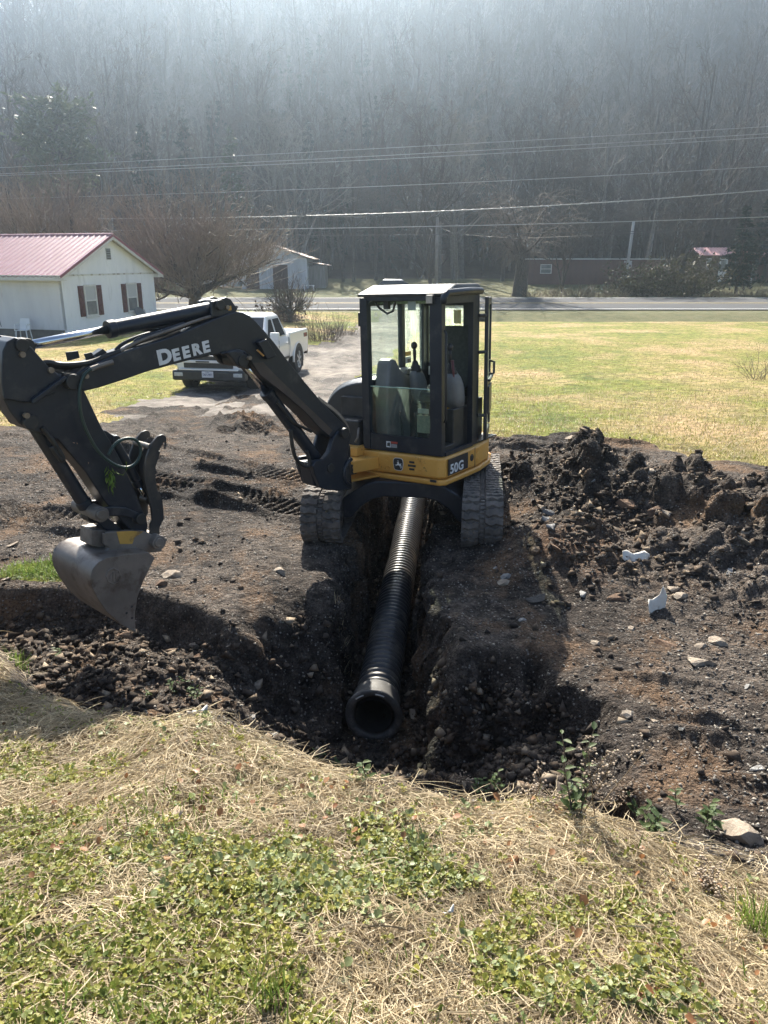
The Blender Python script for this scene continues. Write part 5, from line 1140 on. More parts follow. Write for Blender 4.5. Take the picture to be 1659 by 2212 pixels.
def hwin(y0):
    w_, z0, z1 = .72, .98, 2.2; b = MB()
    for a, c, d, e in ((y0-.08, y0, z0-.08, z1+.08), (y0+w_, y0+w_+.08, z0-.08, z1+.08)): b.box(-.05, -.004, a, c, d, e, HM)
    b.box(-.055, -.004, y0-.10, y0+w_+.10, z0-.14, z0-.08, HM); b.box(-.05, -.004, y0, y0+w_, z1, z1+.08, HM); b.box(-.05, -.004, y0, y0+w_, z0-.08, z0, HM); b.box(-.04, -.004, y0, y0+w_, (z0+z1)/2-.03, (z0+z1)/2+.03, HM)
    f = b.build('window', M_trim, H_)
    for za, zb2, m in ((z0, (z0+z1)/2-.03, M_wing), ((z0+z1)/2+.03, z1, M_blind)):
        b = MB(); b.box(-.02, -.006, y0, y0+w_, za, zb2, HM); b.build('pane', m, f)
    for a in (y0-.47, y0+w_+.13):
        b = MB(); b.box(-.045, -.004, a, a+.34, z0-.06, z1+.04, HM); s = b.build('shutter', M_shut, H_)
        b = MB()
        for zc_ in (z0+.22, z1-.3): b.prism([HM @ V3((-.07, a+.17+.14*q, zc_+.2*r_)) for q, r_ in ((0, 1), (1, 0), (0, -1), (-1, 0))], [HM @ V3((-.045, a+.17+.14*q, zc_+.2*r_)) for q, r_ in ((0, 1), (1, 0), (0, -1), (-1, 0))])
        b.build('shutter_boss', M_shut, s)
hwin(1.5); hwin(4.75)
b = MB(); b.tube([HM @ V3((3.4, -.02, .5)), HM @ V3((3.55, -.02, 1.2)), HM @ V3((3.75, -.02, 1.6))], .012, 6); b.build('wall_cable', M_dark, H_)
# rear wing of the house at the picture's left edge
W2 = thing('house_annex', 'white annex with red striped roof at the left edge beside the house', 'house', (-19.8, 37, 0))
b = MB(); b.box(6.2, 12, -1.4, 2.4, -.2, 2.2, HM); b.build('wall', M_sid2, W2)
b = MB(); n = 30
for i in range(n):
    x = 5.9+6.4*i/n; b.prism([HM @ V3((x, -1.7, 2.35)), HM @ V3((x+.17, -1.7, 2.35)), HM @ V3((x+.17, .6, 3.45)), HM @ V3((x, .6, 3.45))], [HM @ V3((x, -1.7, 2.30)), HM @ V3((x+.17, -1.7, 2.30)), HM @ V3((x+.17, .6, 3.40)), HM @ V3((x, .6, 3.40))])
b.prism([HM @ V3((5.9, -1.7, 2.30)), HM @ V3((12.3, -1.7, 2.30)), HM @ V3((12.3, .6, 3.40)), HM @ V3((5.9, .6, 3.40))], [HM @ V3((5.9, -1.7, 2.25)), HM @ V3((12.3, -1.7, 2.25)), HM @ V3((12.3, .6, 3.35)), HM @ V3((5.9, .6, 3.35))])
b.build('roof', M_roofpink, W2)
# satellite dish by the far window, white step stool under the front wall
p = HM @ V3((-.25, 5.3, .85)); S_ = thing('satellite_dish', 'grey satellite dish on the gable wall beside the right window', 'satellite dish', p)
b = MB(); vs = []; dn_ = V3((.75, -.55, .35)).normalized(); a_ = dn_.orthogonal().normalized(); c_ = dn_.cross(a_)
rings = 5; nn = 20; vs = [p-dn_*.07]
for i in range(1, rings+1): vs += [p+(a_*math.cos(t)+c_*math.sin(t)*1.15)*.27*i/rings-dn_*.07*(1-(i/rings)**2) for t in np.linspace(0, 2*math.pi, nn+1)[:-1]]
b.add(vs, [(0, 1+j, 1+(j+1) % nn) for j in range(nn)]+[(1+(i-1)*nn+j, 1+i*nn+j, 1+i*nn+(j+1) % nn, 1+(i-1)*nn+(j+1) % nn) for i in range(1, rings) for j in range(nn)])
o = b.build('dish', mat('dish_grey', (.10, .11, .12), rough=.5), S_, smooth=True); md = o.modifiers.new('t', 'SOLIDIFY'); md.thickness = .012
b = MB(); b.tube([p-dn_*.07, p-dn_*.15-V3((0, 0, .1)), HM @ V3((-.0, 5.35, .62))], .018, 8); b.build('mount', M_dark, S_)
b = MB(); b.tube([p-c_*.25, p+dn_*.32-c_*.12, p+dn_*.36], .014, 6); b.ball(p+dn_*.36, .045); b.build('feed_arm', mat('feed_grey', (.4, .4, .42), rough=.5), S_)
p = HM @ V3((1.65, -.75, 0)); p.z = hz(p.x, p.y)
C_ = thing('plastic_chair', 'small white plastic chair on the grass under the front wall of the house', 'chair', p)
M_plast = mat('white_plastic', (.72, .73, .75), rough=.4)
b = MB(); b.box(p.x-.24, p.x+.24, p.y-.22, p.y+.22, p.z+.40, p.z+.43); b.build('seat', M_plast, C_, bevel=.008)
b = MB(); b.prism([p+V3(q) for q in ((-.23, .20, .43), (.23, .20, .43), (.20, .28, .88), (-.20, .28, .88))], [p+V3(q) for q in ((-.23, .225, .43), (.23, .225, .43), (.20, .305, .88), (-.20, .305, .88))]); b.build('backrest', M_plast, C_, bevel=.01)
for sx in (-1, 1):
    for sy in (-1, 1):
        b = MB(); b.tube([p+V3((sx*.21, sy*.19, .41)), p+V3((sx*.25, sy*.24, -.01))], .025, 6); b.build('leg', M_plast, C_)
    b = MB(); b.tube([p+V3((sx*.25, -.22, .40)), p+V3((sx*.26, -.2, .64)), p+V3((sx*.24, .22, .66))], .022, 6); b.build('armrest', M_plast, C_)
# ---- white barn beyond the road
def gz(x, y): return hz(x, y)
M_barn = planks('peeling_white_boards', (.56, .58, .62), (.42, .43, .46), .22, (1, 0, 0), stain=(.20, .19, .19))
M_rustroof = mat('rusty_tin_roof', (.20, .115, .085), (.34, .27, .23), scale=1.3, rough=.55, metal=.3, stretch=(3, .6, 1))
p = at_y(570, 634, 76); B_ = thing('barn', 'old white barn with a rusty tin roof and dark doorways beyond the road', 'barn', (p.x, 76, gz(p.x, 76)))
bx, bz = p.x, gz(p.x, 76); xl = at_y(522, 600, 76).x; xr_ = at_y(664, 600, 76).x
b = MB(); prf = [(xl, bz-.3), (xr_, bz-.3), (xr_, bz+2.75), ((xl+xr_)/2-.2, bz+3.95), (xl, bz+2.95)]
b.prism([V3((x, 76, z)) for x, z in prf], [V3((x, 82, z)) for x, z in prf]); wl3 = b.build('wall', M_barn, B_)
for sg, (xa, za), (xb, zb_) in ((1, ((xl+xr_)/2-.2, bz+4.02), (xr_+.7, bz+2.72)), (-1, ((xl+xr_)/2-.2, bz+4.02), (xl-.4, bz+2.95))):
    b = MB(); b.prism([V3((xa, 75.6, za)), V3((xb, 75.6, zb_)), V3((xb, 75.6, zb_-.07)), V3((xa, 75.6, za-.07))], [V3((xa, 82.4, za)), V3((xb, 82.4, zb_)), V3((xb, 82.4, zb_-.07)), V3((xa, 82.4, za-.07))]); b.build('roof_slope', M_rustroof, B_)
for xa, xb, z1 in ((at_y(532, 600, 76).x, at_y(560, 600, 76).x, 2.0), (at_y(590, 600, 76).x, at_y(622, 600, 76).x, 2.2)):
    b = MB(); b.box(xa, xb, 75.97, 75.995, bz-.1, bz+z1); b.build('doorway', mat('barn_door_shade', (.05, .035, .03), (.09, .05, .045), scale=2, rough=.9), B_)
b = MB(); b.box(xr_+.0, xr_+1.6, 77.5, 81, bz-.2, bz+2.1); b.build('lean_to', mat('weathered_boards', (.16, .15, .14), (.26, .25, .24), scale=2, rough=.9, stretch=(5, 5, .4)), B_)
b = MB(); b.prism([V3((xr_-.1, 77.2, bz+2.5)), V3((xr_+2.0, 77.2, bz+2.15)), V3((xr_+2.0, 77.2, bz+2.08)), V3((xr_-.1, 77.2, bz+2.43))], [V3((xr_-.1, 81.3, bz+2.5)), V3((xr_+2.0, 81.3, bz+2.15)), V3((xr_+2.0, 81.3, bz+2.08)), V3((xr_-.1, 81.3, bz+2.43))]); b.build('lean_to_roof', M_rustroof, B_)
p = at_y(490, 634, 80); xa, xb = at_y(440, 600, 80).x, at_y(516, 600, 80).x; z0 = gz(p.x, 80); W_ = thing('shed', 'low white shed with brown boards seen through the orchard tree', 'shed', (p.x, 80, z0))
b = MB(); b.box(xa, xb, 80, 84, z0-.2, z0+2.2); b.build('wall', M_barn, W_)
b = MB(); b.box(xa-.3, xb+.3, 79.6, 84.4, z0+2.2, z0+2.36); b.build('roof', M_rustroof, W_)
b = MB(); b.box(xb-2.0, xb-.2, 79.965, 79.99, z0+.9, z0+2.1); b.build('board_panel', mat('brown_boards', (.10, .06, .05), (.15, .09, .075), scale=2, rough=.9), W_)
# ---- brown trailer home
Y = 82; xa, xb = at_y(1141, 600, Y).x, at_y(1434, 600, Y).x; zt, zg = at_y(1200, 561, Y).z, gz(18, Y)
M_trail = planks('brown_trailer_siding', (.105, .050, .042), (.14, .068, .055), .3, (1, 0, 0), stain=(.09, .06, .055))
T_ = thing('trailer_home', 'long low brown trailer home with a pale roof edge beyond the road', 'trailer home', ((xa+xb)/2, Y, zg))
b = MB(); b.box(xa, xb, Y, Y+3.6, zt-2.45, zt); b.build('wall', M_trail, T_)
b = MB(); b.box(xa-.12, xb+.12, Y-.12, Y+3.7, zt, zt+.13); b.build('roof', mat('pale_roof_edge', (.5, .5, .49), (.36, .35, .34), scale=1.5, rough=.6), T_)
x0 = at_y(1166, 600, Y).x; b = MB(); b.box(x0, x0+1.15, Y-.05, Y-.004, zt-1.35, zt-.45); w_ = b.build('window', M_trim, T_)
for k in range(2):
    b = MB(); b.box(x0+.07, x0+1.08, Y-.056, Y-.05, zt-1.29+.42*k, zt-.92+.42*k); b.build('pane', M_wing, w_)
x0 = at_y(1345, 600, Y).x; b = MB(); b.box(x0, x0+.8, Y-.03, Y-.004, zt-2.1, zt-.1); b.build('peeling_panel', mat('peeling_panel', (.50, .50, .52), (.14, .07, .06), scale=2.2, rough=.8, lo=.45, hi=.55), T_)
b = MB(); x1 = at_y(1252, 600, Y).x; b.box(xa-.1, x1, Y-.25, Y-.16, zt-2.62, zt-2.45); b.build('skirt_rail', mat('green_white_rail', (.42, .50, .47), rough=.6), T_)
for k in range(5):
    x = xa+.5+k*3.0; b = MB(); b.box(x, x+.5, Y+.3, Y+.9, zg-.1, zt-2.45); b.build('pier', M_found, T_)
# ---- cabins on the right
def cabin(lab, pxa, pxb, pye, pyr, Y, dep, m, gable=True):
    xa, xb = at_y(pxa, 600, Y).x, at_y(pxb, 600, Y).x; ze, zr = at_y(pxa, pye, Y).z, at_y(pxa, pyr, Y+dep/2).z; zg = gz(xa, Y)
    o = thing('cabin', lab, 'cabin', ((xa+xb)/2, Y, zg))
    b = MB(); pr = [(Y, zg-.3), (Y+dep, zg-.3), (Y+dep, ze), (Y+dep/2, zr-.05), (Y, ze)]; b.prism([V3((xa, y, z)) for y, z in pr], [V3((xb, y, z)) for y, z in pr]); b.build('wall', m, o)
    for y0, y1, z0, z1 in ((Y-.35, Y+dep/2, ze-.1, zr), (Y+dep+.35, Y+dep/2, ze-.1, zr)):
        b = MB(); n = 24; vs = []
        for i in range(n+1):
            x = xa-.3+(xb-xa+.6)*i/n; up = .03 if i % 2 else 0; vs += [V3((x, y0, z0+up)), V3((x, y1, z1+up)), V3((x, y1, z1-.06)), V3((x, y0, z0-.06))]
        b.add(vs, [(4*i+j, 4*i+4+j, 4*i+4+(j+1) % 4, 4*i+(j+1) % 4) for i in range(n) for j in range(4)]+[(0, 1, 2, 3), (4*n, 4*n+1, 4*n+2, 4*n+3)]); b.build('roof_slope', M_roofpink, o)
    return o, xa, xb, ze, zg
M_brownw = planks('brown_boards_siding', (.085, .055, .032), (.12, .08, .05), .25, (1, 0, 0), stain=(.07, .05, .035))
o, xa, xb, ze, zg = cabin('brown board cabin with a pink tin roof behind the dark spruce', 1510, 1580, 549, 535, 83, 4.0, M_brownw)
x0 = xa+.55; b = MB(); b.box(x0, x0+.5, 82.95, 82.996, ze-1.5, ze-.4); w_ = b.build('window', M_trim, o); b = MB(); b.box(x0+.08, x0+.42, 82.94, 82.95, ze-1.42, ze-.48); b.build('pane', M_wing, w_)
x0 = xa+1.9; b = MB(); b.box(x0, x0+.85, 82.95, 82.996, zg+.1, ze-.35); d_ = b.build('door', M_trim, o); b = MB(); b.box(x0+.15, x0+.7, 82.94, 82.95, zg+1.2, ze-.55); b.build('door_pane', M_wing, d_)
o, xa, xb, ze, zg = cabin('brown shed with a pink roof cut off by the right edge', 1622, 1700, 552, 539, 84.5, 4.0, M_trail)
b = MB(); b.box(xa-.02, xa+.12, 84.42, 84.49, zg, ze-.2); b.build('corner_board', M_trim, o)
# ---- culvert end in the roadside ditch
p = at_y(1040, 697, 47.9); CV = thing('culvert_pipe', 'black culvert pipe end in the ditch just right of the cab door', 'pipe', (p.x, 47.9, p.z))
b = MB(); R0, R1 = .52, .46; n = 28
vs = []; 
for y, r in ((0, R0), (0, R1), (6, R1), (6, R0)): vs += [V3((p.x+r*math.cos(t), 47.7+y, p.z-.15+r*math.sin(t))) for t in np.linspace(0, 2*math.pi, n+1)[:-1]]
b.add(vs, [(k*n+j, k*n+(j+1) % n, ((k+1) % 4)*n+(j+1) % n, ((k+1) % 4)*n+j) for k in range(4) for j in range(n)]); b.build('pipe_shell', M_blk2, CV, smooth=False)
# ---- little white bench by the wood, distant
p = at_y(668, 633, 74); o_ = thing('garden_bench', 'tiny white bench on the far verge right of the barn', 'bench', (p.x, 74, gz(p.x, 74)))
z = gz(p.x, 74); b = MB(); b.box(p.x-.5, p.x+.5, 73.8, 74.2, z+.42, z+.48); b.build('seat', M_plast, o_)
for s in (-.42, .42): b = MB(); b.box(p.x+s-.05, p.x+s+.05, 73.82, 74.18, z-.02, z+.42); b.build('leg', M_plast, o_)
# ---- poles and wires
M_pole = mat('weathered_pole', (.15, .135, .12), (.24, .22, .20), scale=3, rough=.9, stretch=(4, 4, .5))
M_pole2 = mat('grey_pole', (.33, .32, .31), (.42, .41, .40), scale=3, rough=.9, stretch=(4, 4, .5))
def pole(px, pyt, Y, lab, r, m, lean=0, arm=True, base=None):
    t = at_y(px, pyt, Y); bx_ = t.x+lean; zg = gz(bx_, Y); o = thing('utility_pole', lab, 'utility pole', (bx_, Y, zg))
    b = MB(); b.tube([V3((bx_, Y, zg-.3)), t], [r, r*.75], 10); b.build('shaft', m, o, smooth=True)
    if arm:
        b = MB(); b.box(t.x-.9, t.x+.9, Y-.2, Y-.1, t.z-.55, t.z-.43); b.build('cross_arm', m, o)
        for q in (-.8, -.4, .4, .8): b = MB(); b.cyl(V3((t.x+q, Y-.15, t.z-.43)), V3((t.x+q, Y-.15, t.z-.27)), .05, 8); b.build('insulator', M_blk2, o)
    return t
P1 = pole(945, 470, 68, 'grey utility pole rising behind the cab roof', .16, M_pole, arm=False)
P2 = pole(1369, 478, 80, 'pale utility pole standing above the trailer roof', .18, M_pole2, -.3, arm=False)
P3 = pole(1415, 470, 95, 'thin pale pole on the hillside right of the trailer pole', .14, M_pole2, -.1, arm=False)
P4 = pole(1471, 461, 95, 'leaning pale pole on the hillside left of the pink roofed cabin', .13, M_pole2, -.5, arm=False)
M_wire = mat('bare_wire', (.34, .35, .36), rough=.5, metal=.3)
M_wireb = mat('black_wire', (.05, .05, .055), rough=.5)
WIRES = [((-200, 372), (830, 320), (1900, 259), .018, M_wire, 'highest thin power line crossing in front of the hill'), ((-200, 384), (830, 336), (1900, 273), .020, M_wire, 'upper one of the close pair of power lines across the hill'), ((-200, 386), (830, 344), (1900, 280), .020, M_wire, 'lower one of the close pair of power lines across the hill'),
         ((-200, 434), (830, 402), (1900, 344), .020, M_wire, 'single power line below the close pair'), ((-200, 470), (830, 461), (1900, 388), .045, M_wire, 'thick bright twisted cable crossing the whole width'),
         ((-200, 499), (830, 491), (1900, 459), .026, M_wire, 'bright line just below the thick twisted cable'), ((-200, 508), (830, 508), (1900, 486), .022, M_wireb, 'dark line low above the road'), ((-200, 440), (300, 456), (830, 470), .018, M_wireb, 'thin line over the orchard trees on the left')]
for k, (a, m_, c, r, m, lab) in enumerate(WIRES):
    A, B, Cc = at_y(*a, 64), at_y(*m_, 60), at_y(*c, 52); P = []
    for i in range(25):
        t = i/24; P.append(A*(2*(t-.5)*(t-1))+B*(-4*t*(t-1))+Cc*(2*t*(t-.5)))
    b = MB()
    if r > .04: b.tube(P, r*.6, 6); q = [P[i].lerp(P[i+1], f)+V3((0, math.cos((i*12+f*12)*2.1)*r*.7, math.sin((i*12+f*12)*2.1)*r*.7)) for i in range(24) for f in np.arange(0, 1, 1/12)]; b.tube(q, r*.45, 5)
    else: b.tube(P, r, 5)
    o = b.build('power_line', m, None, smooth=True); tag(o, lab, 'power line', 'overhead power lines')
A = at_y(945, 490, 68); B = at_y(1010, 508, 66); Cc = at_y(1230, 511, 60); b = MB(); b.tube([A, A.lerp(B, .5)-V3((0, 0, .15)), B, B.lerp(Cc, .5)-V3((0, 0, .2)), Cc, at_y(1700, 489, 55)], .018, 5); tag(b.build('power_line', M_wireb, None, smooth=True), 'drooping service line running right from the grey pole', 'power line', 'overhead power lines')
# ------------------------------------------------------------------ vehicles
M_wpaint = mat('white_car_paint', (.70, .71, .72), rough=.28, coat=.6)
M_tyre = mat('tyre_rubber', (.018, .018, .018), (.04, .037, .034), scale=6, rough=.85)
M_alloy = mat('alloy_wheel', (.52, .53, .54), (.38, .38, .38), scale=9, rough=.3, metal=.7)
M_tint = mat('tinted_glass', (.012, .014, .015), rough=.08, spec=.8)
M_plate = mat('plate_white', (.62, .63, .66), rough=.5)
M_dkblue = mat('plate_blue', (.03, .05, .16), rough=.5)
M_headl = mat('headlamp_glass', (.55, .57, .58), (.35, .37, .38), scale=14, rough=.12)
M_bump = mat('black_bumper', (.022, .023, .024), (.04, .039, .037), scale=5, rough=.55)
def wheel(par, x, y, r, w_, side, M):
    b = MB(); n = 30; prof = [(-w_/2, r*.64), (-w_/2, r*.90), (-w_*.36, r), (w_*.36, r), (w_/2, r*.90), (w_/2, r*.64)]
    vs = []
    for j in range(n):
        t = 2*math.pi*j/n; vs += [V3((x+px_, y+q*math.cos(t), r+q*math.sin(t))) for px_, q in prof]
    k = len(prof); b.add(vs, [(j*k+i, j*k+(i+1) % k, ((j+1) % n)*k+(i+1) % k, ((j+1) % n)*k+i) for j in range(n) for i in range(k)])
    wo = b.build('wheel', M_tyre, par, M=M, smooth=False, bevel=.006)
    b = MB(); xo = x+side*w_*.40; xi = x+side*w_*.12
    b.cyl((xi, y, r), (xi-side*.05, y, r), r*.64, 28)
    b.tube([V3((xo, y+r*.62*math.cos(t), r+r*.62*math.sin(t))) for t in np.linspace(0, 2*math.pi, 29)], r*.045, 6)
    for s in range(6):
        t = s*math.pi/3+.3
        for dt in (-.10, .10): b.tube([V3((xo+side*.01, y+r*.12*math.cos(t), r+r*.12*math.sin(t))), V3((xo, y+r*.6*math.cos(t+dt), r+r*.6*math.sin(t+dt)))], [r*.065, r*.05], 6)
    b.cyl((xo-side*.03, y, r), (xo+side*.02, y, r), r*.15, 14); b.build('rim', M_alloy, wo, M=M, smooth=False, bevel=.004)
# pickup: front faces -y in its own frame
TX, TY = -4.30, 20.55
TK = thing('pickup_truck', 'white four door pickup truck parked on the drive behind the excavator boom', 'pickup truck', (TX, TY, hz(TX, TY)))
TM = Matrix.Translation((TX, TY, hz(TX, TY)-.015)) @ Matrix.Rotation(R(-10.5), 4, 'Z') @ Matrix.Rotation(R(-.5), 4, 'X')
WB = 3.66
def loft(mb, secs):
    n = len(secs[0]); mb.add([v for s in secs for v in s], [(k*n+i, k*n+(i+1) % n, (k+1)*n+(i+1) % n, (k+1)*n+i) for k in range(len(secs)-1) for i in range(n)]+[tuple(range(n-1, -1, -1)), tuple(range((len(secs)-1)*n, len(secs)*n))])
def xsec(y, hw, z0, z1, tuck=.06, top=.10):
    h = z1-z0; return [V3((sx*q, y, z)) for sx, q, z in ((-1, hw-tuck, z0), (-1, hw, z0+h*.35), (-1, hw, z0+h*.62), (-1, hw-.02, z1-top), (-1, hw-.09, z1), (1, hw-.09, z1), (1, hw-.02, z1-top), (1, hw, z0+h*.62), (1, hw, z0+h*.35), (1, hw-tuck, z0))]
b = MB(); loft(b, [xsec(-.92, .86, .62, .98), xsec(-.80, .96, .58, 1.06), xsec(-.3, 1.0, .58, 1.13), xsec(.55, 1.01, .55, 1.18), xsec(.9, 1.01, .45, 1.19)]); b.build('front_body', M_wpaint, TK, M=TM, bevel=.04, seg=3)
b = MB(); loft(b, [xsec(.9, 1.01, .45, 1.19), xsec(1.6, 1.01, .42, 1.2), xsec(2.75, 1.01, .42, 1.2), xsec(2.80, 1.01, .45, 1.2)]); cabb = b.build('cab_body', M_wpaint, TK, M=TM, bevel=.02)
# bed: walls, floor, tailgate
b = MB()
for sx in (-1, 1):
    ou = [(sx*.97, .55), (sx*1.01, .75), (sx*1.015, 1.0), (sx*1.0, 1.24), (sx*.97, 1.27), (sx*.88, 1.27), (sx*.86, .80), (sx*.86, .55)]
    b.prism([V3((x, 2.86, z)) for x, z in ou], [V3((x, 4.75, z)) for x, z in ou])
b.box(-.86, .86, 2.86, 2.92, .6, 1.25); b.box(-.86, .86, 4.68, 4.75, .6, 1.25); b.box(-.86, .86, 2.92, 4.68, .6, .76)
bed = b.build('bed', M_wpaint, TK, M=TM, bevel=.02)
# wheel arches (dark wells with a painted lip)
for y in (0, WB):
    for sx in (-1, 1):
        b = MB(); b.tube([V3((sx*1.0, y+.50*math.cos(t), .42+.50*math.sin(t))) for t in np.linspace(-.1, math.pi+.1, 15)], .035, 6); b.build('wheel_arch', M_wpaint, TK, M=TM, smooth=True)
        b = MB(); pts = [(y+.485*math.cos(t), .42+.485*math.sin(t)) for t in np.linspace(-.25, math.pi+.25, 18)]
        xa_, xb_ = sx*1.005, sx*1.0215; b.prism([V3((xa_, a, z)) for a, z in pts], [V3((xb_, a, z)) for a, z in pts]); b.build('wheel_well', M_dark, TK, M=TM)
        wheel(TK, sx*.90, y, .405, .27, sx, TM)
        b = MB(); b.box(sx*.80-.0, sx*1.0, y+.50, y+.52, .14, .5) if sx > 0 else b.box(-1.0, -.80, y+.50, y+.52, .14, .5); b.build('mud_flap', M_bump, TK, M=TM)
# greenhouse
b = MB(); gs = [[V3((x, y, 1.19)) for x, y in ((-.95, .78), (.95, .78), (.95, 2.80), (-.95, 2.80))], [V3((x, y, 1.80)) for x, y in ((-.74, 1.52), (.74, 1.52), (.76, 2.52), (-.76, 2.52))], [V3((x, y, 1.88)) for x, y in ((-.62, 1.72), (.62, 1.72), (.64, 2.40), (-.64, 2.40))]]
loft(b, gs); gh = b.build('cab_roof', M_wpaint, TK, M=TM, bevel=.05, seg=3)
def quad(name, pts, m, par, off=.006):
    c = [V3(p) for p in pts]; nn_ = (c[1]-c[0]).cross(c[3]-c[0]).normalized(); mb = MB(); mb.prism([q+nn_*off for q in c], [q-nn_*.01 for q in c]); return mb.build(name, m, par, M=TM)
def side_pt(sx, y, u):                       # u: 0 belt line .. 1 roof edge
    return V3((sx*(.952-.20*u), y, 1.19+.61*u))
for sx in (-1, 1):
    q = [side_pt(sx, 1.02, .06), side_pt(sx, 1.72, .06), side_pt(sx, 1.80, .86), side_pt(sx, 1.60, .86)]; quad('side_window', q if sx > 0 else q[::-1], M_tint, TK)
    q = [side_pt(sx, 1.84, .06), side_pt(sx, 2.58, .06), side_pt(sx, 2.44, .86), side_pt(sx, 1.92, .86)]; quad('side_window', q if sx > 0 else q[::-1], M_tint, TK)
quad('windscreen', [V3((-.84, .83, 1.23)), V3((.84, .83, 1.23)), V3((.70, 1.49, 1.77)), V3((-.70, 1.49, 1.77))], M_tint, TK)
for sx in (-1, 1):
    for y in (1.80, 2.72):
        b = MB(); b.box(sx*1.008-.004, sx*1.008+.004, y-.006, y+.006, .5, 1.16); b.build('door_gap', M_dark, TK, M=TM)
    for y in (1.62, 2.50):
        b = MB(); b.box(sx*1.03-.015, sx*1.03+.015, y-.11, y+.09, .99, 1.03); b.build('door_handle', M_wpaint, TK, M=TM, bevel=.012)
    b = MB(); b.box(sx*1.18-.13, sx*1.18+.13, .88, .96, 1.2, 1.42); b.box(sx*1.02-.06, sx*1.02+.06, .9, .94, 1.22, 1.27); b.build('wing_mirror', M_wpaint, TK, M=TM, bevel=.03)
    b = MB(); b.box(sx*1.014-.004, sx*1.014+.008, 1.0, 2.72, .55, .62); b.build('side_step', M_bump, TK, M=TM, bevel=.01)
    q = [V3((sx*1.0165, 4.28, 1.03)), V3((sx*1.0165, 4.66, 1.03)), V3((sx*1.014, 4.66, 1.15)), V3((sx*1.014, 4.28, 1.15))]; dq = quad('bed_decal', q if sx > 0 else q[::-1], M_blk_dec, TK, .002)
    if sx > 0:
        T3 = TM.to_3x3(); text('decal_lettering', 'Z71', .15, TM @ V3((1.0195, 4.30, 1.04)), T3 @ V3((0, 1, 0)), T3 @ V3((0, 0, 1)), M_red_dec, TK, .001, .004, 1.2)
b = MB(); b.box(-.98, .98, -1.0, -.72, .34, .60); bp_ = b.build('front_bumper', M_bump, TK, M=TM, bevel=.05, seg=3)
b = MB(); b.box(-.80, .80, -.985, -.86, .60, .645); b.build('bumper_top', M_wpaint, TK, M=TM, bevel=.015)
b = MB(); b.box(-.66, .66, -.955, -.90, .66, .97); gr_ = b.build('grille', M_bump, TK, M=TM, bevel=.015)
b = MB(); b.box(-.70, .70, -.985, -.94, .79, .86); b.build('grille_bar', M_wpaint, gr_, M=TM, bevel=.012)
b = MB(); b.box(-.31, .05, -.992, -.984, .805, .84); b.build('grille_slot', M_blk_dec, gr_, M=TM)
for sx in (-1, 1):
    b = MB(); b.box(sx*.82-.14, sx*.82+.14, -.90, -.80, .70, .98); b.build('headlight', M_headl, TK, M=TM, bevel=.02)
    b = MB(); b.box(sx*.80-.12, sx*.80+.12, -1.01, -.96, .45, .55); b.build('fog_lamp', M_headl, TK, M=TM, bevel=.015)
    b = MB(); b.box(sx*.965-.03, sx*.965+.03, 4.74, 4.78, .80, 1.18); b.build('tail_lamp', M_red_dec, TK, M=TM, bevel=.01)
b = MB(); b.box(-.95, .95, 4.75, 4.92, .46, .62); b.build('rear_bumper', M_bump, TK, M=TM, bevel=.03)
b = MB(); b.box(-.155, .155, -1.025, -1.005, .43, .59); pl_ = b.build('licence_plate', M_plate, TK, M=TM, bevel=.008)
T3 = TM.to_3x3()
text('plate_lettering', 'TAF-7971', .082, TM @ V3((0, -1.0275, .475)), T3 @ V3((1, 0, 0)), T3 @ V3((0, 0, 1)), M_dkblue, pl_, .001, .001, .80, 'CENTER')
text('plate_state', 'Virginia', .034, TM @ V3((0, -1.0275, .558)), T3 @ V3((1, 0, 0)), T3 @ V3((0, 0, 1)), M_dkblue, pl_, .001, 0, 1, 'CENTER')
b = MB(); b.box(-.7, .7, -.7, 4.6, .38, .60); b.build('chassis', M_bump, TK, M=TM)
# car on the road, only its roof shows over the cab
p = at_y(866, 640, 62.5); CXX = p.x; zc_ = .42
CR = thing('car', 'pale car passing on the road, its roof just over the cab', 'car', (CXX, 62.5, zc_)); TM0 = TM
CM = Matrix.Translation((CXX, 62.5, zc_)) @ Matrix.Rotation(R(90), 4, 'Z')
b = MB(); loft(b, [xsec(-2.2, .78, .45, .72), xsec(-1.9, .88, .3, .82), xsec(-.6, .9, .28, .95), xsec(1.6, .9, .28, .98), xsec(2.15, .8, .4, .92)]); b.build('body', M_wpaint, CR, M=CM, bevel=.04)
b = MB(); loft(b, [[V3((x, y, .95)) for x, y in ((-.82, -.95), (.82, -.95), (.82, 1.95), (-.82, 1.95))], [V3((x, y, 1.42)) for x, y in ((-.62, -.15), (.62, -.15), (.62, 1.4), (-.62, 1.4))]]); b.build('windows', M_tint, CR, M=CM, bevel=.03)
b = MB(); loft(b, [[V3((x, y, 1.42)) for x, y in ((-.64, -.2), (.64, -.2), (.64, 1.45), (-.64, 1.45))], [V3((x, y, 1.50)) for x, y in ((-.52, 0), (.52, 0), (.52, 1.3), (-.52, 1.3))]]); b.build('roof', M_wpaint, CR, M=CM, bevel=.02)
for y in (-1.35, 1.35):
    for sx in (-1, 1): wheel(CR, sx*.80, y, .33, .22, sx, CM)
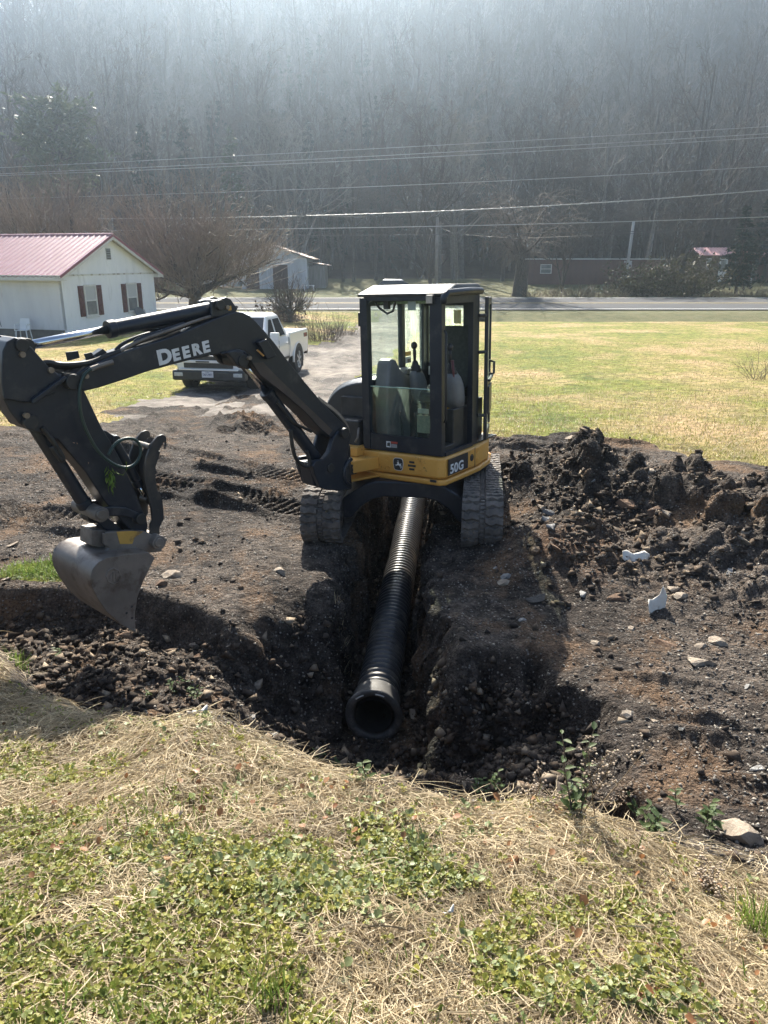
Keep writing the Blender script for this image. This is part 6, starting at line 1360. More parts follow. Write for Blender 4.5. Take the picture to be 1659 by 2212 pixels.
# ------------------------------------------------------------------ drain pipe
M_pipe = mat('black_drain_pipe', (.030, .031, .033), (.058, .057, .056), scale=4, rough=.34, c3=(.17, .145, .115), s3=3.2, t3=(.53, .72), stretch=(1, 1, 1))
PR = .185
A_, B_2 = V3((TX0-.035, 5.42, -.46+PR+.035)), V3((trench_x(13)-.02, 13.0, -.46+PR+.05))
PI_ = thing('drain_pipe', 'black corrugated drain pipe lying in the trench with a flared open mouth', 'pipe', A_)
pd = (B_2-A_).normalized(); pu = V3((0, 0, 1)); pu = (pu-pd*pu.dot(pd)).normalized(); pv = pd.cross(pu)
Lp = (B_2-A_).length
def lathe(prof, n=40, wob=None):
    b = MB(); vs = []
    for s, r in prof:
        c = A_+pd*s
        for j in range(n):
            t = 2*math.pi*j/n; rr = r*(1+(wob(t, s) if wob else 0)); vs.append(c+(pu*math.cos(t)+pv*math.sin(t))*rr)
    k = len(prof); b.add(vs, [(i*n+j, i*n+(j+1) % n, (i+1)*n+(j+1) % n, (i+1)*n+j) for i in range(k-1) for j in range(n)]); return b
prof = []; s = .26; pitch = .082
while s < Lp:
    for f, r in ((0, PR-.028), (.16, PR-.026), (.30, PR-.002), (.42, PR), (.66, PR), (.78, PR-.004), (.90, PR-.026)): prof.append((s+f*pitch, r))
    s += pitch
body = lathe(prof, 40).build('corrugated_wall', M_pipe, PI_, smooth=True)
inner = lathe([(.0, PR-.035), (Lp, PR-.035)], 36).build('liner', M_blk2, PI_, smooth=True)
wob = lambda t, s: .03*math.cos(2*t+.5)*max(0, 1-s/.2)+.012*math.sin(5*t)*max(0, 1-s/.1)
bell = lathe([(.16, PR-.035), (.06, PR-.022), (.0, PR-.006), (-.012, PR+.012), (-.016, PR+.042), (-.005, PR+.056), (.02, PR+.055), (.05, PR+.035), (.12, PR+.022), (.19, PR+.018), (.235, PR+.02), (.245, PR+.0), (.27, PR-.015)], 44, wob)
M_bell = mat('scuffed_pipe_bell', (.025, .026, .028), (.065, .063, .060), scale=7, rough=.65, c3=(.20, .19, .18), s3=5, t3=(.52, .74))
be = bell.build('bell', M_bell, PI_, smooth=True)
for t0 in (-.55, .25):
    b = MB(); pts = []
    for t in np.linspace(t0-.17, t0+.17, 8):
        rr = PR+.030; pts.append(A_-pd*.0165+(pu*math.cos(t)-pv*math.sin(t)*-1)*rr)
    b.tube(pts, .006, 6); b.build('rim_mark', mat('pale_slot', (.5, .5, .47), rough=.6), be)
# ------------------------------------------------------------------ stones
def stone_mesh(seed, flat_, name='stone'):
    rg = np.random.default_rng(seed); bm = bmesh.new(); bmesh.ops.create_icosphere(bm, subdivisions=2, radius=1)
    dirs = rg.normal(0, 1, (8, 3))*[1, 1, .45]; dirs /= np.linalg.norm(dirs, axis=1, keepdims=True); cut = .24+.34*rg.random(8)
    for v in bm.verts:
        p = np.array(v.co)
        for d, c in zip(dirs, cut):
            e = p @ d-c
            if e > 0: p = p-d*e
        v.co = p*[1.3, .8, flat_]+rg.normal(0, .02, 3)
    me = bpy.data.meshes.new(name); bm.to_mesh(me); bm.free(); return me
M_tan = mat('tan_stone', (.22, .175, .13), (.32, .265, .205), scale=9, rough=.9, bump=.5, c3=(.09, .065, .05), s3=6, t3=(.55, .72))
M_greyst = mat('grey_stone', (.15, .145, .14), (.27, .26, .245), scale=9, rough=.9, bump=.5, c3=(.06, .05, .042), s3=6, t3=(.55, .72))
M_brownst = mat('brown_stone', (.13, .075, .045), (.21, .135, .085), scale=9, rough=.95, bump=.6, c3=(.05, .036, .028), s3=6, t3=(.5, .7))
M_coal = mat('black_lump', (.018, .017, .017), (.05, .046, .042), scale=16, rough=.7, bump=.8)
def on_ground(px, py):
    d = ray(px, py); t = np.arange(1.2, 40, .012); z = GH(d.x*t, d.y*t); k = np.argmax(EYE+d.z*t < z)
    return V3((0, 0, EYE))+d*float(t[k])
SM_ = [stone_mesh(100+k, f) for k, f in enumerate((.28, .35, .22, .5, .4, .6))]
STN = [ # px, py, length m, mesh, material, tilt, turn, label
 (1170, 1098, .20, 0, M_tan, .5, .6, 'pale flat stone leaning on the heap beside the right crawler track'), (1226, 1052, .13, 3, M_tan, .2, .2, 'small pale block high on the near side of the heap'), (1345, 1020, .15, 0, M_tan, -.5, .6, 'tan slab tilted near the top of the heap'),
 (1411, 1020, .20, 0, M_tan, .35, -.5, 'large pale slab lying on the crest of the heap'), (1425, 1105, .30, 2, M_brownst, .5, .7, 'long brown slab jutting up the middle of the heap'), (1440, 1112, .22, 0, M_tan, .6, .8, 'tan slab leaning against the long brown slab'),
 (1190, 1110, .17, 2, M_greyst, .7, -.3, 'grey slab standing among pale chips on the heap'), (1350, 1090, .30, 1, M_brownst, -.4, -.6, 'broad brown slab sunk in the heap'), (1280, 1040, .10, 3, M_greyst, .2, 0, 'small grey stone on the upper slope of the heap'),
 (1070, 1228, .09, 3, M_greyst, 0, .4, 'pale round stone on the packed ground below the right track'), (1093, 1262, .17, 1, M_tan, .1, .1, 'pair-like pale flat stone on the ground right of the trench'), (1098, 1248, .15, 1, M_greyst, .1, .2, 'grey flat stone touching the pale one right of the trench'),
 (1258, 1282, .13, 4, M_greyst, .2, 1.2, 'square grey block at the foot of the brown mound'), (1335, 1290, .18, 4, M_brownst, .2, .3, 'dark brown lump stone below the white shards'), (1362, 1358, .12, 4, M_tan, .3, -.6, 'rounded tan stone below the standing white shard'),
 (1455, 1275, .18, 0, M_tan, .1, .1, 'flat tan slab right of the standing white shard'), (1475, 1290, .16, 1, M_tan, .15, .2, 'flat tan slab just under another right of the shard'), (1553, 1392, .19, 1, M_tan, .15, -.4, 'large tan slab at the lower right of the dirt'), (1518, 1398, .12, 1, M_tan, .1, .3, 'small tan slab left of the large one at the lower right'),
 (1508, 1435, .25, 0, M_tan, .05, 0, 'long flat tan slab alone on the gravel at lower right'), (1442, 1395, .18, 2, M_brownst, .3, -.4, 'dark flat stone left of the tan slabs at lower right'), (1575, 1238, .12, 3, M_greyst, .3, .5, 'grey stone on the right side of the heap'), (1618, 1150, .16, 2, M_tan, .4, .5, 'thin tan slab at the heap\'s right end'),
 (1155, 1297, .24, 5, M_coal, 0, .2, 'big rough black lump on the ground right of the trench'), (1130, 1340, .08, 1, M_greyst, 0, .2, 'small grey chip before the black lump'), (1290, 1392, .11, 1, M_tan, .2, .5, 'small tan chip in the reddish dirt'), (1612, 1485, .08, 3, M_greyst, 0, .2, 'small grey stone near the right edge of the gravel'),
 (553, 1478, .16, 4, M_tan, .3, .2, 'grey tan stone in the dirt left of the pipe mouth'), (430, 1420, .16, 3, M_brownst, .3, .2, 'brown stone below the bucket on the right'), (378, 1247, .26, 1, M_tan, .1, .5, 'long tan slab lying behind the bucket'), (350, 1262, .15, 1, M_brownst, .2, .1, 'brown slab beside the long tan slab'),
 (270, 1375, .20, 1, M_brownst, 0, .1, 'flat brown stone under the bucket tip'), (428, 1392, .12, 4, M_tan, .2, .2, 'small tan stone in the dug dirt by the bucket'), (605, 1236, .16, 1, M_tan, .1, -.3, 'tan flat stone in front of the left crawler track'), (545, 1550, .11, 4, M_greyst, .1, .2, 'grey stone on the slope below the grass edge'),
 (583, 1592, .14, 5, M_greyst, .0, .2, 'rounded grey stone half buried at the grass edge'), (680, 1556, .07, 4, M_tan, .0, .2, 'small orange tan stone left of the pipe mouth'), (890, 1545, .13, 3, M_tan, .5, 1.2, 'upright pale stone touching the right side of the pipe mouth'), (940, 1632, .11, 1, M_greyst, .1, .4, 'dark flat stone below the pipe mouth'),
 (963, 1640, .08, 3, M_tan, .1, .4, 'small pale stone beside the dark flat one'), (1360, 1545, .12, 1, M_tan, .3, .8, 'tan slab on the rim of the dug hole'), (1415, 1560, .09, 0, M_tan, .1, .2, 'pale chip on the gravel right of the hole'), (1472, 1575, .08, 3, M_coal, .1, .2, 'dark small boulder right of the hole'), (1640, 1660, .10, 4, M_greyst, .1, .2, 'grey stone at the right edge by the grass'),
 (1610, 1812, .26, 1, M_tan, .1, -.25, 'large pale buried rock at the grass edge on the right'), (14, 1252, .10, 3, M_tan, .1, .2, 'pale stone in the left bank cut'), (28, 1178, .14, 3, M_tan, .2, .2, 'pale lump in the turf at the left edge'), (495, 1395, .07, 3, M_tan, .1, .2, 'small pale stone on the slope right of the bucket')]
for px, py, L_, k, m, tilt, turn, lab in STN:
    p = on_ground(px, py); me = SM_[k].copy(); me.materials.append(m); o = link('stone', me, None)
    o.location = p+V3((0, 0, L_*.01)); o.scale = (L_*.55, L_*.55, L_*.55); o.rotation_euler = (tilt, .15*math.sin(px), turn); tag(o, lab, 'stone', 'stones lying in the dug earth')
rg = np.random.default_rng(77); cnt = 0
while cnt < 34:
    x, y = 1.2+4.2*rg.random(), 5.4+4.6*rg.random()
    if heap(np.array([x]), np.array([y]))[0] < .16: continue
    k = int(rg.integers(0, 4)); me = SM_[k].copy(); me.materials.append([M_brownst, M_brownst, M_tan, M_greyst][int(rg.integers(0, 4))]); o = link('shale_stone', me, None); L_ = .10+.20*rg.random()**1.6
    o.location = (x, y, hz(x, y)+L_*.05); o.scale = (L_*.6, L_*.55, L_*.6); o.rotation_euler = (rg.normal(.35, .35), rg.normal(0, .35), rg.random()*3.14)
    tag(o, 'broken flat slab of shale lying among the clods of the spoil heap', 'stone', 'shale slabs in the spoil heap'); cnt += 1
# two white shards of an old plastic pipe
def shard(lab, px, py, pts, r, rot, ax):
    p = on_ground(px, py); o = thing('pipe_shard', lab, 'pipe shard', p, 'broken white pipe pieces', local=True); b = MB(); n = len(pts); vs = []
    for (u, v) in pts: a = u/r; vs.append(V3((r*math.sin(a), v, r*(1-math.cos(a)))))
    c = V3((0, 0, 0))
    nu, nv = 10, 10
    us = [q[0] for q in pts]
    # strip between two outline chains
    h = n//2; lo, hi_ = pts[:h], pts[h:][::-1]; g = []
    for i in range(h):
        row = []
        for j in range(7):
            t = j/6; u = lo[i][0]*(1-t)+hi_[i][0]*t; v = lo[i][1]*(1-t)+hi_[i][1]*t; a = u/r; row.append(V3((r*math.sin(a), v, r*(1-math.cos(a)))))
        g += row
    b.add(g, [(i*7+j, i*7+j+1, (i+1)*7+j+1, (i+1)*7+j) for i in range(h-1) for j in range(6)])
    M = Matrix.Rotation(rot[2], 4, 'Z') @ Matrix.Rotation(rot[0], 4, 'X') @ Matrix.Rotation(rot[1], 4, 'Y')
    k = b.build('shell', mat('dirty_white_plastic', (.62, .59, .53), (.50, .42, .33), scale=9, rough=.5, lo=.5, hi=.75, c3=(.10, .075, .06), s3=9, t3=(.6, .72)), o, M=M, smooth=True); md = k.modifiers.new('t', 'SOLIDIFY'); md.thickness = .008
shard('curved white pipe shard standing upright in the heap\'s lower edge', 1412, 1318, [(-.09, .0), (-.07, -.03), (-.02, -.05), (.05, -.04), (.10, .0), (.13, .10), (.13, .11), (.11, .20), (.07, .12), (.0, .09), (-.05, .10), (-.08, .05)], .12, (1.2, .1, .35), 0)
shard('white pipe shard lying half buried above the standing one', 1372, 1212, [(-.13, .0), (-.08, -.02), (-.02, -.02), (.05, -.02), (.10, -.01), (.14, .02), (.14, .05), (.09, .09), (.04, .08), (-.02, .07), (-.08, .10), (-.13, .08)], .15, (.9, -.1, -.1), 0)
# ------------------------------------------------------------------ loose earth: gravel chips and clods past counting
def chips(name, n, size, m, dens, seed, label, xr=(-4.5, 6.2), yr=(2.3, 13), flat_=.55):
    rg = np.random.default_rng(seed); base = np.array([[1, 0, 0], [-.5, .8, 0], [-.6, -.75, .1], [.1, .1, 1.0], [.2, -.9, .35], [-.1, .2, -.8]]); tri = np.array([[0, 1, 3], [1, 2, 3], [2, 4, 3], [4, 0, 3], [1, 0, 5], [2, 1, 5], [4, 2, 5], [0, 4, 5]])
    u = rg.random((n*5, 2)); Y = yr[0]+(yr[1]-yr[0])*u[:, 0]**1.6; X = (-.62+1.3*u[:, 1])*(Y*.9+1.2); ok = (soil_mask(X, Y) > .6)
    X, Y = X[ok], Y[ok]; k = dens(X, Y, rg); X, Y = X[k][:n], Y[k][:n]; n = len(X); Z = GH(X, Y)
    s = size[0]+(size[1]-size[0])*rg.random(n)**2.6; q = rg.normal(0, 1, (n, 4)); q /= np.linalg.norm(q, axis=1, keepdims=True); w_, x, y, z = q.T
    Rm = np.stack([1-2*(y*y+z*z), 2*(x*y-z*w_), 2*(x*z+y*w_), 2*(x*y+z*w_), 1-2*(x*x+z*z), 2*(y*z-x*w_), 2*(x*z-y*w_), 2*(y*z+x*w_), 1-2*(x*x+y*y)], -1).reshape(n, 3, 3)
    P = base[None]*(1+rg.normal(0, .38, (n, 6, 3)))*np.array([1, 1, .8])+rg.normal(0, .12, (n, 6, 3))*np.array([1, .8, flat_]); P = np.einsum('nij,nkj->nki', Rm, P)*s[:, None, None]; P[:, :, 2] *= .8
    V_ = P+np.stack([X, Y, Z+s*.22], -1)[:, None, :]; F_2 = tri[None]+(np.arange(n)*6)[:, None, None]
    o = link(name, npmesh(name, V_.reshape(-1, 3), F_2.reshape(-1, 3), m), None); stuff(o, label, name.replace('_', ' ')); return o
def rndmat(name, cols, rough=.95):
    m = bpy.data.materials.new(name); m.use_nodes = True; nt = m.node_tree; b = nt.nodes['Principled BSDF']; b.inputs['Roughness'].default_value = rough; b.inputs['Specular IOR Level'].default_value = .2
    g = N(nt, 'ShaderNodeNewGeometry'); cr = N(nt, 'ShaderNodeValToRGB'); e = cr.color_ramp.elements; e[0].position = 0; e[0].color = rgba(cols[0]); e[1].position = 1; e[1].color = rgba(cols[-1])
    for i, c in enumerate(cols[1:-1]): k = e.new((i+1)/(len(cols)-1)); k.color = rgba(c)
    nt.links.new(g.outputs['Random Per Island'], cr.inputs[0]); nt.links.new(cr.outputs[0], b.inputs['Base Color']); return m
anyw = lambda X, Y, rg: rg.random(len(X)) < .25+.75*sst(-.3, .5, vn(X*.8, Y*.8, 201))
onheap = lambda X, Y, rg: rg.random(len(X)) < (.012+1.3*heap(X, Y)+.45*(GH(X, Y) < .33))*(.25+1.1*sst(-.4, .4, vn(X*1.6, Y*1.6, 205)))
chips('gravel', 24000, (.004, .019), rndmat('gravel_mix', [(.03, .027, .025), (.10, .09, .08), (.20, .18, .155), (.32, .29, .25)]), anyw, 1, 'loose grey gravel strewn over the dug earth', flat_=.5)
chips('dirt_clods', 26000, (.006, .055), rndmat('clod_mix', [(.025, .021, .018), (.045, .036, .030), (.07, .055, .044), (.12, .085, .058)]), onheap, 2, 'crumbled dark dirt clods over the heap and the trench', flat_=.8)
chips('shale_chips', 2600, (.02, .065), rndmat('shale_mix', [(.05, .042, .036), (.11, .085, .062), (.20, .155, .11), (.28, .23, .17)]), onheap, 3, 'flat brown shale chips scattered on the heap', flat_=.28)
# ------------------------------------------------------------------ the bank's matted grass and weeds (uncountable)
M_straw = leafmat('dry_straw', (.20, .145, .08), (.64, .53, .34), trans=.32, vscale=3, rough=.6)
M_weed = leafmat('weed_leaves', (.115, .16, .030), (.40, .37, .09), trans=.5, vscale=2.5)
M_weed2 = leafmat('grey_weed_leaves', (.13, .17, .06), (.30, .33, .15), trans=.35, vscale=2.5)
M_green = leafmat('green_grass_blades', (.075, .14, .022), (.18, .23, .055), trans=.4, vscale=3)
M_autumn = leafmat('autumn_leaves', (.22, .09, .035), (.36, .20, .09), trans=.3, vscale=3)
M_fluff = mat('seed_fluff', (.42, .35, .27), (.30, .22, .15), scale=60, rough=.95)
def bank_points(n, seed, y0=1.15, spill=.0, f=None):
    rg = np.random.default_rng(seed); Y = y0+3.6*rg.random(n*3)**1.15; X = (rg.random(n*3)*2-1)*(Y*.62+.35)
    ok = (Y < edge_y(X)+spill) & (soil_mask(X, Y) < .75 if spill < .2 else True)
    if f is not None: ok &= rg.random(n*3) < f(X, Y)
    X, Y = X[ok][:n], Y[ok][:n]; return X, Y, GH(X, Y), rg
def ribbons(name, X, Y, Z, rg, L, w, heading, rise, curl, m, label, lift=.004, segs=3, spread=1.05):
    n = len(X); h = heading+rg.normal(0, spread, n); L = L*(.5+.9*rg.random(n)); w = w*(.5+1.2*rg.random(n)**2); ri = rise[0]+(rise[1]-rise[0])*rg.random(n)**2
    t = np.linspace(0, 1, segs+1); c = rg.normal(0, curl, n)
    ang = h[:, None]+c[:, None]*t[None]; ds = L[:, None]/segs
    px = X[:, None]+np.concatenate([np.zeros((n, 1)), np.cumsum(np.cos(ang[:, 1:])*ds, 1)], 1); py = Y[:, None]+np.concatenate([np.zeros((n, 1)), np.cumsum(np.sin(ang[:, 1:])*ds, 1)], 1)
    arc = np.sin(np.pi*np.minimum(t*.9+.08, 1))[None]*ri[:, None]*L[:, None]
    gz_ = GH(px.ravel(), py.ravel()).reshape(px.shape); gz_ = np.maximum(gz_, Z[:, None]-.06)
    pz = gz_+lift+rg.random(n)[:, None]**1.5*.034+arc
    nx_, ny_ = -np.sin(ang), np.cos(ang); ww = w[:, None]*np.array([1]*segs+[.35])[None]*.5; tl = rg.normal(0, .8, n)[:, None]*ww
    Lf = np.stack([px+nx_*ww, py+ny_*ww, pz+tl], -1); Rt = np.stack([px-nx_*ww, py-ny_*ww, pz-tl], -1)
    V_ = np.stack([Lf, Rt], 2).reshape(-1, 3); k = 2*(segs+1); i = np.arange(segs)*2; q = np.stack([i, i+1, i+3, i+2], -1)[None]+(np.arange(n)*k)[:, None, None]
    o = link(name, npmesh(name, V_, q.reshape(-1, 4), m), None); stuff(o, label, 'grass'); return o
flow = lambda X, Y: 2.4*vn(X*.55, Y*.55, 301)+.9*vn(X*2.2, Y*2.2, 302)+.2
straw_f = lambda X, Y: np.clip(.5+.8*sst(-.25, .5, .6*vn(X*.95, Y*.95, 310)-.4*vn(X*2.3, Y*2.3, 312)+.35*vn(X*2.5, Y*2.5, 311)+.55*sst(-.9, -.1, Y-edge_y(X))), 0, 1)
green_f = lambda X, Y: np.clip(.07+1.25*sst(.12, .55, -.32*vn(X*.95, Y*.95, 310)+.85*vn(X*2.3, Y*2.3, 312)+.45*vn(X*6, Y*6, 313)-.45*sst(-.7, -.1, Y-edge_y(X))+.12), 0, 1)
X, Y, Z, rg = bank_points(62000, 401, f=straw_f); ribbons('dry_grass', X, Y, Z, rg, .115, .0023, flow(X, Y), (.0, .16), .7, M_straw, 'matted straw coloured dry grass covering the bank')
X, Y, Z, rg = bank_points(3500, 402, spill=.22, f=lambda X, Y: sst(-.45, .0, Y-edge_y(X))); ribbons('grass_fringe', X, Y, Z, rg, .17, .0028, flow(X, Y)+1.0, (.0, .18), .9, M_straw, 'dry grass hanging over the broken edge of the bank', segs=4)
def leaves(name, X, Y, Z, rg, s0, s1, m, label, per=5, stem=.02, tilt=.5):
    """small rosettes: a few rounded leaves round every point"""
    n = len(X); a0 = rg.random(n)*6.28; s = s0+(s1-s0)*rg.random(n)**1.5; ll = []
    X = np.repeat(X, per); Y = np.repeat(Y, per); Z = np.repeat(Z, per); s = np.repeat(s, per)*(.7+.6*rg.random(n*per)); a = np.repeat(a0, per)+np.tile(np.arange(per)*6.28/per, n)+rg.normal(0, .35, n*per); el = rg.normal(.25, tilt, n*per); r = np.repeat(.3*s0+.6*s.reshape(n, per)[:, 0], per)
    N_ = n*per; d = np.stack([np.cos(a)*np.cos(el), np.sin(a)*np.cos(el), np.sin(el)], -1); sd_ = np.stack([-np.sin(a), np.cos(a), rg.normal(0, .35, N_)], -1); sd_ /= np.linalg.norm(sd_, axis=1, keepdims=True); up = np.cross(d, sd_)
    c = np.stack([X, Y, Z+.010+1.7*stem*rg.random(N_)], -1)+d*r[:, None]*.4
    o8 = np.array([(0, 0, 0), (.35, .42, .10), (.8, .40, .08), (1.05, 0, -.06), (.8, -.40, .08), (.35, -.42, .10)])
    V_ = c[:, None]+s[:, None, None]*(o8[None, :, :1]*d[:, None]+o8[None, :, 1:2]*sd_[:, None]+o8[None, :, 2:]*up[:, None])
    q = np.array([[0, 3, 2, 1], [0, 5, 4, 3]])[None]+(np.arange(N_)*6)[:, None, None]
    o = link(name, npmesh(name, V_.reshape(-1, 3), q.reshape(-1, 4), m), None); stuff(o, label, 'ground cover'); return o
X, Y, Z, rg = bank_points(12500, 411, f=green_f); leaves('ground_cover', X, Y, Z, rg, .008, .019, M_weed, 'low green round leaved weeds growing through the dry grass', per=6)
X, Y, Z, rg = bank_points(3600, 412, f=lambda X, Y: green_f(X, Y)*sst(-.1, .4, vn(X*1.4, Y*1.4, 315))); leaves('pale_ground_cover', X, Y, Z, rg, .011, .026, M_weed2, 'grey green crinkled weed rosettes on the bank', per=7)
M_litter = leafmat('brown_litter', (.07, .042, .022), (.17, .11, .06), trans=.2, vscale=5)
X, Y, Z, rg = bank_points(3600, 414); leaves('leaf_litter', X, Y, Z, rg, .007, .018, M_litter, 'brown dead leaf scraps between the grass', per=1, stem=.014)
X, Y, Z, rg = bank_points(260, 413, f=lambda X, Y: sst(.1, .5, vn(X*1.1, Y*1.1, 317))); leaves('fallen_leaves', X, Y, Z, rg, .02, .034, M_autumn, 'orange brown fallen leaves caught in the dry grass', per=1, stem=.03)
def blades(name, X, Y, Z, rg, h, w, m, label, lean=.5, segs=3):
    n = len(X); a = rg.random(n)*6.28; L = h*(.4+.9*rg.random(n)); ln = np.abs(rg.normal(0, lean, n)); t = np.linspace(0, 1, segs+1)
    out = (np.sin(ln)[:, None]*t[None]+.35*t[None]**2*ln[:, None])*L[:, None]; up = (np.cos(ln)[:, None]*t[None]-.15*t[None]**2)*L[:, None]
    px = X[:, None]+np.cos(a)[:, None]*out; py = Y[:, None]+np.sin(a)[:, None]*out; pz = Z[:, None]+up
    f = rg.random(n)*6.28; ww = (w*(.6+.8*rg.random(n)))[:, None]*np.array([1]+[.9]*(segs-1)+[.1])[None]*.5
    Lf = np.stack([px+np.cos(f)[:, None]*ww, py+np.sin(f)[:, None]*ww, pz], -1); Rt = np.stack([px-np.cos(f)[:, None]*ww, py-np.sin(f)[:, None]*ww, pz], -1)
    V_ = np.stack([Lf, Rt], 2).reshape(-1, 3); k = 2*(segs+1); i = np.arange(segs)*2; q = np.stack([i, i+1, i+3, i+2], -1)[None]+(np.arange(n)*k)[:, None, None]
    return npmesh(name, V_, q.reshape(-1, 4), m)
X, Y, Z, rg = bank_points(8000, 421, f=lambda X, Y: np.clip(.03+1.1*sst(.35, .75, vn(X*1.2, Y*1.2, 320)*.6+sst(1.9, 1.35, Y)*.75+.55*sst(.8, 1.4, X)*sst(2.3, 1.7, Y)+.5*sst(-1.2, -1.9, X)*vn(X*2, Y*2, 322)), 0, 1))
stuff(link('green_grass', blades('green_grass', X, Y, Z, rg, .095, .0042, M_green, ''), None), 'fresh green grass blades in the near part of the bank', 'grass')
rg = np.random.default_rng(431); n = 2600; X = -3.0+rg.normal(0, .55, n); Y = 6.72+rg.normal(0, .2, n); k = soil_mask(X, Y) < .6; X, Y = X[k], Y[k]
stuff(link('turf_edge', blades('turf_edge', X, Y, GH(X, Y), rg, .10, .006, M_green, '', .8), None), 'ragged tuft of turf left at the rim of the left cut', 'grass')
# lawn blades nearer than the road
def lawn_blades(name, n, y0, y1, h, w, seed, m, label):
    rg = np.random.default_rng(seed); Y = y0+(y1-y0)*rg.random(n*2)**1.35; X = (rg.random(n*2)*2-1)*(Y*.56+1); ok = (soil_mask(X, Y) < .5) & (drive_mask(X, Y) < .45+.25*vn(X*3, Y*3, 5)); X, Y = X[ok][:n], Y[ok][:n]
    stuff(link(name, blades(name, X, Y, GH(X, Y)-.005, rg, h, w, m, '', .9, 2), None), label, 'grass')
M_lawnb = leafmat('lawn_blades', (.14, .175, .027), (.31, .265, .09), trans=.4, vscale=.5)
lawn_blades('lawn_grass', 90000, 10.5, 34, .055, .010, 441, M_lawnb, 'short yellow green winter lawn grass')
lawn_blades('verge_grass', 9000, 11, 20, .12, .011, 442, M_straw, 'longer dead grass along the edges of the lawn and drive')
# ------------------------------------------------------------------ plants one can point at
def leafy(px, py, lab, h, seed, n=9, s=.035, group='leafy weeds along the grass edge'):
    p = on_ground(px, py); o = thing('leafy_weed', lab, 'weed', p-V3((0, 0, .01)), group, local=True); rg = np.random.default_rng(seed); t = Twigs(); V_, F_ = [], []; k = 0
    for st in range(rg.integers(1, 3)):
        d = np.array([rg.normal(0, .18), rg.normal(0, .18), 1]); P = [np.array([st*.03, 0, 0])]
        for i in range(5): d = d+rg.normal(0, .12, 3)*[1, 1, .3]; P.append(P[-1]+d/np.linalg.norm(d)*h/5)
        t.limb(P, .004, .002, 4)
        for i in range(n):
            u = .25+.75*i/(n-1); j = min(4, int(u*5)); c = P[j]+(P[j+1]-P[j])*(u*5-j) if u < 1 else P[5]; a = i*2.4+rg.normal(0, .3); e_ = rg.normal(.25, .3); d1 = np.array([math.cos(a)*math.cos(e_), math.sin(a)*math.cos(e_), math.sin(e_)]); d2 = np.cross(d1, [0, 0, 1.]); d2 /= np.linalg.norm(d2); nn_ = np.cross(d2, d1); L = s*(1.15-.4*u)*(.8+.4*rg.random())
            q = [c, c+d1*L*.4+d2*L*.36+nn_*.18*L, c+d1*L*.9+d2*L*.34+nn_*.12*L, c+d1*L*1.4-nn_*.12*L, c+d1*L*.9-d2*L*.34+nn_*.12*L, c+d1*L*.4-d2*L*.36+nn_*.18*L]; V_ += q; F_ += [(k, k+3, k+2, k+1), (k, k+5, k+4, k+3)]; k += 6
    link('stem', t.mesh('stem', M_twig), None, o); link('leaves', npmesh('leaves', V_, F_, M_weedl), None, o)
M_weedl = leafmat('dark_weed_leaves', (.045, .080, .035), (.12, .155, .06), trans=.4, vscale=8, spec=.15)
for k, a in enumerate(((690, 1650, 'small leafy weed at the grass edge left of the pipe mouth', .13, 7, .032), (722, 1662, 'low leafy weed beside the small one below the trench', .09, 7, .04), (797, 1690, 'leafy weed with drooping leaves directly below the pipe mouth', .17, 9, .036), (835, 1688, 'tiny leafy weed right of the drooping one', .07, 6, .034),
        (1040, 1722, 'leafy weed cluster left of the dried seed heads', .13, 9, .042), (1078, 1712, 'upright leafy weed leaning right by the cluster', .16, 9, .036), (1237, 1770, 'tallest leafy weed among the dried seed heads', .42, 12, .036), (1215, 1765, 'broad leaved weed at the foot of the tallest weed', .16, 9, .045),
        (1375, 1772, 'leafy weed right of the dried seed heads', .13, 7, .040), (1395, 1800, 'low round leaved weed near the grass edge on the right', .08, 7, .045), (1462, 1745, 'thin leafy weed with folded leaves on the right', .15, 6, .036), (1522, 1800, 'dark drooping leafy weed before the buried rock', .19, 9, .048),
        (130, 1420, 'pale leafy sprig above the dirt at the left', .14, 8, .034), (372, 1500, 'leafy sprig at the grass edge under the bucket', .15, 8, .034), (415, 1512, 'dense leafy sprig right of the one under the bucket', .11, 9, .036), (428, 1490, 'thin upright sprig behind the dense one', .12, 6, .03), (318, 1508, 'low leafy sprig left of the others under the bucket', .08, 6, .036))):
    leafy(a[0], a[1], a[2], a[3], 500+k, a[4], a[5])
def seedhead(px, py, lab, h, seed, nst=3):
    p = on_ground(px, py); o = thing('dried_weed', lab, 'weed', p-V3((0, 0, .01)), 'dried weeds with seed heads', local=True); rg = np.random.default_rng(seed); t = Twigs(); b = MB()
    for st in range(nst):
        d = np.array([rg.normal(.1, .25), rg.normal(0, .25), 1]); P = [np.array([rg.normal(0, .02), rg.normal(0, .02), 0])]
        for i in range(6): d = d+rg.normal(0, .08, 3); P.append(P[-1]+d/np.linalg.norm(d)*h*(.75+.35*rg.random())/6)
        t.limb(P, .003, .0015, 3)
        for q in range(12):
            i = rg.integers(3, 7); a = rg.random()*6.28; e_ = P[i]+np.array([math.cos(a), math.sin(a), .8])*.035*(.5+rg.random()); t.limb([P[i], (P[i]+e_)/2+[0, 0, .004], e_], .0014, .001, 3)
            for z in range(3): b.ball(V3(e_)+V3(rg.normal(0, .007, 3)), .0046*(.6+.8*rg.random()), 6, 4, (1, 1, .7))
    link('stems', t.mesh('stems', M_palegrass), None, o); b.build('seed_heads', M_fluff, o)['kind'] = 'stuff'
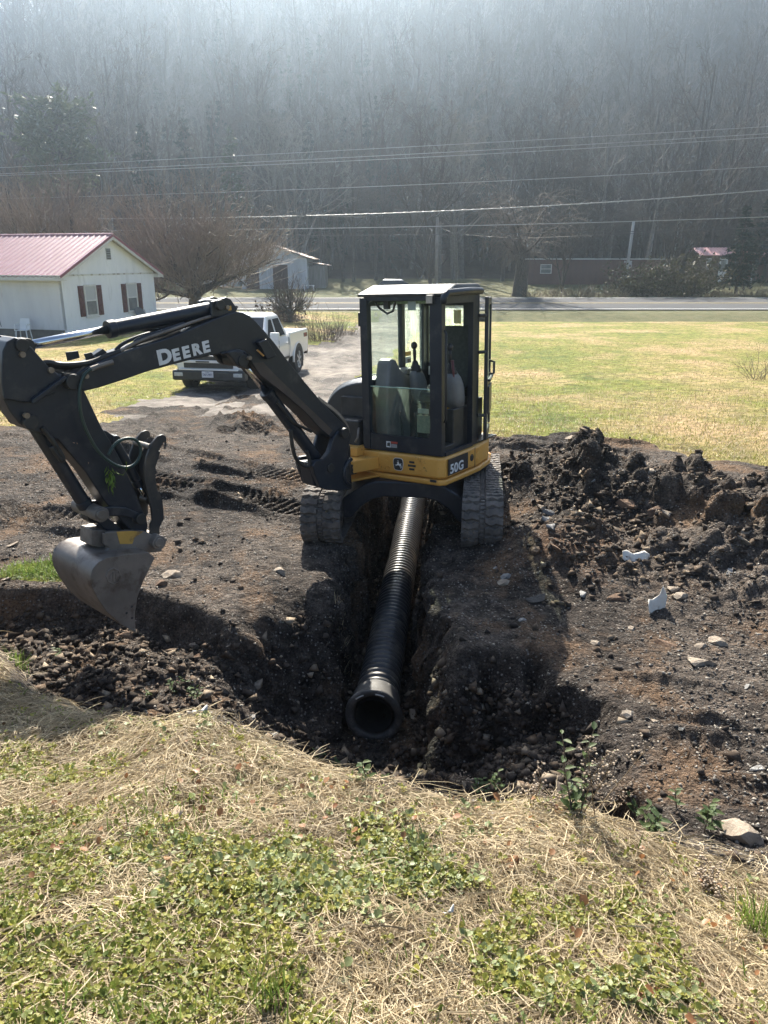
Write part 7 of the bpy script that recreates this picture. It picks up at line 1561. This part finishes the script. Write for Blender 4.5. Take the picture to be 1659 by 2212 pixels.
seedhead(1140, 1745, 'dried weed with brown seed heads left of the tall leafy weed', .20, 601); seedhead(1272, 1775, 'tall dried weed with pale seed heads behind the leafy weeds', .42, 602, 4); seedhead(1318, 1772, 'dried weed with seed heads leaning right', .26, 603); seedhead(1012, 1712, 'short dried weed left of the leafy cluster', .10, 604, 1); seedhead(1520, 1925, 'low dried weed with pale fluffy heads in the grass at the right', .09, 605, 5)
def tuft(px, py, lab, n, h, m, seed, w=.004):
    p = on_ground(px, py); rg = np.random.default_rng(seed); X = p.x+rg.normal(0, .03, n); Y = p.y+rg.normal(0, .03, n); o = link('grass_tuft', blades('grass_tuft', X, Y, GH(X, Y)-.005, rg, h, w, m, '', .35, 4), None); tag(o, lab, 'grass tuft', 'single grass tufts')
M_dkgrass = leafmat('dark_rush', (.035, .07, .03), (.07, .11, .045), trans=.3, vscale=8)
tuft(905, 1830, 'dark green rush like tuft below the pipe mouth', 60, .13, M_dkgrass, 701, .003); tuft(1640, 2020, 'bright green grass tuft at the right edge', 150, .15, M_green, 702); tuft(40, 1445, 'upright yellow green grass tuft at the left edge', 70, .20, M_green, 703); tuft(590, 2180, 'green grass tuft at the bottom edge', 110, .12, M_green, 704); tuft(740, 1405, 'dead grass tuft hanging on the trench edge', 60, .14, M_straw, 705)
# big pale dead leaf, white scrap, green weed caught on the hose
def flatleaf(px, py, name, lab, cat, s, m, seed, star=True):
    p = on_ground(px, py)+V3((0, 0, .03)); rg = np.random.default_rng(seed); n = 22; b = MB(); rim = [p+V3((s*(.55+.45*abs(math.cos(2.5*t)) if star else .9)*math.cos(t), s*(.55+.45*abs(math.cos(2.5*t)) if star else .35)*math.sin(t), .012*math.sin(3*t)+.02*math.cos(t))) for t in np.linspace(0, 2*math.pi, n+1)[:-1]]
    b.add([p+V3((0, 0, -.006))]+rim, [(0, 1+j, 1+(j+1) % n) for j in range(n)]); o = b.build(name, m, None, smooth=True); md = o.modifiers.new('t', 'SOLIDIFY'); md.thickness = .002; tag(o, lab, cat)
flatleaf(365, 1775, 'fallen_leaf', 'large pale curled sycamore leaf lying on the dry grass', 'leaf', .06, mat('pale_leaf', (.46, .37, .26), (.36, .27, .18), scale=40, rough=.8), 1)
flatleaf(1100, 1880, 'fallen_leaf', 'reddish brown fallen leaf among green weeds', 'leaf', .035, M_autumn, 2)
flatleaf(967, 1985, 'paper_scrap', 'small white scrap lying in the weeds', 'scrap', .022, mat('white_scrap', (.7, .7, .68), rough=.7), 3, False)
flatleaf(432, 1545, 'plastic_scrap', 'crumpled grey white scrap at the grass edge', 'scrap', .05, mat('grey_scrap', (.5, .5, .5), rough=.6), 4, False)
s_, z_ = bp(243, 1030, .16); c = bw(s_, z_, .16); gw_ = thing('weed_sprig', 'bright green weed sprig hanging from the green hose on the arm', 'weed', c, None, local=True); rg = np.random.default_rng(9); V_, F_ = [], []; k = 0
for i in range(46):
    q = np.array([rg.normal(-.01, .016), rg.normal(-.01, .016), rg.normal(.0, .05)]); d1 = np.array([rg.normal(0, .35), rg.normal(0, .35), -1]); d1 /= np.linalg.norm(d1); d2 = np.cross(d1, rg.normal(0, 1, 3)); d2 /= np.linalg.norm(d2); V_ += [q, q+d1*.03+d2*.007, q+d1*.06, q+d1*.03-d2*.007]; F_.append((k, k+1, k+2, k+3)); k += 4
link('leaves', npmesh('leaves', V_, F_, leafmat('fresh_green', (.12, .22, .03), (.2, .3, .06), trans=.4)), None, gw_); t = Twigs(); t.limb([(0, 0, .05), (.03, 0, .03), (.09, -.03, .02), (.13, -.05, .07), (.135, -.055, .13)], .004, .003, 5); link('stem', t.mesh('stem', M_green), None, gw_)
# ------------------------------------------------------------------ light and air
SUN_EL, SUN_AZ = R(38.5), R(-6.5)
sd = Vector((math.sin(SUN_AZ)*math.cos(SUN_EL), math.cos(SUN_AZ)*math.cos(SUN_EL), math.sin(SUN_EL)))
sl = bpy.data.lights.new('sun', 'SUN'); sl.energy = 5.0; sl.angle = R(.5); sl.color = (1, .92, .79)
so = bpy.data.objects.new('sun', sl); COL.objects.link(so); so.rotation_euler = (-sd).to_track_quat('-Z', 'Y').to_euler()
w = bpy.data.worlds.new('World'); S.world = w; w.use_nodes = True
nt = w.node_tree; sk = nt.nodes.new('ShaderNodeTexSky'); sk.sky_type = 'NISHITA'; sk.sun_disc = False
sk.sun_elevation = SUN_EL; sk.sun_rotation = SUN_AZ; sk.dust_density = 2.0; sk.air_density = 1.0
nt.links.new(sk.outputs[0], nt.nodes['Background'].inputs[0]); nt.nodes['Background'].inputs[1].default_value = .065
if HAZE:
    hb = MB(); hb.box(-440, 440, -9.5, 385, -4, 135)
    hm = bpy.data.materials.new('haze_air'); hm.use_nodes = True; n_ = hm.node_tree
    n_.nodes.remove(n_.nodes['Principled BSDF'])
    pv = n_.nodes.new('ShaderNodeVolumePrincipled'); pv.inputs['Color'].default_value = (.66, .82, 1, 1); pv.inputs['Density'].default_value = HAZE; pv.inputs['Anisotropy'].default_value = .86
    n_.links.new(pv.outputs[0], n_.nodes['Material Output'].inputs['Volume'])
    tag(hb.build('haze', hm), 'pale blue morning haze in the valley air', 'haze', None, 'stuff')
    S.cycles.volume_bounces = 1
S.view_settings.view_transform = 'Standard'; S.view_settings.look = 'None'; S.view_settings.gamma = 1; S.view_settings.exposure = EXPO
S.cycles.use_denoising = True; S.cycles.max_bounces = 6; S.cycles.diffuse_bounces = 3; S.cycles.glossy_bounces = 3; S.cycles.transparent_max_bounces = 12; S.cycles.transmission_bounces = 4
S.cycles.sample_clamp_indirect = 6
for o in S.objects:
    if '_o' in o.keys(): del o['_o']
